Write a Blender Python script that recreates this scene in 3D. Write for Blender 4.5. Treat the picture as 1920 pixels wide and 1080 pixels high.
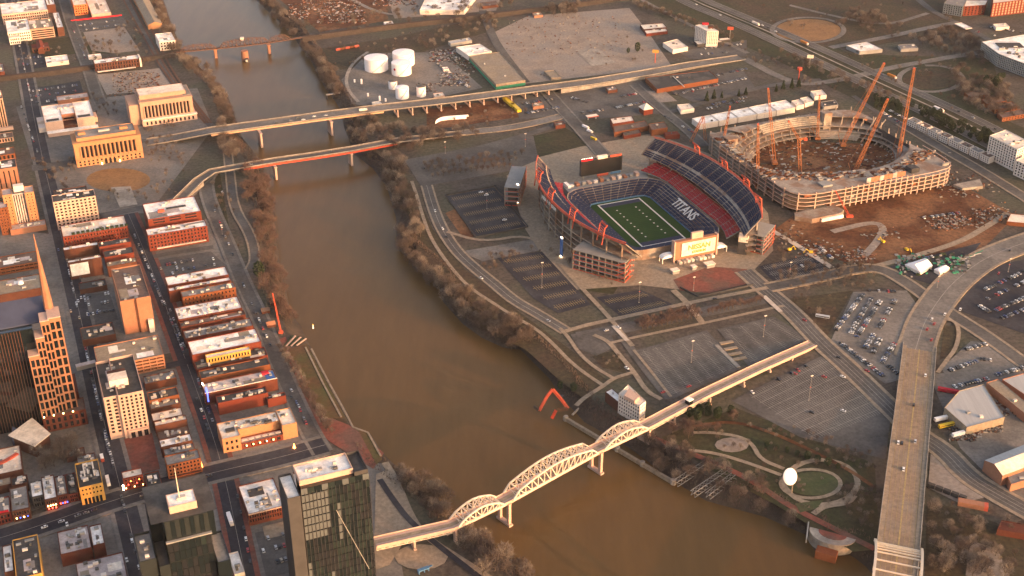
import bpy, bmesh, math, random
from mathutils import Vector, Matrix
R = math.radians
scene = bpy.context.scene
for o in list(bpy.data.objects):
    bpy.data.objects.remove(o)

# ------------------------------------------------------------------ camera, sky, sun, exposure
CAM_F, CAM_H = 2370.0, 650.0                      # focal length in photo pixels (1920 wide), height in metres
PITCH = math.atan(CAM_F / 4220.0)                 # below the horizon
cam_data = bpy.data.cameras.new('camera')
cam = bpy.data.objects.new('camera', cam_data)
scene.collection.objects.link(cam)
cam.location = (0, 0, CAM_H)
cam.rotation_euler = (math.pi / 2 - PITCH, 0, 0)
cam_data.sensor_width = 36.0
cam_data.lens = 36.0 * CAM_F / 1920.0
cam_data.clip_start = 1.0
cam_data.clip_end = 20000.0
scene.camera = cam

SUN_AZ, SUN_EL = R(-34.0), R(9.0)                # direction to the sun: angle from +X, height
world = bpy.data.worlds.new('World')
scene.world = world
world.use_nodes = True
wn = world.node_tree
sky = wn.nodes.new('ShaderNodeTexSky')
sky.sky_type = 'NISHITA'
sky.sun_disc = False
sky.sun_elevation = SUN_EL
sky.sun_rotation = math.pi / 2 - SUN_AZ           # measured clockwise from +Y
sky.altitude = 200.0
sky.air_density = 0.7
sky.dust_density = 4.0
sky.ozone_density = 0.2
bg = wn.nodes['Background']
bg.inputs['Strength'].default_value = 0.15
wn.links.new(sky.outputs[0], bg.inputs['Color'])

sun_data = bpy.data.lights.new('sun', 'SUN')
sun_data.energy = 1.2
sun_data.angle = R(0.53)
sun_data.color = (1.0, 0.47, 0.23)
sun = bpy.data.objects.new('sun', sun_data)
scene.collection.objects.link(sun)
sd = Vector((math.cos(SUN_EL) * math.cos(SUN_AZ), math.cos(SUN_EL) * math.sin(SUN_AZ), math.sin(SUN_EL)))
sun.rotation_euler = sd.to_track_quat('Z', 'Y').to_euler()
sun.location = (600, 0, 900)

vs = scene.view_settings
vs.view_transform = 'Standard'
vs.look = 'None'
vs.exposure = 2.05
vs.use_white_balance = True                        # the camera's warm setting
vs.white_balance_temperature = 7600.0
vs.white_balance_tint = 16.0
vs.gamma = 1.0
vs.use_curve_mapping = False
scene.cycles.use_adaptive_sampling = True
scene.cycles.max_bounces = 5
scene.cycles.diffuse_bounces = 3
scene.cycles.glossy_bounces = 3

# ------------------------------------------------------------------ surveying: photo pixel -> point of the place
def G(x, y, z=0.0):
    u = x - 960.0; v = 540.0 - y
    dy = CAM_F * math.cos(PITCH) + v * math.sin(PITCH)
    dz = -CAM_F * math.sin(PITCH) + v * math.cos(PITCH)
    t = (CAM_H - z) / -dz
    return (u * t, dy * t)
def G3(x, y, z=0.0):
    a = G(x, y, z); return Vector((a[0], a[1], z))
def GP(pts, z=0.0):
    return [G(p[0], p[1], z) for p in pts]
GA = R(22.3)                                       # the street grid's east-west direction
def rot2(p, a):
    c, s = math.cos(a), math.sin(a); return (p[0] * c - p[1] * s, p[0] * s + p[1] * c)
rng = random.Random(7)

# ------------------------------------------------------------------ materials
MATS = {}
def _m(name):
    m = bpy.data.materials.new(name); m.use_nodes = True
    MATS[name] = m
    nt = m.node_tree
    return m, nt, nt.nodes['Principled BSDF']
def mat(name, c1, c2=None, scale=0.15, rough=0.9, metal=0.0, spec=0.2, detail=5.0, c3=None, scale3=0.02, stretch=None, emit=0.0, lo=0.35, hi=0.65, fine=0.0, fine_scale=0.3):
    m, nt, b = _m(name)
    b.inputs['Roughness'].default_value = rough
    b.inputs['Metallic'].default_value = metal
    b.inputs['Specular IOR Level'].default_value = spec
    if c2 is None:
        c2 = tuple(min(1, x * 0.78) for x in c1)
    tc = nt.nodes.new('ShaderNodeTexCoord')
    src = tc.outputs['Object']
    if stretch:
        mp = nt.nodes.new('ShaderNodeMapping'); mp.inputs['Scale'].default_value = stretch
        nt.links.new(src, mp.inputs[0]); src = mp.outputs[0]
    n = nt.nodes.new('ShaderNodeTexNoise'); n.inputs['Scale'].default_value = scale; n.inputs['Detail'].default_value = detail
    n.inputs['Roughness'].default_value = 0.65
    nt.links.new(src, n.inputs['Vector'])
    r = nt.nodes.new('ShaderNodeValToRGB')
    r.color_ramp.elements[0].position = lo; r.color_ramp.elements[0].color = (*c1, 1)
    r.color_ramp.elements[1].position = hi; r.color_ramp.elements[1].color = (*c2, 1)
    nt.links.new(n.outputs['Fac'], r.inputs[0])
    out = r.outputs[0]
    if c3 is not None:
        n3 = nt.nodes.new('ShaderNodeTexNoise'); n3.inputs['Scale'].default_value = scale3; n3.inputs['Detail'].default_value = 6
        nt.links.new(tc.outputs['Object'], n3.inputs['Vector'])
        r3 = nt.nodes.new('ShaderNodeValToRGB'); r3.color_ramp.elements[0].position = 0.46; r3.color_ramp.elements[1].position = 0.60
        nt.links.new(n3.outputs['Fac'], r3.inputs[0])
        mx = nt.nodes.new('ShaderNodeMix'); mx.data_type = 'RGBA'
        nt.links.new(r3.outputs[0], mx.inputs[0]); nt.links.new(out, mx.inputs[6]); mx.inputs[7].default_value = (*c3, 1)
        out = mx.outputs[2]
    if fine > 0:                                           # grain: dirt, wear and aggregate
        nf = nt.nodes.new('ShaderNodeTexNoise'); nf.inputs['Scale'].default_value = fine_scale; nf.inputs['Detail'].default_value = 3; nf.inputs['Roughness'].default_value = 0.7
        nt.links.new(tc.outputs['Object'], nf.inputs['Vector'])
        mr = nt.nodes.new('ShaderNodeMapRange'); mr.inputs['From Min'].default_value = 0.3; mr.inputs['From Max'].default_value = 0.7; mr.inputs['To Min'].default_value = 1 - fine; mr.inputs['To Max'].default_value = 1 + fine
        nt.links.new(nf.outputs['Fac'], mr.inputs['Value'])
        mm = nt.nodes.new('ShaderNodeVectorMath'); mm.operation = 'SCALE'
        nt.links.new(out, mm.inputs[0]); nt.links.new(mr.outputs[0], mm.inputs['Scale']); out = mm.outputs[0]
    nt.links.new(out, b.inputs['Base Color'])
    if emit > 0:
        b.inputs['Emission Color'].default_value = (*c1, 1)
        b.inputs['Emission Strength'].default_value = emit
    return m
def lit(name, col, strength):
    m, nt, b = _m(name)
    b.inputs['Base Color'].default_value = (*col, 1)
    b.inputs['Emission Color'].default_value = (*col, 1)
    b.inputs['Emission Strength'].default_value = strength
    return m
def glass(name, col, rough=0.12):
    m, nt, b = _m(name)
    b.inputs['Base Color'].default_value = (*col, 1)
    b.inputs['Roughness'].default_value = rough
    b.inputs['Specular IOR Level'].default_value = 0.6
    return m

# ground surfaces
mat('ground', (0.079, 0.062, 0.050), (0.053, 0.040, 0.032), 0.05, c3=(0.064, 0.058, 0.039), scale3=0.012, fine=0.42, fine_scale=0.22)
mat('grass', (0.030, 0.027, 0.013), (0.046, 0.035, 0.018), 0.05, c3=(0.030, 0.032, 0.013), scale3=0.02, fine=0.42, fine_scale=0.22)
mat('dry_grass', (0.054, 0.039, 0.022), (0.038, 0.030, 0.017), 0.06, c3=(0.055, 0.034, 0.021), scale3=0.025, fine=0.42, fine_scale=0.22)
mat('dirt', (0.106, 0.037, 0.015), (0.062, 0.022, 0.009), 0.05, c3=(0.164, 0.075, 0.036), scale3=0.02, fine=0.42, fine_scale=0.22)
mat('asphalt', (0.084, 0.075, 0.070), (0.060, 0.053, 0.049), 0.06, c3=(0.098, 0.088, 0.081), scale3=0.02, fine=0.24, fine_scale=0.28)
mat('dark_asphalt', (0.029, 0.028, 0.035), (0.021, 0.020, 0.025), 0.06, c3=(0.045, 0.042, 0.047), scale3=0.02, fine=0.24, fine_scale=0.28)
mat('old_asphalt', (0.135, 0.12, 0.108), (0.10, 0.088, 0.08), 0.06, c3=(0.16, 0.14, 0.125), scale3=0.02, fine=0.24, fine_scale=0.28)
mat('gravel', (0.26, 0.205, 0.165), (0.18, 0.14, 0.115), 0.04, c3=(0.20, 0.17, 0.15), scale3=0.015, fine=0.24, fine_scale=0.28)
mat('concrete', (0.30, 0.26, 0.22), (0.235, 0.20, 0.17), 0.1, c3=(0.20, 0.17, 0.145), scale3=0.04, fine=0.24, fine_scale=0.28)
mat('tan_path', (0.275, 0.204, 0.143), (0.198, 0.149, 0.110), 0.1, c3=(0.220, 0.171, 0.127), scale3=0.03, fine=0.24, fine_scale=0.28)
mat('bridge_deck', (0.245, 0.167, 0.114), (0.190, 0.130, 0.090), 0.08, c3=(0.204, 0.155, 0.120), scale3=0.03, fine=0.24, fine_scale=0.28)
mat('red_paving', (0.200, 0.062, 0.043), (0.140, 0.045, 0.033), 0.1, c3=(0.120, 0.060, 0.045), scale3=0.04, fine=0.24, fine_scale=0.28)
mat('terrace_lawn', (0.061, 0.060, 0.020), (0.094, 0.047, 0.023), 0.04, fine=0.24, fine_scale=0.28)
mat('pale_concrete', (0.46, 0.385, 0.32), (0.38, 0.315, 0.26), 0.1, fine=0.15, fine_scale=0.3)
mat('lawn_green', (0.050, 0.062, 0.024), (0.066, 0.060, 0.030), 0.05, fine=0.24, fine_scale=0.28)
mat('plaza_lawn', (0.225, 0.116, 0.051), (0.165, 0.088, 0.042), 0.05, fine=0.24, fine_scale=0.28)
mat('bank_soil', (0.060, 0.042, 0.032), (0.040, 0.029, 0.022), 0.06, fine=0.24, fine_scale=0.28)
mat('paint_white', (0.62, 0.58, 0.52), (0.5, 0.46, 0.42), 0.5)
mat('paint_yellow', (0.391, 0.270, 0.115), (0.218, 0.161, 0.086), 0.5)
mat('paint_faded', (0.360, 0.323, 0.285), (0.210, 0.188, 0.168), 0.2)
# walls
mat('limestone', (0.383, 0.227, 0.165), (0.331, 0.193, 0.138), 0.08, stretch=(1, 1, 0.3), fine=0.1, fine_scale=0.5)
mat('cream_stone', (0.464, 0.310, 0.245), (0.400, 0.264, 0.209), 0.08, stretch=(1, 1, 0.3), fine=0.1, fine_scale=0.5)
mat('sun_tinted_stone', (0.380, 0.184, 0.095), (0.327, 0.155, 0.080), 0.08, stretch=(1, 1, 0.3), fine=0.1, fine_scale=0.5)  # limestone with the low sun's orange put into its colour
mat('granite', (0.286, 0.128, 0.074), (0.245, 0.109, 0.064), 0.1)
mat('brick', (0.110, 0.031, 0.019), (0.082, 0.023, 0.015), 0.12, fine=0.1, fine_scale=0.5)
mat('red_brick', (0.147, 0.031, 0.019), (0.119, 0.025, 0.015), 0.12, fine=0.1, fine_scale=0.5)
mat('brown_brick', (0.099, 0.037, 0.023), (0.072, 0.027, 0.019), 0.12, fine=0.1, fine_scale=0.5)
mat('tan_brick', (0.304, 0.135, 0.083), (0.256, 0.112, 0.068), 0.1, fine=0.1, fine_scale=0.5)
mat('orange_brick', (0.172, 0.056, 0.025), (0.135, 0.043, 0.019), 0.1, fine=0.1, fine_scale=0.5)
mat('orange_paint', (0.62, 0.16, 0.06), (0.52, 0.13, 0.05), 0.1)
mat('yellow_paint', (0.50, 0.27, 0.07), (0.42, 0.22, 0.06), 0.1)
mat('white_wall', (0.646, 0.549, 0.478), (0.570, 0.477, 0.414), 0.08, fine=0.1, fine_scale=0.5)
mat('grey_wall', (0.26, 0.245, 0.23), (0.20, 0.19, 0.18), 0.08)
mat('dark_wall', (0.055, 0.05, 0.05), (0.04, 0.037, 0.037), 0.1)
mat('raw_concrete', (0.301, 0.250, 0.209), (0.202, 0.165, 0.137), 0.08, c3=(0.20, 0.125, 0.090), scale3=0.05, fine=0.2, fine_scale=0.35)
# roofs
mat('white_roof', (0.866, 0.804, 0.750), (0.702, 0.636, 0.575), 0.06, c3=(0.562, 0.504, 0.463), scale3=0.05, fine=0.2, fine_scale=0.35)
mat('cream_roof', (0.732, 0.614, 0.500), (0.614, 0.507, 0.413), 0.06, c3=(0.543, 0.437, 0.350), scale3=0.05, fine=0.2, fine_scale=0.35)
mat('pink_roof', (0.462, 0.374, 0.345), (0.374, 0.297, 0.276), 0.06, c3=(0.308, 0.253, 0.241), scale3=0.05, fine=0.2, fine_scale=0.35)
mat('grey_roof', (0.19, 0.175, 0.165), (0.14, 0.128, 0.12), 0.06, c3=(0.25, 0.22, 0.2), scale3=0.04, fine=0.2, fine_scale=0.35)
mat('tan_roof', (0.255, 0.197, 0.140), (0.204, 0.156, 0.112), 0.06, c3=(0.22, 0.175, 0.135), scale3=0.04, fine=0.2, fine_scale=0.35)
mat('brown_roof', (0.15, 0.095, 0.075), (0.10, 0.065, 0.052), 0.06, fine=0.2, fine_scale=0.35)
mat('dark_roof', (0.05, 0.046, 0.045), (0.034, 0.032, 0.032), 0.06, c3=(0.075, 0.067, 0.062), scale3=0.05, fine=0.2, fine_scale=0.35)
mat('blue_roof', (0.045, 0.055, 0.095), (0.035, 0.042, 0.075), 0.06, rough=0.5)
mat('metal_roof', (0.36, 0.35, 0.34), (0.30, 0.29, 0.28), 0.3, rough=0.6, stretch=(1, 0.05, 1))
mat('unit_metal', (0.40, 0.37, 0.34), (0.30, 0.28, 0.26), 0.6, rough=0.7)
mat('dark_metal', (0.018, 0.022, 0.023), (0.013, 0.016, 0.017), 0.3, rough=0.5)
mat('unit_dark', (0.10, 0.092, 0.088), (0.07, 0.065, 0.06), 0.6, rough=0.8)
# others
glass('window_glass', (0.014, 0.015, 0.018))
glass('tower_glass', (0.007, 0.011, 0.013), 0.06)
glass('green_glass', (0.015, 0.022, 0.021), 0.1)
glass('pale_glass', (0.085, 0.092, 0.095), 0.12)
mat('steel_white', (0.634, 0.509, 0.397), (0.546, 0.435, 0.334), 0.4, rough=0.6)
mat('steel_red', (0.50, 0.07, 0.035), (0.42, 0.055, 0.03), 0.3, rough=0.6)
mat('steel_coral', (0.46, 0.085, 0.050), (0.38, 0.068, 0.040), 0.3, rough=0.6)
mat('girder_tan', (0.50, 0.30, 0.19), (0.42, 0.24, 0.15), 0.3, rough=0.6)
mat('steel_rust', (0.119, 0.059, 0.038), (0.084, 0.043, 0.029), 0.3)
mat('steel_grey', (0.22, 0.21, 0.20), (0.17, 0.16, 0.155), 0.3, rough=0.6)
mat('crane_orange', (0.376, 0.130, 0.049), (0.318, 0.105, 0.041), 0.3, rough=0.6)
mat('tank_white', (0.840, 0.754, 0.726), (0.756, 0.672, 0.640), 0.15, rough=0.6, stretch=(1, 1, 0.2))
mat('seat_navy', (0.021, 0.026, 0.055), (0.016, 0.020, 0.043), 0.3, rough=0.7)
mat('seat_red', (0.34, 0.03, 0.035), (0.27, 0.025, 0.028), 0.3, rough=0.7)
mat('seat_light', (0.6, 0.56, 0.52), (0.52, 0.48, 0.45), 0.3, rough=0.7)
mat('turf', (0.013, 0.045, 0.007), (0.010, 0.037, 0.006), 0.06, rough=0.95)
mat('turf_line', (0.040, 0.075, 0.030), (0.034, 0.062, 0.025), 0.1)
mat('wall_blue', (0.07, 0.16, 0.27), (0.05, 0.12, 0.21), 0.2)
mat('screen_black', (0.016, 0.015, 0.016), (0.012, 0.011, 0.012), 0.2, rough=0.4)
mat('twig', (0.110, 0.081, 0.070), (0.070, 0.050, 0.042), 0.25)
mat('twig_red', (0.119, 0.073, 0.061), (0.076, 0.046, 0.038), 0.25)
mat('bark', (0.080, 0.060, 0.046), (0.056, 0.040, 0.032), 1.0)
mat('evergreen', (0.030, 0.042, 0.020), (0.018, 0.027, 0.012), 0.3)
mat('green_plastic', (0.03, 0.22, 0.13), (0.025, 0.18, 0.10), 0.3)
mat('yellow_metal', (0.62, 0.40, 0.03), (0.52, 0.33, 0.03), 0.3, rough=0.5)
mat('red_awning', (0.420, 0.021, 0.035), (0.350, 0.017, 0.028), 0.3)
mat('orange_tent', (0.55, 0.20, 0.05), (0.45, 0.16, 0.04), 0.3)
for nm, c in dict(white=(0.72, 0.70, 0.67), silver=(0.42, 0.42, 0.43), grey=(0.16, 0.16, 0.17), black=(0.025, 0.025, 0.028), red=(0.33, 0.03, 0.03), blue=(0.05, 0.08, 0.19), tan=(0.38, 0.30, 0.22)).items():
    mat('car_' + nm, c, tuple(x * 0.9 for x in c), 1.0, rough=0.35, spec=0.5)
glass('car_glass', (0.02, 0.022, 0.025))
lit('lamp_warm', (1.0, 0.60, 0.22), 6.0)
lit('lamp_orange', (1.0, 0.30, 0.06), 4.0)
lit('lamp_red', (1.0, 0.06, 0.04), 3.0)
lit('lamp_white', (1.0, 0.85, 0.65), 6.0)
lit('sign_blue', (0.06, 0.12, 0.9), 1.2)
mat('blue_paint', (0.05, 0.13, 0.32), (0.04, 0.10, 0.25), 0.3)

def water_material():
    m, nt, b = _m('river_water')
    tc = nt.nodes.new('ShaderNodeTexCoord')
    n = nt.nodes.new('ShaderNodeTexNoise'); n.inputs['Scale'].default_value = 0.004; n.inputs['Detail'].default_value = 4
    nt.links.new(tc.outputs['Object'], n.inputs['Vector'])
    r = nt.nodes.new('ShaderNodeValToRGB')
    r.color_ramp.elements[0].position = 0.3; r.color_ramp.elements[0].color = (0.093, 0.052, 0.0205, 1)
    r.color_ramp.elements[1].position = 0.7; r.color_ramp.elements[1].color = (0.101, 0.058, 0.024, 1)
    nt.links.new(n.outputs['Fac'], r.inputs[0]); nt.links.new(r.outputs[0], b.inputs['Base Color'])
    b.inputs['Roughness'].default_value = 0.24
    mp = nt.nodes.new('ShaderNodeMapping'); mp.inputs['Rotation'].default_value = (0, 0, R(20)); mp.inputs['Scale'].default_value = (0.06, 0.010, 1)      # drifting silt streaks
    n3 = nt.nodes.new('ShaderNodeTexNoise'); n3.inputs['Scale'].default_value = 1.0; n3.inputs['Detail'].default_value = 7; n3.inputs['Roughness'].default_value = 0.7
    nt.links.new(tc.outputs['Object'], mp.inputs[0]); nt.links.new(mp.outputs[0], n3.inputs['Vector'])
    mr = nt.nodes.new('ShaderNodeMapRange'); mr.inputs['From Min'].default_value = 0.3; mr.inputs['From Max'].default_value = 0.7; mr.inputs['To Min'].default_value = 0.90; mr.inputs['To Max'].default_value = 1.10
    nt.links.new(n3.outputs['Fac'], mr.inputs['Value']); vm = nt.nodes.new('ShaderNodeVectorMath'); vm.operation = 'SCALE'
    nt.links.new(r.outputs[0], vm.inputs[0]); nt.links.new(mr.outputs[0], vm.inputs['Scale']); nt.links.new(vm.outputs[0], b.inputs['Base Color'])
    b.inputs['IOR'].default_value = 1.33
    b.inputs['Specular IOR Level'].default_value = 0.19
    b.inputs['Specular Tint'].default_value = (1.0, 0.77, 0.55, 1)
    n2 = nt.nodes.new('ShaderNodeTexNoise'); n2.inputs['Scale'].default_value = 0.25; n2.inputs['Detail'].default_value = 4
    nt.links.new(tc.outputs['Object'], n2.inputs['Vector'])
    bp = nt.nodes.new('ShaderNodeBump'); bp.inputs['Strength'].default_value = 0.4; bp.inputs['Distance'].default_value = 0.3
    nt.links.new(n2.outputs['Fac'], bp.inputs['Height']); nt.links.new(bp.outputs[0], b.inputs['Normal'])
water_material()

# ------------------------------------------------------------------ mesh building
COL = scene.collection
class MB:
    def __init__(s): s.v = []; s.f = []; s.m = []
    def add(s, vs_, fs, mi=0):
        k = len(s.v); s.v += [tuple(p) for p in vs_]
        s.f += [tuple(i + k for i in f) for f in fs]; s.m += [mi] * len(fs); return s
    def box(s, x0, x1, y0, y1, z0, z1, mi=0):
        return s.add([(x0, y0, z0), (x1, y0, z0), (x1, y1, z0), (x0, y1, z0), (x0, y0, z1), (x1, y0, z1), (x1, y1, z1), (x0, y1, z1)],
                     [(0, 3, 2, 1), (4, 5, 6, 7), (0, 1, 5, 4), (1, 2, 6, 5), (2, 3, 7, 6), (3, 0, 4, 7)], mi)
    def prism(s, pts, z0, z1, mi=0, top=None):
        a = sum(pts[i][0] * pts[(i + 1) % len(pts)][1] - pts[(i + 1) % len(pts)][0] * pts[i][1] for i in range(len(pts)))
        if a < 0: pts = list(reversed(pts))
        n = len(pts); k = len(s.v)
        s.v += [(p[0], p[1], z0) for p in pts] + [(p[0], p[1], z1) for p in pts]
        for i in range(n):
            j = (i + 1) % n; s.f.append((k + i, k + j, k + n + j, k + n + i)); s.m.append(mi)
        s.f.append(tuple(k + n + i for i in range(n))); s.m.append(mi if top is None else top)
        s.f.append(tuple(k + n - 1 - i for i in range(n))); s.m.append(mi); return s
    def sheet(s, pts, z, mi=0):
        a = sum(pts[i][0] * pts[(i + 1) % len(pts)][1] - pts[(i + 1) % len(pts)][0] * pts[i][1] for i in range(len(pts)))
        if a < 0: pts = list(reversed(pts))
        return s.add([(p[0], p[1], z) for p in pts], [tuple(range(len(pts)))], mi)
    def bar(s, p, q, w, h=None, mi=0):
        h = h or w; p = Vector(p); q = Vector(q); d = (q - p)
        if d.length < 1e-6: return s
        d.normalize(); up = Vector((0, 0, 1)) if abs(d.z) < 0.95 else Vector((1, 0, 0))
        r = d.cross(up).normalized() * (w / 2); u = r.cross(d).normalized() * (h / 2)
        return s.add([p - r - u, p + r - u, p + r + u, p - r + u, q - r - u, q + r - u, q + r + u, q - r + u],
                     [(0, 1, 2, 3), (7, 6, 5, 4), (0, 4, 5, 1), (1, 5, 6, 2), (2, 6, 7, 3), (3, 7, 4, 0)], mi)
    def cyl(s, x, y, z0, z1, r0, r1=None, n=10, mi=0, cap=None):
        r1 = r0 if r1 is None else r1; k = len(s.v)
        for z, r in ((z0, r0), (z1, r1)):
            s.v += [(x + r * math.cos(2 * math.pi * i / n), y + r * math.sin(2 * math.pi * i / n), z) for i in range(n)]
        for i in range(n):
            j = (i + 1) % n; s.f.append((k + i, k + j, k + n + j, k + n + i)); s.m.append(mi)
        s.f.append(tuple(k + n + i for i in range(n))); s.m.append(mi if cap is None else cap)
        s.f.append(tuple(k + n - 1 - i for i in range(n))); s.m.append(mi); return s
    def strip(s, A, B, mi=0):
        n = len(A); k = len(s.v); s.v += [tuple(p) for p in A] + [tuple(p) for p in B]
        for i in range(n - 1):
            s.f.append((k + i, k + i + 1, k + n + i + 1, k + n + i)); s.m.append(mi)
        return s
    def mesh(s, name, mats):
        me = bpy.data.meshes.new(name); me.from_pydata(s.v, [], s.f)
        for m in (mats if isinstance(mats, (list, tuple)) else [mats]): me.materials.append(MATS[m])
        if any(s.m): me.polygons.foreach_set('material_index', s.m)
        me.update(); return me
    def build(s, name, mats, parent=None, loc=(0, 0, 0), rz=0.0):
        return obj(name, s.mesh(name, mats), parent, loc, rz)
def obj(name, me, parent=None, loc=(0, 0, 0), rz=0.0, sc=None):
    o = bpy.data.objects.new(name, me); COL.objects.link(o)
    o.location = loc; o.rotation_euler = (0, 0, rz)
    if sc: o.scale = sc
    if parent is not None: o.parent = parent
    return o
def tag(o, label, cat=None, group=None, kind=None):
    if label: o['label'] = label
    if cat: o['category'] = cat
    if group: o['group'] = group
    if kind: o['kind'] = kind
    return o
def thing(name, label, cat, loc=(0, 0, 0), rz=0.0, group=None):
    return tag(obj(name, None, None, loc, rz), label, cat, group)
def stuff(o): o['kind'] = 'stuff'; return o

# ------------------------------------------------------------------ flat setting pieces
ZL = 0.16
_ZI = {}
def zlay(layer):                                    # every sheet gets a height of its own, so none lie in one plane
    _ZI[layer] = _ZI.get(layer, 0) + 1; return ZL * layer + 0.003 * _ZI[layer]
def patch(name, label, px, m, layer=1, z=0.0, world=False):
    pts = px if world else GP(px, z)
    zz = z + zlay(layer)
    return tag(MB().sheet(pts, zz).build(name, m), label, kind='structure')
def offset_line(P, w):
    out = []
    for i, p in enumerate(P):
        a = P[max(i - 1, 0)]; b = P[min(i + 1, len(P) - 1)]
        d = Vector((b[0] - a[0], b[1] - a[1])); d.normalize()
        out.append((p[0] - d.y * w, p[1] + d.x * w))
    return out
def smooth(P, n=2):
    for _ in range(n):
        Q = [P[0]]
        for a, b in zip(P, P[1:]):
            Q.append((a[0] * .75 + b[0] * .25, a[1] * .75 + b[1] * .25)); Q.append((a[0] * .25 + b[0] * .75, a[1] * .25 + b[1] * .75))
        Q.append(P[-1]); P = Q
    return P
def ribbon(mb, P, w, z, mi=0, off=0.0):
    A = offset_line(P, off + w / 2); B = offset_line(P, off - w / 2)
    mb.strip([(p[0], p[1], z) for p in B], [(p[0], p[1], z) for p in A], mi)
def road(name, label, px, w, m='asphalt', layer=2, sm=2, side=0.0, side_mat='concrete', lines=None, world=False, z=0.0):
    P = px if world else GP(px, z)
    if sm and len(P) > 2: P = smooth(P, sm)
    zr = z + zlay(layer); mb = MB(); ribbon(mb, P, w, zr)
    o = tag(mb.build(name, m), label, kind='structure')
    if side > 0:
        for sgn in (1, -1):                        # a kerbed pavement on either side
            k = MB(); A = offset_line(P, sgn * w / 2); B = offset_line(P, sgn * (w / 2 + side))
            zt = zr + 0.14; z0 = z - 0.2
            k.strip([(p[0], p[1], zt) for p in A], [(p[0], p[1], zt) for p in B])
            k.strip([(p[0], p[1], z0) for p in A], [(p[0], p[1], zt) for p in A])
            k.strip([(p[0], p[1], zt) for p in B], [(p[0], p[1], z0) for p in B])
            k.build('pavement', side_mat, o)
    if lines:
        k = MB()
        for off, lw in lines: ribbon(k, P, lw, zr + 0.03, 0, off)
        k.build('lane_marking', 'paint_faded', o)
    return o
# ================================================================== THE SETTING: ground, river, roads, lots
WZ = -10.0
WEST = [(262, -120), (285, -50), (305, 0), (322, 50), (338, 90), (358, 112), (392, 142), (424, 175), (438, 215), (450, 255), (490, 305), (505, 372), (513, 400), (522, 495), (533, 540), (543, 590), (562, 612), (571, 635), (583, 655), (615, 715), (650, 777), (660, 800), (690, 812), (706, 836), (722, 858), (752, 885), (790, 915), (835, 950), (858, 985), (900, 1012), (960, 1052), (1010, 1090), (1060, 1140), (1150, 1260)]
EAST = [(420, -120), (452, -40), (482, 0), (531, 47), (547, 62), (564, 86), (582, 108), (597, 138), (612, 166), (630, 188), (640, 205), (648, 240), (668, 290), (702, 316), (728, 350), (746, 410), (746, 445), (752, 470), (782, 496), (826, 536), (834, 566), (872, 608), (908, 634), (948, 652), (980, 656), (1032, 708), (1060, 748), (1100, 792), (1172, 832), (1215, 862), (1262, 900), (1330, 940), (1440, 970), (1515, 1003), (1532, 1032), (1600, 1042), (1628, 1062), (1660, 1100), (1700, 1160), (1760, 1260)]
Wl = GP(WEST, WZ); El = GP(EAST, WZ)
BANK_W, BANK_E = 16.0, 15.0
Wt = offset_line(Wl, -BANK_W); Et = offset_line(El, BANK_E)
Wt = [(p[0], p[1]) for p in Wt]
# direction of travel is towards the camera (-Y), so the left-hand side (+offset) is east
def ground_sheet():
    mb = MB(); far = 3000.0
    wpts = [(p[0], p[1], 0.0) for p in Wt]; epts = [(p[0], p[1], 0.0) for p in Et]
    # west land
    P = [(-far, far)] + [(wpts[0][0] - 300, far)] + [p[:2] for p in wpts] + [(wpts[-1][0] + 300, -800), (-far, -800)]
    mb.sheet(P, 0.0, 0)
    P = [(far, far)] + [(epts[0][0] - 200, far)] + [p[:2] for p in epts] + [(epts[-1][0] + 200, -800), (far, -800)]
    mb.sheet(P, 0.0, 0)
    lowW = [(p[0] + 3, p[1], WZ - 3) for p in offset_line(Wl, 4)]; lowE = [(p[0] - 3, p[1], WZ - 3) for p in offset_line(El, -4)]
    mb.strip(wpts, lowW, 1); mb.strip(lowE, epts, 1)
    k = len(mb.v)
    mb.strip([(lowW[0][0] - 300, far, WZ - 3), (wpts[0][0], wpts[0][1], 0)], [(lowE[0][0], far, WZ - 3), (epts[0][0], epts[0][1], 0)], 1)
    bed = [p[:2] for p in lowW] + [p[:2] for p in reversed(lowE)]
    mb.sheet(bed, WZ - 3, 1)
    return tag(mb.build('ground', ['ground', 'bank_soil']), 'brown winter ground on both sides of the river', kind='structure')
ground_sheet()
wp = [(p[0] - 9, p[1]) for p in Wl] + [(p[0] + 9, p[1]) for p in reversed(El)]
tag(MB().sheet(wp, WZ).build('river', 'river_water'), 'wide muddy brown river', kind='structure')

S = patch
# ---- lawns and open ground, east bank
S('lawn', 'grass strip along the riverside road', [(748, 335), (772, 345), (812, 430), (872, 505), (980, 590), (1075, 660), (1140, 715), (1090, 745), (1040, 705), (985, 655), (930, 630), (880, 590), (840, 545), (785, 480), (765, 400)], 'dry_grass', 1)
S('lawn', 'grass field north of the white stadium', [(975, 262), (1060, 240), (1120, 275), (1012, 300)], 'grass', 1)
S('lawn', 'grass park around the oval path', [(1240, 820), (1380, 765), (1640, 870), (1650, 1030), (1600, 1035), (1460, 950), (1330, 880)], 'grass', 1)
S('lawn', 'grass slope east of the wide bridge', [(1738, 940), (1800, 955), (1920, 1000), (1920, 1160), (1732, 1140)], 'dry_grass', 1)
S('lawn', 'grassy verge of the motorway', [(1180, 0), (1290, -30), (1500, 60), (1920, 240), (1960, 330), (1780, 270), (1600, 185), (1440, 105), (1330, 60)], 'grass', 1)
S('lawn', 'grassy interchange beyond the motorway', [(1300, -40), (1800, -60), (1800, 60), (1640, 85), (1560, 92), (1440, 60)], 'dry_grass', 1)
S('lawn', 'grass inside the motorway loop with brush', [(1560, 100), (1860, 110), (1880, 180), (1800, 220), (1650, 150)], 'grass', 1)
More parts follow.
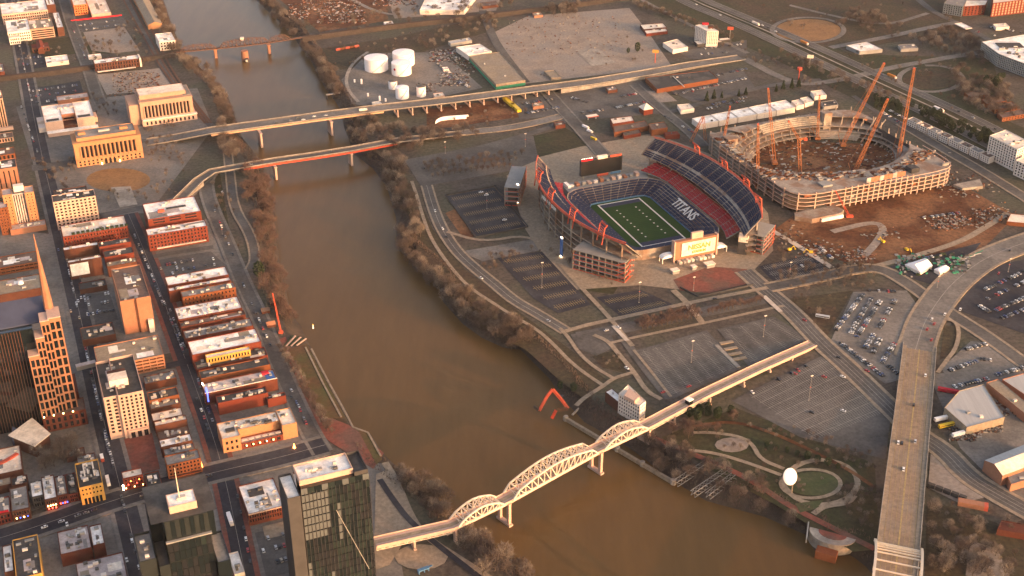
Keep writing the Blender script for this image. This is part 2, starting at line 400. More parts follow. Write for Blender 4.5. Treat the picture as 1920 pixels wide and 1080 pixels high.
S('lawn', 'brown oval of a slip road', [(1515 + 62 * math.cos(a * .2618), 57 + 21 * math.sin(a * .2618)) for a in range(24)], 'plaza_lawn', 2)
S('lawn', 'round brown field inside the east slip road', [(1745 + 52 * math.cos(a * .2618), 148 + 20 * math.sin(a * .2618)) for a in range(24)], 'dry_grass', 2)
S('lawn', 'green field between the railway and the storage tanks', [(575, 95), (740, 70), (900, 35), (915, 60), (800, 95), (720, 130), (640, 130), (600, 120)], 'dry_grass', 1)
S('lawn', 'grassy wedge beside the packed parking lot', [(1480, 560), (1600, 545), (1545, 640), (1500, 590)], 'dry_grass', 1)
S('lawn', 'verge inside the ramp beside the wide bridge', [(1770, 612), (1790, 610), (1795, 640), (1775, 670), (1762, 675)], 'dry_grass', 1)
S('lawn', 'verge around the north end of the wide bridge', [(1660, 600), (1700, 545), (1735, 560), (1700, 640), (1690, 700), (1660, 700)], 'dry_grass', 1)
S('lawn', 'grass below the stadium ramp tower', [(1060, 500), (1165, 528), (1150, 552), (1095, 545)], 'grass', 1)
S('lawn', 'orange brown bank beside the walled car park', [(835, 400), (870, 385), (905, 440), (870, 448)], 'dirt', 1)
S('lawn', 'brown lawn at the bend of the riverside plaza', [(1110, 668), (1160, 655), (1175, 700), (1130, 690)], 'dry_grass', 1)
S('lawn', 'grassy bank beside the downtown riverside road', [(385, 325), (412, 322), (430, 430), (445, 470), (420, 460), (395, 390)], 'grass', 1)
S('lawn', 'lawn round the old brick church', [(20, 82), (140, 68), (150, 100), (30, 115)], 'grass', 1)
S('lawn', 'lawn beside the railway depot', [(155, 82), (205, 70), (215, 100), (165, 102)], 'grass', 1)
# ---- lots
S('parking_lot', 'car park north of the stadium with rows of bare trees', [(758, 300), (1000, 255), (1010, 300), (960, 320), (790, 350)], 'asphalt', 2)
LOTW = [(837, 368), (927, 352), (987, 425), (893, 443)]
S('parking_lot', 'walled dark car park west of the stadium', LOTW, 'dark_asphalt', 2)
LOTSW = [(932, 484), (1016, 472), (1108, 572), (1046, 588), (1000, 560)]
S('parking_lot', 'dark striped car park south west of the stadium', LOTSW, 'dark_asphalt', 2)
LOTS = [(1118, 558), (1202, 544), (1268, 574), (1168, 597)]
S('parking_lot', 'dark car park south of the stadium', LOTS, 'dark_asphalt', 2)
LOTSE = [(1422, 500), (1518, 478), (1570, 510), (1455, 533)]
S('parking_lot', 'dark car park south east of the stadium', LOTSE, 'dark_asphalt', 2)
S('parking_lot', 'grey lot with bare trees between the walkways', [(862, 472), (1005, 448), (1012, 470), (905, 490)], 'old_asphalt', 1)
LOTA = [(1192, 658), (1325, 620), (1392, 690), (1262, 748)]
S('parking_lot', 'empty grey car park north of the footbridge', LOTA, 'asphalt', 2)
LOTB = [(1345, 618), (1452, 594), (1516, 636), (1404, 688)]
S('parking_lot', 'empty grey car park beside the walkway with planters', LOTB, 'asphalt', 2)
LOTC = [(1372, 752), (1552, 662), (1560, 668), (1672, 765), (1660, 862), (1500, 820)]
S('parking_lot', 'large striped car park south of the footbridge', LOTC, 'asphalt', 2)
LOTF = [(1600, 548), (1700, 545), (1718, 570), (1688, 640), (1690, 712), (1660, 720), (1555, 645)]
S('parking_lot', 'gravel parking lot packed with cars west of the wide bridge', LOTF, 'old_asphalt', 2)
LOTE = [(1790, 580), (1850, 500), (1960, 480), (1960, 640)]
S('parking_lot', 'car park in the corner north east of the wide bridge', LOTE, 'dark_asphalt', 1)
LOTD = [(1765, 690), (1820, 640), (1870, 645), (1960, 700), (1900, 715), (1790, 745)]
S('parking_lot', 'car park between the ramp and the grey warehouse', LOTD, 'old_asphalt', 2)
LOTN = [(1035, 175), (1200, 150), (1262, 212), (1085, 225)]
S('parking_lot', 'wide car park below the viaduct', LOTN, 'asphalt', 2)
LOTN2 = [(1255, 170), (1390, 128), (1420, 170), (1300, 192)]
S('parking_lot', 'car park beside the black roofed building', LOTN2, 'asphalt', 2)
S('parking_lot', 'car park of the white hotel', [(1270, 98), (1400, 75), (1400, 105), (1300, 112)], 'asphalt', 2)
S('gravel_yard', 'wide pinkish cleared lot beyond the viaduct', [(928, 60), (990, 30), (1180, 15), (1215, 60), (1260, 125), (960, 160)], 'gravel', 1)
S('concrete_slab', 'pale broken slab in the cleared lot', [(1078, 95), (1120, 92), (1155, 118), (1110, 125)], 'concrete', 3)
S('gravel_yard', 'pale gravel plot beside the black roofed building', [(1212, 172), (1245, 170), (1270, 190), (1235, 193)], 'gravel', 3)
S('gravel_yard', 'stony yard round the storage tanks', [(640, 150), (690, 100), (830, 98), (905, 165), (720, 205), (660, 195)], 'old_asphalt', 2)
S('gravel_yard', 'scrap yard beyond the railway', [(525, 0), (590, -60), (760, -60), (720, 40), (600, 60)], 'dirt', 1)
S('gravel_yard', 'storage yard round the white warehouse', [(700, -60), (960, -60), (930, 20), (740, 35)], 'gravel', 1)
S('gravel_yard', 'brown yard between viaduct and road', [(800, 205), (1010, 178), (1040, 210), (800, 245)], 'dirt', 1)
S('gravel_yard', 'car yard under the viaduct', [(960, 180), (1020, 172), (1060, 215), (975, 225)], 'asphalt', 2)
S('building_site', 'brown earth of the stadium building site', [(1440, 440), (1500, 395), (1800, 345), (1905, 405), (1840, 470), (1640, 500), (1580, 490)], 'dirt', 1)
S('excavation', 'reddish cut in the building site', [(1585, 420), (1700, 385), (1780, 385), (1760, 405), (1650, 455)], 'dirt', 2)
S('excavation', 'dark red cut beside the site road', [(1690, 460), (1790, 440), (1775, 460), (1680, 482)], 'dirt', 2)
S('work_yard', 'work yard with pipes and tents beside the curved road', [(1650, 505), (1840, 455), (1800, 505), (1750, 535)], 'dark_asphalt', 2)
S('work_yard', 'brown earth floor of the stadium under construction', [(1370, 300), (1450, 265), (1640, 270), (1710, 310), (1600, 340), (1440, 350)], 'dirt', 2)
# ---- downtown lots and plazas
S('plaza', 'oval brown lawn before the courthouse', [(222 + 60 * math.cos(a * .2618), 338 + 22 * math.sin(a * .2618)) for a in range(24)], 'plaza_lawn', 3)
S('plaza', 'pale paved approach below the oval lawn', [(208, 352), (245, 350), (258, 384), (225, 390)], 'concrete', 4)
S('plaza', 'paved forecourt of the courthouse', [(140, 318), (270, 294), (300, 340), (250, 360), (175, 365)], 'old_asphalt', 2)
S('parking_lot', 'car park beside the red brick hotel', [(283, 490), (395, 472), (432, 505), (308, 525)], 'asphalt', 2)
S('parking_lot', 'car park beside the blank tan tower', [(145, 555), (205, 548), (222, 600), (155, 615)], 'asphalt', 2)
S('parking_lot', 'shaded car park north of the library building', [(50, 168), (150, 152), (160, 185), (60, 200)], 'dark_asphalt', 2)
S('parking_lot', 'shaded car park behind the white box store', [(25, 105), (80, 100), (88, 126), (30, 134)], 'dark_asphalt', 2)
S('parking_lot', 'bare demolished block north of the courthouse', [(180, 140), (300, 128), (335, 165), (200, 178)], 'gravel', 1)
S('plaza', 'brick plaza below the pale tower', [(205, 830), (285, 812), (300, 880), (222, 900)], 'red_paving', 2)
S('plaza', 'red brick riverfront promenade', [(515, 640), (535, 632), (610, 780), (660, 800), (720, 850), (700, 880), (620, 830), (585, 800)], 'red_paving', 2)
S('terrace', 'stepped grass terrace on the riverfront', [(540, 655), (575, 645), (648, 785), (608, 785)], 'terrace_lawn', 3)
S('terrace', 'lower grass terrace of the riverfront beside the steps', [(672, 808), (690, 812), (716, 862), (706, 872)], 'terrace_lawn', 3)
S('plaza', 'pale plaza under the west end of the footbridge', [(705, 890), (730, 880), (780, 980), (730, 1060), (700, 1070)], 'tan_path', 2)
S('plaza', 'round pale plaza at the lower edge', [(790 + 50 * math.cos(a * .5236), 1045 + 24 * math.sin(a * .5236)) for a in range(12)], 'tan_path', 3)
S('parking_lot', 'small car park behind the white roofed brick block', [(478, 1000), (548, 982), (560, 1070), (500, 1085)], 'asphalt', 2)
S('courtyard', 'pale courtyard behind the white roofed brick block', [(492, 988), (546, 975), (550, 1000), (498, 1012)], 'tan_path', 3)
S('plaza', 'grey asphalt plaza at the bend of the riverside road', [(1070, 628), (1140, 612), (1155, 650), (1118, 668), (1085, 655)], 'asphalt', 2)

# ---- roads
RD = road
RD('road', 'riverside road past the stadium', [(800, 348), (812, 390), (828, 430), (856, 472), (892, 505), (932, 537), (962, 563), (1010, 590), (1062, 622)], 11, 'asphalt', 3, lines=[(0, .4)], side=2.2, side_mat='tan_path')
RD('path', 'riverside footpath on the east bank', [(772, 340), (780, 362), (797, 420), (812, 455), (845, 502), (880, 540), (922, 567), (962, 593), (1007, 618), (1038, 646), (1068, 678), (1100, 703), (1132, 724)], 4, 'tan_path', 3)
RD('path', 'pale walkway curving from the plaza to the river building', [(1050, 616), (1068, 636), (1086, 664), (1115, 690), (1152, 711)], 4, 'tan_path', 4)
RD('path', 'walkway down to the old dock', [(1185, 700), (1150, 710), (1130, 726), (1096, 746), (1080, 762)], 4.5, 'tan_path', 5)
RD('path', 'curved walkway along the empty car park', [(1113, 629), (1140, 640), (1160, 665), (1190, 700), (1212, 735), (1240, 750)], 5, 'tan_path', 5)
RD('road', 'lane beside the empty car park', [(1165, 630), (1190, 665), (1220, 705), (1255, 748)], 9, 'asphalt', 3)
RD('path', 'grass edged kerb beside the empty car park', [(1188, 657), (1215, 690), (1258, 745)], 3, 'tan_path', 5)
RD('pavement', 'pale pavement along the south side of the stadium', [(1060, 622), (1100, 610), (1148, 600), (1285, 570), (1350, 557), (1440, 540)], 6, 'tan_path', 4)
RD('road', 'street south of the stadium with bare trees', [(1085, 632), (1160, 618), (1290, 592), (1440, 560)], 18, 'asphalt', 2)
RD('path', 'pale footpath south of the tree rows', [(1140, 645), (1190, 633), (1318, 607), (1440, 580), (1470, 574)], 4, 'tan_path', 4)
RD('path', 'walkway from the stadium to the street', [(1030, 472), (1062, 510), (1090, 540), (1148, 602), (1165, 625), (1186, 650)], 5, 'tan_path', 5)
RD('path', 'walkway beside the west ramp tower', [(838, 435), (905, 455), (990, 440), (1030, 472)], 5, 'tan_path', 4)
RD('path', 'short walkway from the south plaza', [(1262, 545), (1290, 570), (1318, 608)], 7, 'tan_path', 5)
RD('road', 'street running south past the footbridge end', [(1395, 508), (1440, 548), (1490, 590), (1535, 640), (1600, 698), (1672, 768), (1720, 815), (1770, 845), (1815, 895), (1865, 925), (1950, 972)], 17, 'asphalt', 3, lines=[(0, .4), (4.2, .25), (-4.2, .25)], side=3.5, side_mat='tan_path')
RD('road', 'side street past the south end of the building site', [(1440, 540), (1540, 520), (1600, 505), (1650, 502), (1700, 530), (1757, 572), (1800, 600), (1852, 632), (1960, 712)], 14, 'asphalt', 4, side=3, side_mat='tan_path')
RD('road', 'broad avenue curving east from the wide bridge', [(1711, 674), (1720, 645), (1732, 607), (1755, 570), (1782, 535), (1830, 495), (1880, 470), (1990, 432)], 30, 'old_asphalt', 5, side=3, side_mat='tan_path', lines=[(0, .5)])
RD('path', 'looping ramp path beside the wide bridge', [(1772, 600), (1792, 604), (1799, 625), (1792, 655), (1776, 675), (1758, 700)], 4, 'tan_path', 6)
RD('path', 'bright pale walkway between the open stadium and the building site', [(1442, 430), (1500, 464), (1560, 503)], 7, 'pale_concrete', 5)
RD('path', 'pale crossing strip at the south east stadium corner', [(1432, 556), (1464, 586)], 5, 'pale_concrete', 6)
RD('path', 'pale crossing strip south of the stadium, nearest the river', [(1150, 612), (1176, 640)], 4.5, 'pale_concrete', 6)
RD('path', 'pale crossing strip in the middle of the stadium street', [(1290, 577), (1308, 594)], 4.5, 'pale_concrete', 6)
RD('road', 'site road through the brown earth', [(1640, 500), (1700, 485), (1800, 455), (1850, 425), (1890, 400)], 8, 'tan_path', 3)
RD('road', 'dirt haul road in the building site', [(1560, 435), (1640, 415), (1660, 430), (1640, 460), (1620, 480)], 9, 'gravel', 3)
RD('road', 'street north of the stadium', [(870, 285), (960, 262), (1060, 230), (1075, 210)], 12, 'asphalt', 3)
RD('road', 'road continuing east from the low red bridge', [(740, 264), (800, 257), (880, 248), (960, 240), (1040, 222), (1060, 216)], 15, 'old_asphalt', 4, side=2, side_mat='tan_path')
RD('road', 'street running down past the brick brewery to the stadium', [(1025, 172), (1060, 212), (1100, 255), (1130, 290)], 16, 'asphalt', 5, side=2.5, side_mat='old_asphalt')
RD('road', 'street between the car parks and the long white roofs', [(1190, 160), (1240, 205), (1290, 245), (1320, 275)], 12, 'asphalt', 4, side=2.5, side_mat='old_asphalt')
RD('road', 'street past the black roofed building', [(1240, 215), (1330, 190), (1440, 160), (1540, 150)], 11, 'asphalt', 4)
RD('road', 'road running north past the cleared lot', [(905, 20), (920, 60), (935, 90), (985, 155)], 14, 'asphalt', 3)
RD('road', 'road along the upper yard', [(560, -60), (640, -10), (720, 30), (790, 25)], 8, 'gravel', 3)
RD('road', 'motorway', [(1180, -60), (1272, 0), (1365, 38), (1440, 72), (1545, 122), (1650, 172), (1765, 226), (1860, 275), (1990, 345)], 22, 'asphalt', 4, lines=[(10, .5), (-10, .5), (3.5, .3), (-3.5, .3)])
RD('road', 'far carriageway of the motorway', [(1230, -60), (1300, -8), (1392, 30), (1470, 62), (1575, 108), (1680, 156), (1790, 205), (1885, 252), (2010, 318)], 20, 'asphalt', 4, lines=[(9, .5), (-9, .5), (0, .3)])
RD('median', 'pale median wall of the motorway', [(1205, -60), (1287, -3), (1379, 34), (1456, 67), (1560, 115), (1665, 164), (1778, 216), (1873, 264), (2000, 332)], 3.2, 'concrete', 7)
RD('road', 'slip road west of the motorway', [(1150, -30), (1230, 15), (1300, 50), (1370, 85), (1402, 100)], 9, 'old_asphalt', 3)
loop = [(1515 + 68 * math.cos(a * .35), 57 + 24 * math.sin(a * .35)) for a in range(-3, 16)]
RD('road', 'looping slip road round the brown oval', loop, 8, 'old_asphalt', 4, 1)
loop = [(1745 + 60 * math.cos(a * .35), 148 + 25 * math.sin(a * .35)) for a in range(-5, 13)]
RD('road', 'looping slip road round the brown field', loop, 8, 'old_asphalt', 4, 1)
RD('road', 'road passing under the motorway', [(1395, 110), (1480, 155), (1527, 158), (1602, 145), (1665, 128), (1757, 112), (1800, 104), (1900, 92)], 15, 'old_asphalt', 3)
RD('road', 'road beyond the far slip roads', [(1557, 90), (1665, 70), (1752, 50), (1800, 42)], 14, 'old_asphalt', 5)
RD('road', 'road climbing to the red apartments', [(1690, -30), (1735, 12), (1768, 32), (1802, 46), (1860, 78), (1900, 100)], 13, 'asphalt', 4)
RD('road', 'road behind the far interchange', [(1480, 10), (1560, 30), (1660, 50), (1740, 25)], 9, 'old_asphalt', 3)
RD('road', 'road beside the white apartment block', [(1690, 232), (1760, 275), (1840, 320), (1960, 395)], 14, 'asphalt', 3, side=2.5, side_mat='tan_path')
RD('road', 'service road beside the motorway apartments', [(1600, 180), (1650, 215), (1720, 250), (1800, 300)], 8, 'asphalt', 3)
# downtown avenues
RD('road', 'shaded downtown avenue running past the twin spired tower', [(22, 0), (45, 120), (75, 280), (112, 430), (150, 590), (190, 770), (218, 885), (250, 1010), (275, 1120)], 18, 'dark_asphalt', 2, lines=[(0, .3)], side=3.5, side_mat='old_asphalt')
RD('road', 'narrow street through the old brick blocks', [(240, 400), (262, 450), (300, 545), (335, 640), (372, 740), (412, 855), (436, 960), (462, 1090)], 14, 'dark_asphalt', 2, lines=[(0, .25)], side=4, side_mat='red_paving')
RD('road', 'riverside street below the old warehouses', [(398, 322), (385, 340), (392, 380), (425, 455), (455, 530), (490, 600), (530, 700), (575, 800), (605, 850)], 13, 'asphalt', 3, side=3, side_mat='old_asphalt')
RD('road', 'street curving from the low red bridge', [(400, 322), (370, 345), (345, 372), (300, 385), (240, 395), (190, 405)], 14, 'asphalt', 2, side=2.5, side_mat='old_asphalt')
RD('road', 'lower riverside road beside the trees', [(425, 270), (432, 330), (438, 390), (470, 440), (480, 485), (470, 505)], 9, 'asphalt', 3, side=2, side_mat='tan_path')
RD('road', 'street beside the railway at the top', [(110, -40), (128, 30), (150, 90), (165, 125), (182, 180), (190, 195)], 14, 'asphalt', 3, side=2.5, side_mat='old_asphalt')
RD('road', 'riverside rail yard street', [(215, -40), (240, 10), (280, 80), (305, 130), (355, 195), (400, 240)], 10, 'asphalt', 3)
RD('road', 'street between the courthouses and the high bridge', [(190, 275), (290, 262), (350, 254), (400, 246)], 13, 'asphalt', 3)
RD('road', 'street beside the courthouse', [(60, 316), (120, 308), (180, 300)], 20, 'asphalt', 3)
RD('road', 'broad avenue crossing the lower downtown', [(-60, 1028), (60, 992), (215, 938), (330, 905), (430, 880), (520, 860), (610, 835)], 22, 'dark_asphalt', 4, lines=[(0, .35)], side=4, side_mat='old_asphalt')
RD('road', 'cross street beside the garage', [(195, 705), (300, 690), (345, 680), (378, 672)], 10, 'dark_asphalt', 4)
RD('road', 'cross street below the car park', [(288, 482), (330, 474), (400, 464)], 9, 'asphalt', 4)
RD('path', 'riverside footpath under the footbridge', [(722, 868), (745, 905), (770, 970), (800, 1010), (880, 1060), (940, 1100)], 6, 'tan_path', 4)
RD('road', 'dark riverside lane behind the glass tower', [(712, 900), (735, 935), (765, 975), (810, 1015), (900, 1085)], 5, 'dark_asphalt', 5)
# park paths
RD('path', 'outer oval path of the park', [(1540 + 68 * math.cos(a * .2618), 905 + 42 * math.sin(a * .2618)) for a in range(25)], 5, 'tan_path', 3, 0)
RD('path', 'inner oval path of the park', [(1520 + 56 * math.cos(a * .2618), 908 + 27 * math.sin(a * .2618)) for a in range(25)], 3.5, 'tan_path', 4, 0)
RD('path', 'red brick promenade along the park bank', [(1215, 818), (1300, 852), (1400, 895), (1480, 950), (1560, 990), (1640, 1030)], 6, 'red_paving', 3)
RD('path', 'path along the car park edge of the park', [(1300, 800), (1370, 790), (1430, 805), (1500, 835), (1590, 880), (1640, 915)], 4, 'dirt', 3)
S('pond', 'pale round hollow in the park', [(1372 + 32 * math.cos(a * .5236), 835 + 14 * math.sin(a * .5236)) for a in range(12)], 'gravel', 3)
S('lawn', 'green lawn inside the oval path', [(1525 + 50 * math.cos(a * .2618), 908 + 22 * math.sin(a * .2618)) for a in range(24)], 'lawn_green', 3)
S('lawn', 'green lawn wedge below the oval path', [(1490, 945), (1545, 938), (1530, 955), (1500, 962)], 'lawn_green', 3)
RD('path', 'path from the oval down to the promenade', [(1602, 930), (1590, 945), (1545, 950), (1525, 965)], 5, 'tan_path', 5)
RD('path', 'curving path round the pale hollow', [(1300, 812), (1340, 812), (1390, 820), (1412, 835), (1425, 862), (1470, 880)], 4, 'tan_path', 4)
RD('path', 'path below the pale hollow', [(1290, 845), (1340, 850), (1400, 868), (1465, 892)], 4, 'tan_path', 4)
S('work_yard', 'dirt lot east of the wide bridge', [(1745, 850), (1790, 870), (1860, 930), (1800, 945), (1740, 915)], 'gravel', 2)
S('work_yard', 'pale gravel patch in the lower corner', [(1820, 1015), (1870, 1030), (1900, 1100), (1810, 1080)], 'gravel', 3)
S('yard', 'yard round the warehouses on the east bank', [(1740, 700), (1960, 700), (1960, 960), (1880, 920), (1800, 840)], 'old_asphalt', 1)
# downtown block floors (dark courts and alleys between buildings)
for lab, px in (('between third avenue and the brick street, upper', [(105, 440), (238, 400), (330, 660), (180, 690)]),
                ('between third avenue and the brick street, lower', [(185, 700), (345, 690), (405, 870), (225, 905)]),
                ('between the brick street and the river street', [(275, 430), (392, 410), (600, 830), (420, 865)]),
                ('south of the broad avenue', [(-40, 1015), (220, 945), (560, 850), (720, 870), (760, 1100), (-40, 1100)]),
                ('west of third avenue', [(-80, 420), (105, 440), (205, 905), (-80, 1010)]),
                ('round the courthouses', [(30, 200), (370, 165), (400, 240), (280, 400), (110, 400), (60, 300)])):
    S('paved_block', 'grey paved floor of the city block ' + lab, px, 'old_asphalt', 0.6)
def lot_lines(px, rows, m='paint_yellow', u=12, wid=0.35, label='parking bays'):
    """painted bays: rows of short lines across a four-cornered lot"""
    P = [Vector((*p, 0)) for p in GP(px)]
    mb = MB()
    def at(s, t): return P[0].lerp(P[1], s).lerp(P[3].lerp(P[2], s), t)
    for r in range(rows):
        t = (r + .5) / rows; hw = 5.0 / max(1, (P[3] - P[0]).length)
        n = int((at(1, t) - at(0, t)).length / 2.8)
        for i in range(1, n):
            s = .04 + .92 * i / n; a = at(s, t - hw); b = at(s, t + hw); d = (b - a).normalized(); k = Vector((-d.y, d.x, 0)) * wid / 2
            z = Vector((0, 0, ZL * 2 + .17)); mb.add([a - k + z, a + k + z, b + k + z, b - k + z], [(0, 1, 2, 3)])
        a = at(.04, t); b = at(.96, t); d = (b - a).normalized(); k = Vector((-d.y, d.x, 0)) * wid / 2; z = Vector((0, 0, ZL * 2 + .18))
        mb.add([a - k + z, a + k + z, b + k + z, b - k + z], [(0, 1, 2, 3)])
    return tag(mb.build('bay_marking', m), 'painted bays of the ' + label, kind='structure')
lot_lines(LOTW, 5, 'paint_yellow', label='walled car park west of the stadium')
lot_lines([LOTSW[0], LOTSW[1], LOTSW[2], LOTSW[3]], 6, 'paint_yellow', label='car park south west of the stadium')
lot_lines(LOTS, 2, 'paint_yellow', label='car park south of the stadium')
lot_lines(LOTSE, 3, 'paint_faded', label='car park south east of the stadium')
lot_lines([(1395, 745), (1552, 668), (1668, 770), (1520, 828)], 8, 'paint_faded', wid=.28, label='large car park south of the footbridge')
lot_lines([LOTA[3], LOTA[0], LOTA[1], LOTA[2]], 6, 'paint_faded', wid=.22, label='empty car park north of the footbridge')
lot_lines([LOTB[3], LOTB[0], LOTB[1], LOTB[2]], 4, 'paint_faded', wid=.22, label='empty car park beside the planters')
# low walls round the walled car parks
def low_wall(label, px, h=1.6, t=0.8, m='dark_wall', closed=True):
    P = GP(px); mb = MB(); n = len(P)
    for i in range(n if closed else n - 1):
        a = Vector((*P[i], h / 2)); b = Vector((*P[(i + 1) % n], h / 2)); mb.bar(a, b, t, h)
    return tag(mb.build('low_wall', m), label, 'wall')
low_wall('dark retaining wall round the car park west of the stadium', [(835, 366), (929, 349), (990, 426), (892, 446)])
low_wall('dark hedge-like wall at the foot of the south plaza', [(1275, 540), (1310, 558), (1412, 535)], 2.0, 1.0, closed=False)
low_wall('pale wall beside the walkway with planters', [(1343, 648), (1385, 690)], 1.0, 4.0, 'concrete', False)
for i, (x, y) in enumerate(((1362, 643), (1370, 654), (1378, 664), (1387, 673))):
    a = G(x - 12, y + 2); b = G(x + 12, y - 2)
    tag(MB().bar((*a, .5), (*b, .5), 4, 1.0).build('planter', 'tan_path'), ('first', 'second', 'third', 'last')[i] + ' pale planter strip beside the footbridge, counted from the street', 'planter', 'planter strips beside the footbridge')

# rail yard beside the downtown bank, and town details
for k in range(3): RD('railway_track', ('railway track nearest the sheds in the downtown rail yard', 'middle railway track in the downtown rail yard', 'railway track nearest the river in the downtown rail yard')[k], [(212 + k * 12, -40), (236 + k * 12, 10), (272 + k * 11, 75), (300 + k * 9, 125), (345 + k * 7, 185), (385 + k * 6, 232)], 3.2, 'steel_rust', 6)
S('gravel_yard', 'gravel lot beside the downtown rail yard', [(150, 48), (225, 38), (262, 95), (215, 100), (172, 95)], 'gravel', 1)
S('parking_lot', 'car park below the red fence', [(135, 42), (230, 30), (240, 50), (148, 62)], 'asphalt', 2)
# ================================================================== BRIDGES
def deck_mesh(P, w, t, mi=0):
    """a slab following the 3D polyline P (top surface)"""
    mb = MB(); xy = [(p.x, p.y) for p in P]
    A = offset_line(xy, w / 2); B = offset_line(xy, -w / 2)
    at = [(a[0], a[1], p.z) for a, p in zip(A, P)]; bt = [(b[0], b[1], p.z) for b, p in zip(B, P)]
    ab = [(a[0], a[1], a[2] - t) for a in at]; bb = [(b[0], b[1], b[2] - t) for b in bt]
    mb.strip(bt, at, mi); mb.strip(ab, bb, mi); mb.strip(at, ab, mi); mb.strip(bb, bt, mi)
    mb.add([at[0], bt[0], bb[0], ab[0]], [(0, 1, 2, 3)], mi); mb.add([at[-1], bt[-1], bb[-1], ab[-1]], [(3, 2, 1, 0)], mi)
    return mb
def edge_mesh(P, off, w, z0, z1):
    mb = MB(); xy = [(p.x, p.y) for p in P]
    A = offset_line(xy, off + w / 2); B = offset_line(xy, off - w / 2)
    at = [(a[0], a[1], p.z + z1) for a, p in zip(A, P)]; bt = [(b[0], b[1], p.z + z1) for b, p in zip(B, P)]
    al = [(a[0], a[1], p.z + z0) for a, p in zip(A, P)]; bl = [(b[0], b[1], p.z + z0) for b, p in zip(B, P)]
    mb.strip(bt, at); mb.strip(at, al); mb.strip(bl, bt); mb.strip(al, bl)
    return mb
def refine(P, step=12.0):
    out = [P[0]]
    for a, b in zip(P, P[1:]):
        n = max(1, int((b - a).length / step))
        out += [a.lerp(b, i / n) for i in range(1, n + 1)]
    return out
def pier(root, name, p, ang, ztop, zbot, across, along, m, ends=True):
    mb = MB()
    if ends:
        for s in (-1, 1): mb.box(-along / 2, along / 2, s * across / 2 - along / 2, s * across / 2 + along / 2, zbot, ztop - 1.4)
        mb.box(-along * .55, along * .55, -across / 2 - along * .55, across / 2 + along * .55, ztop - 1.4, ztop)
        mb.box(-along * .75, along * .75, -across / 2 - along, across / 2 + along, zbot - 3, zbot + 2.0)
    else:
        mb.box(-along / 2, along / 2, -across / 2, across / 2, zbot - 3, ztop)
        mb.box(-along * .7, along * .7, -across / 2 - 1, across / 2 + 1, ztop - 1.2, ztop - .01)
    o = mb.build(name, m, root, (p[0], p[1], 0), ang)
    return o

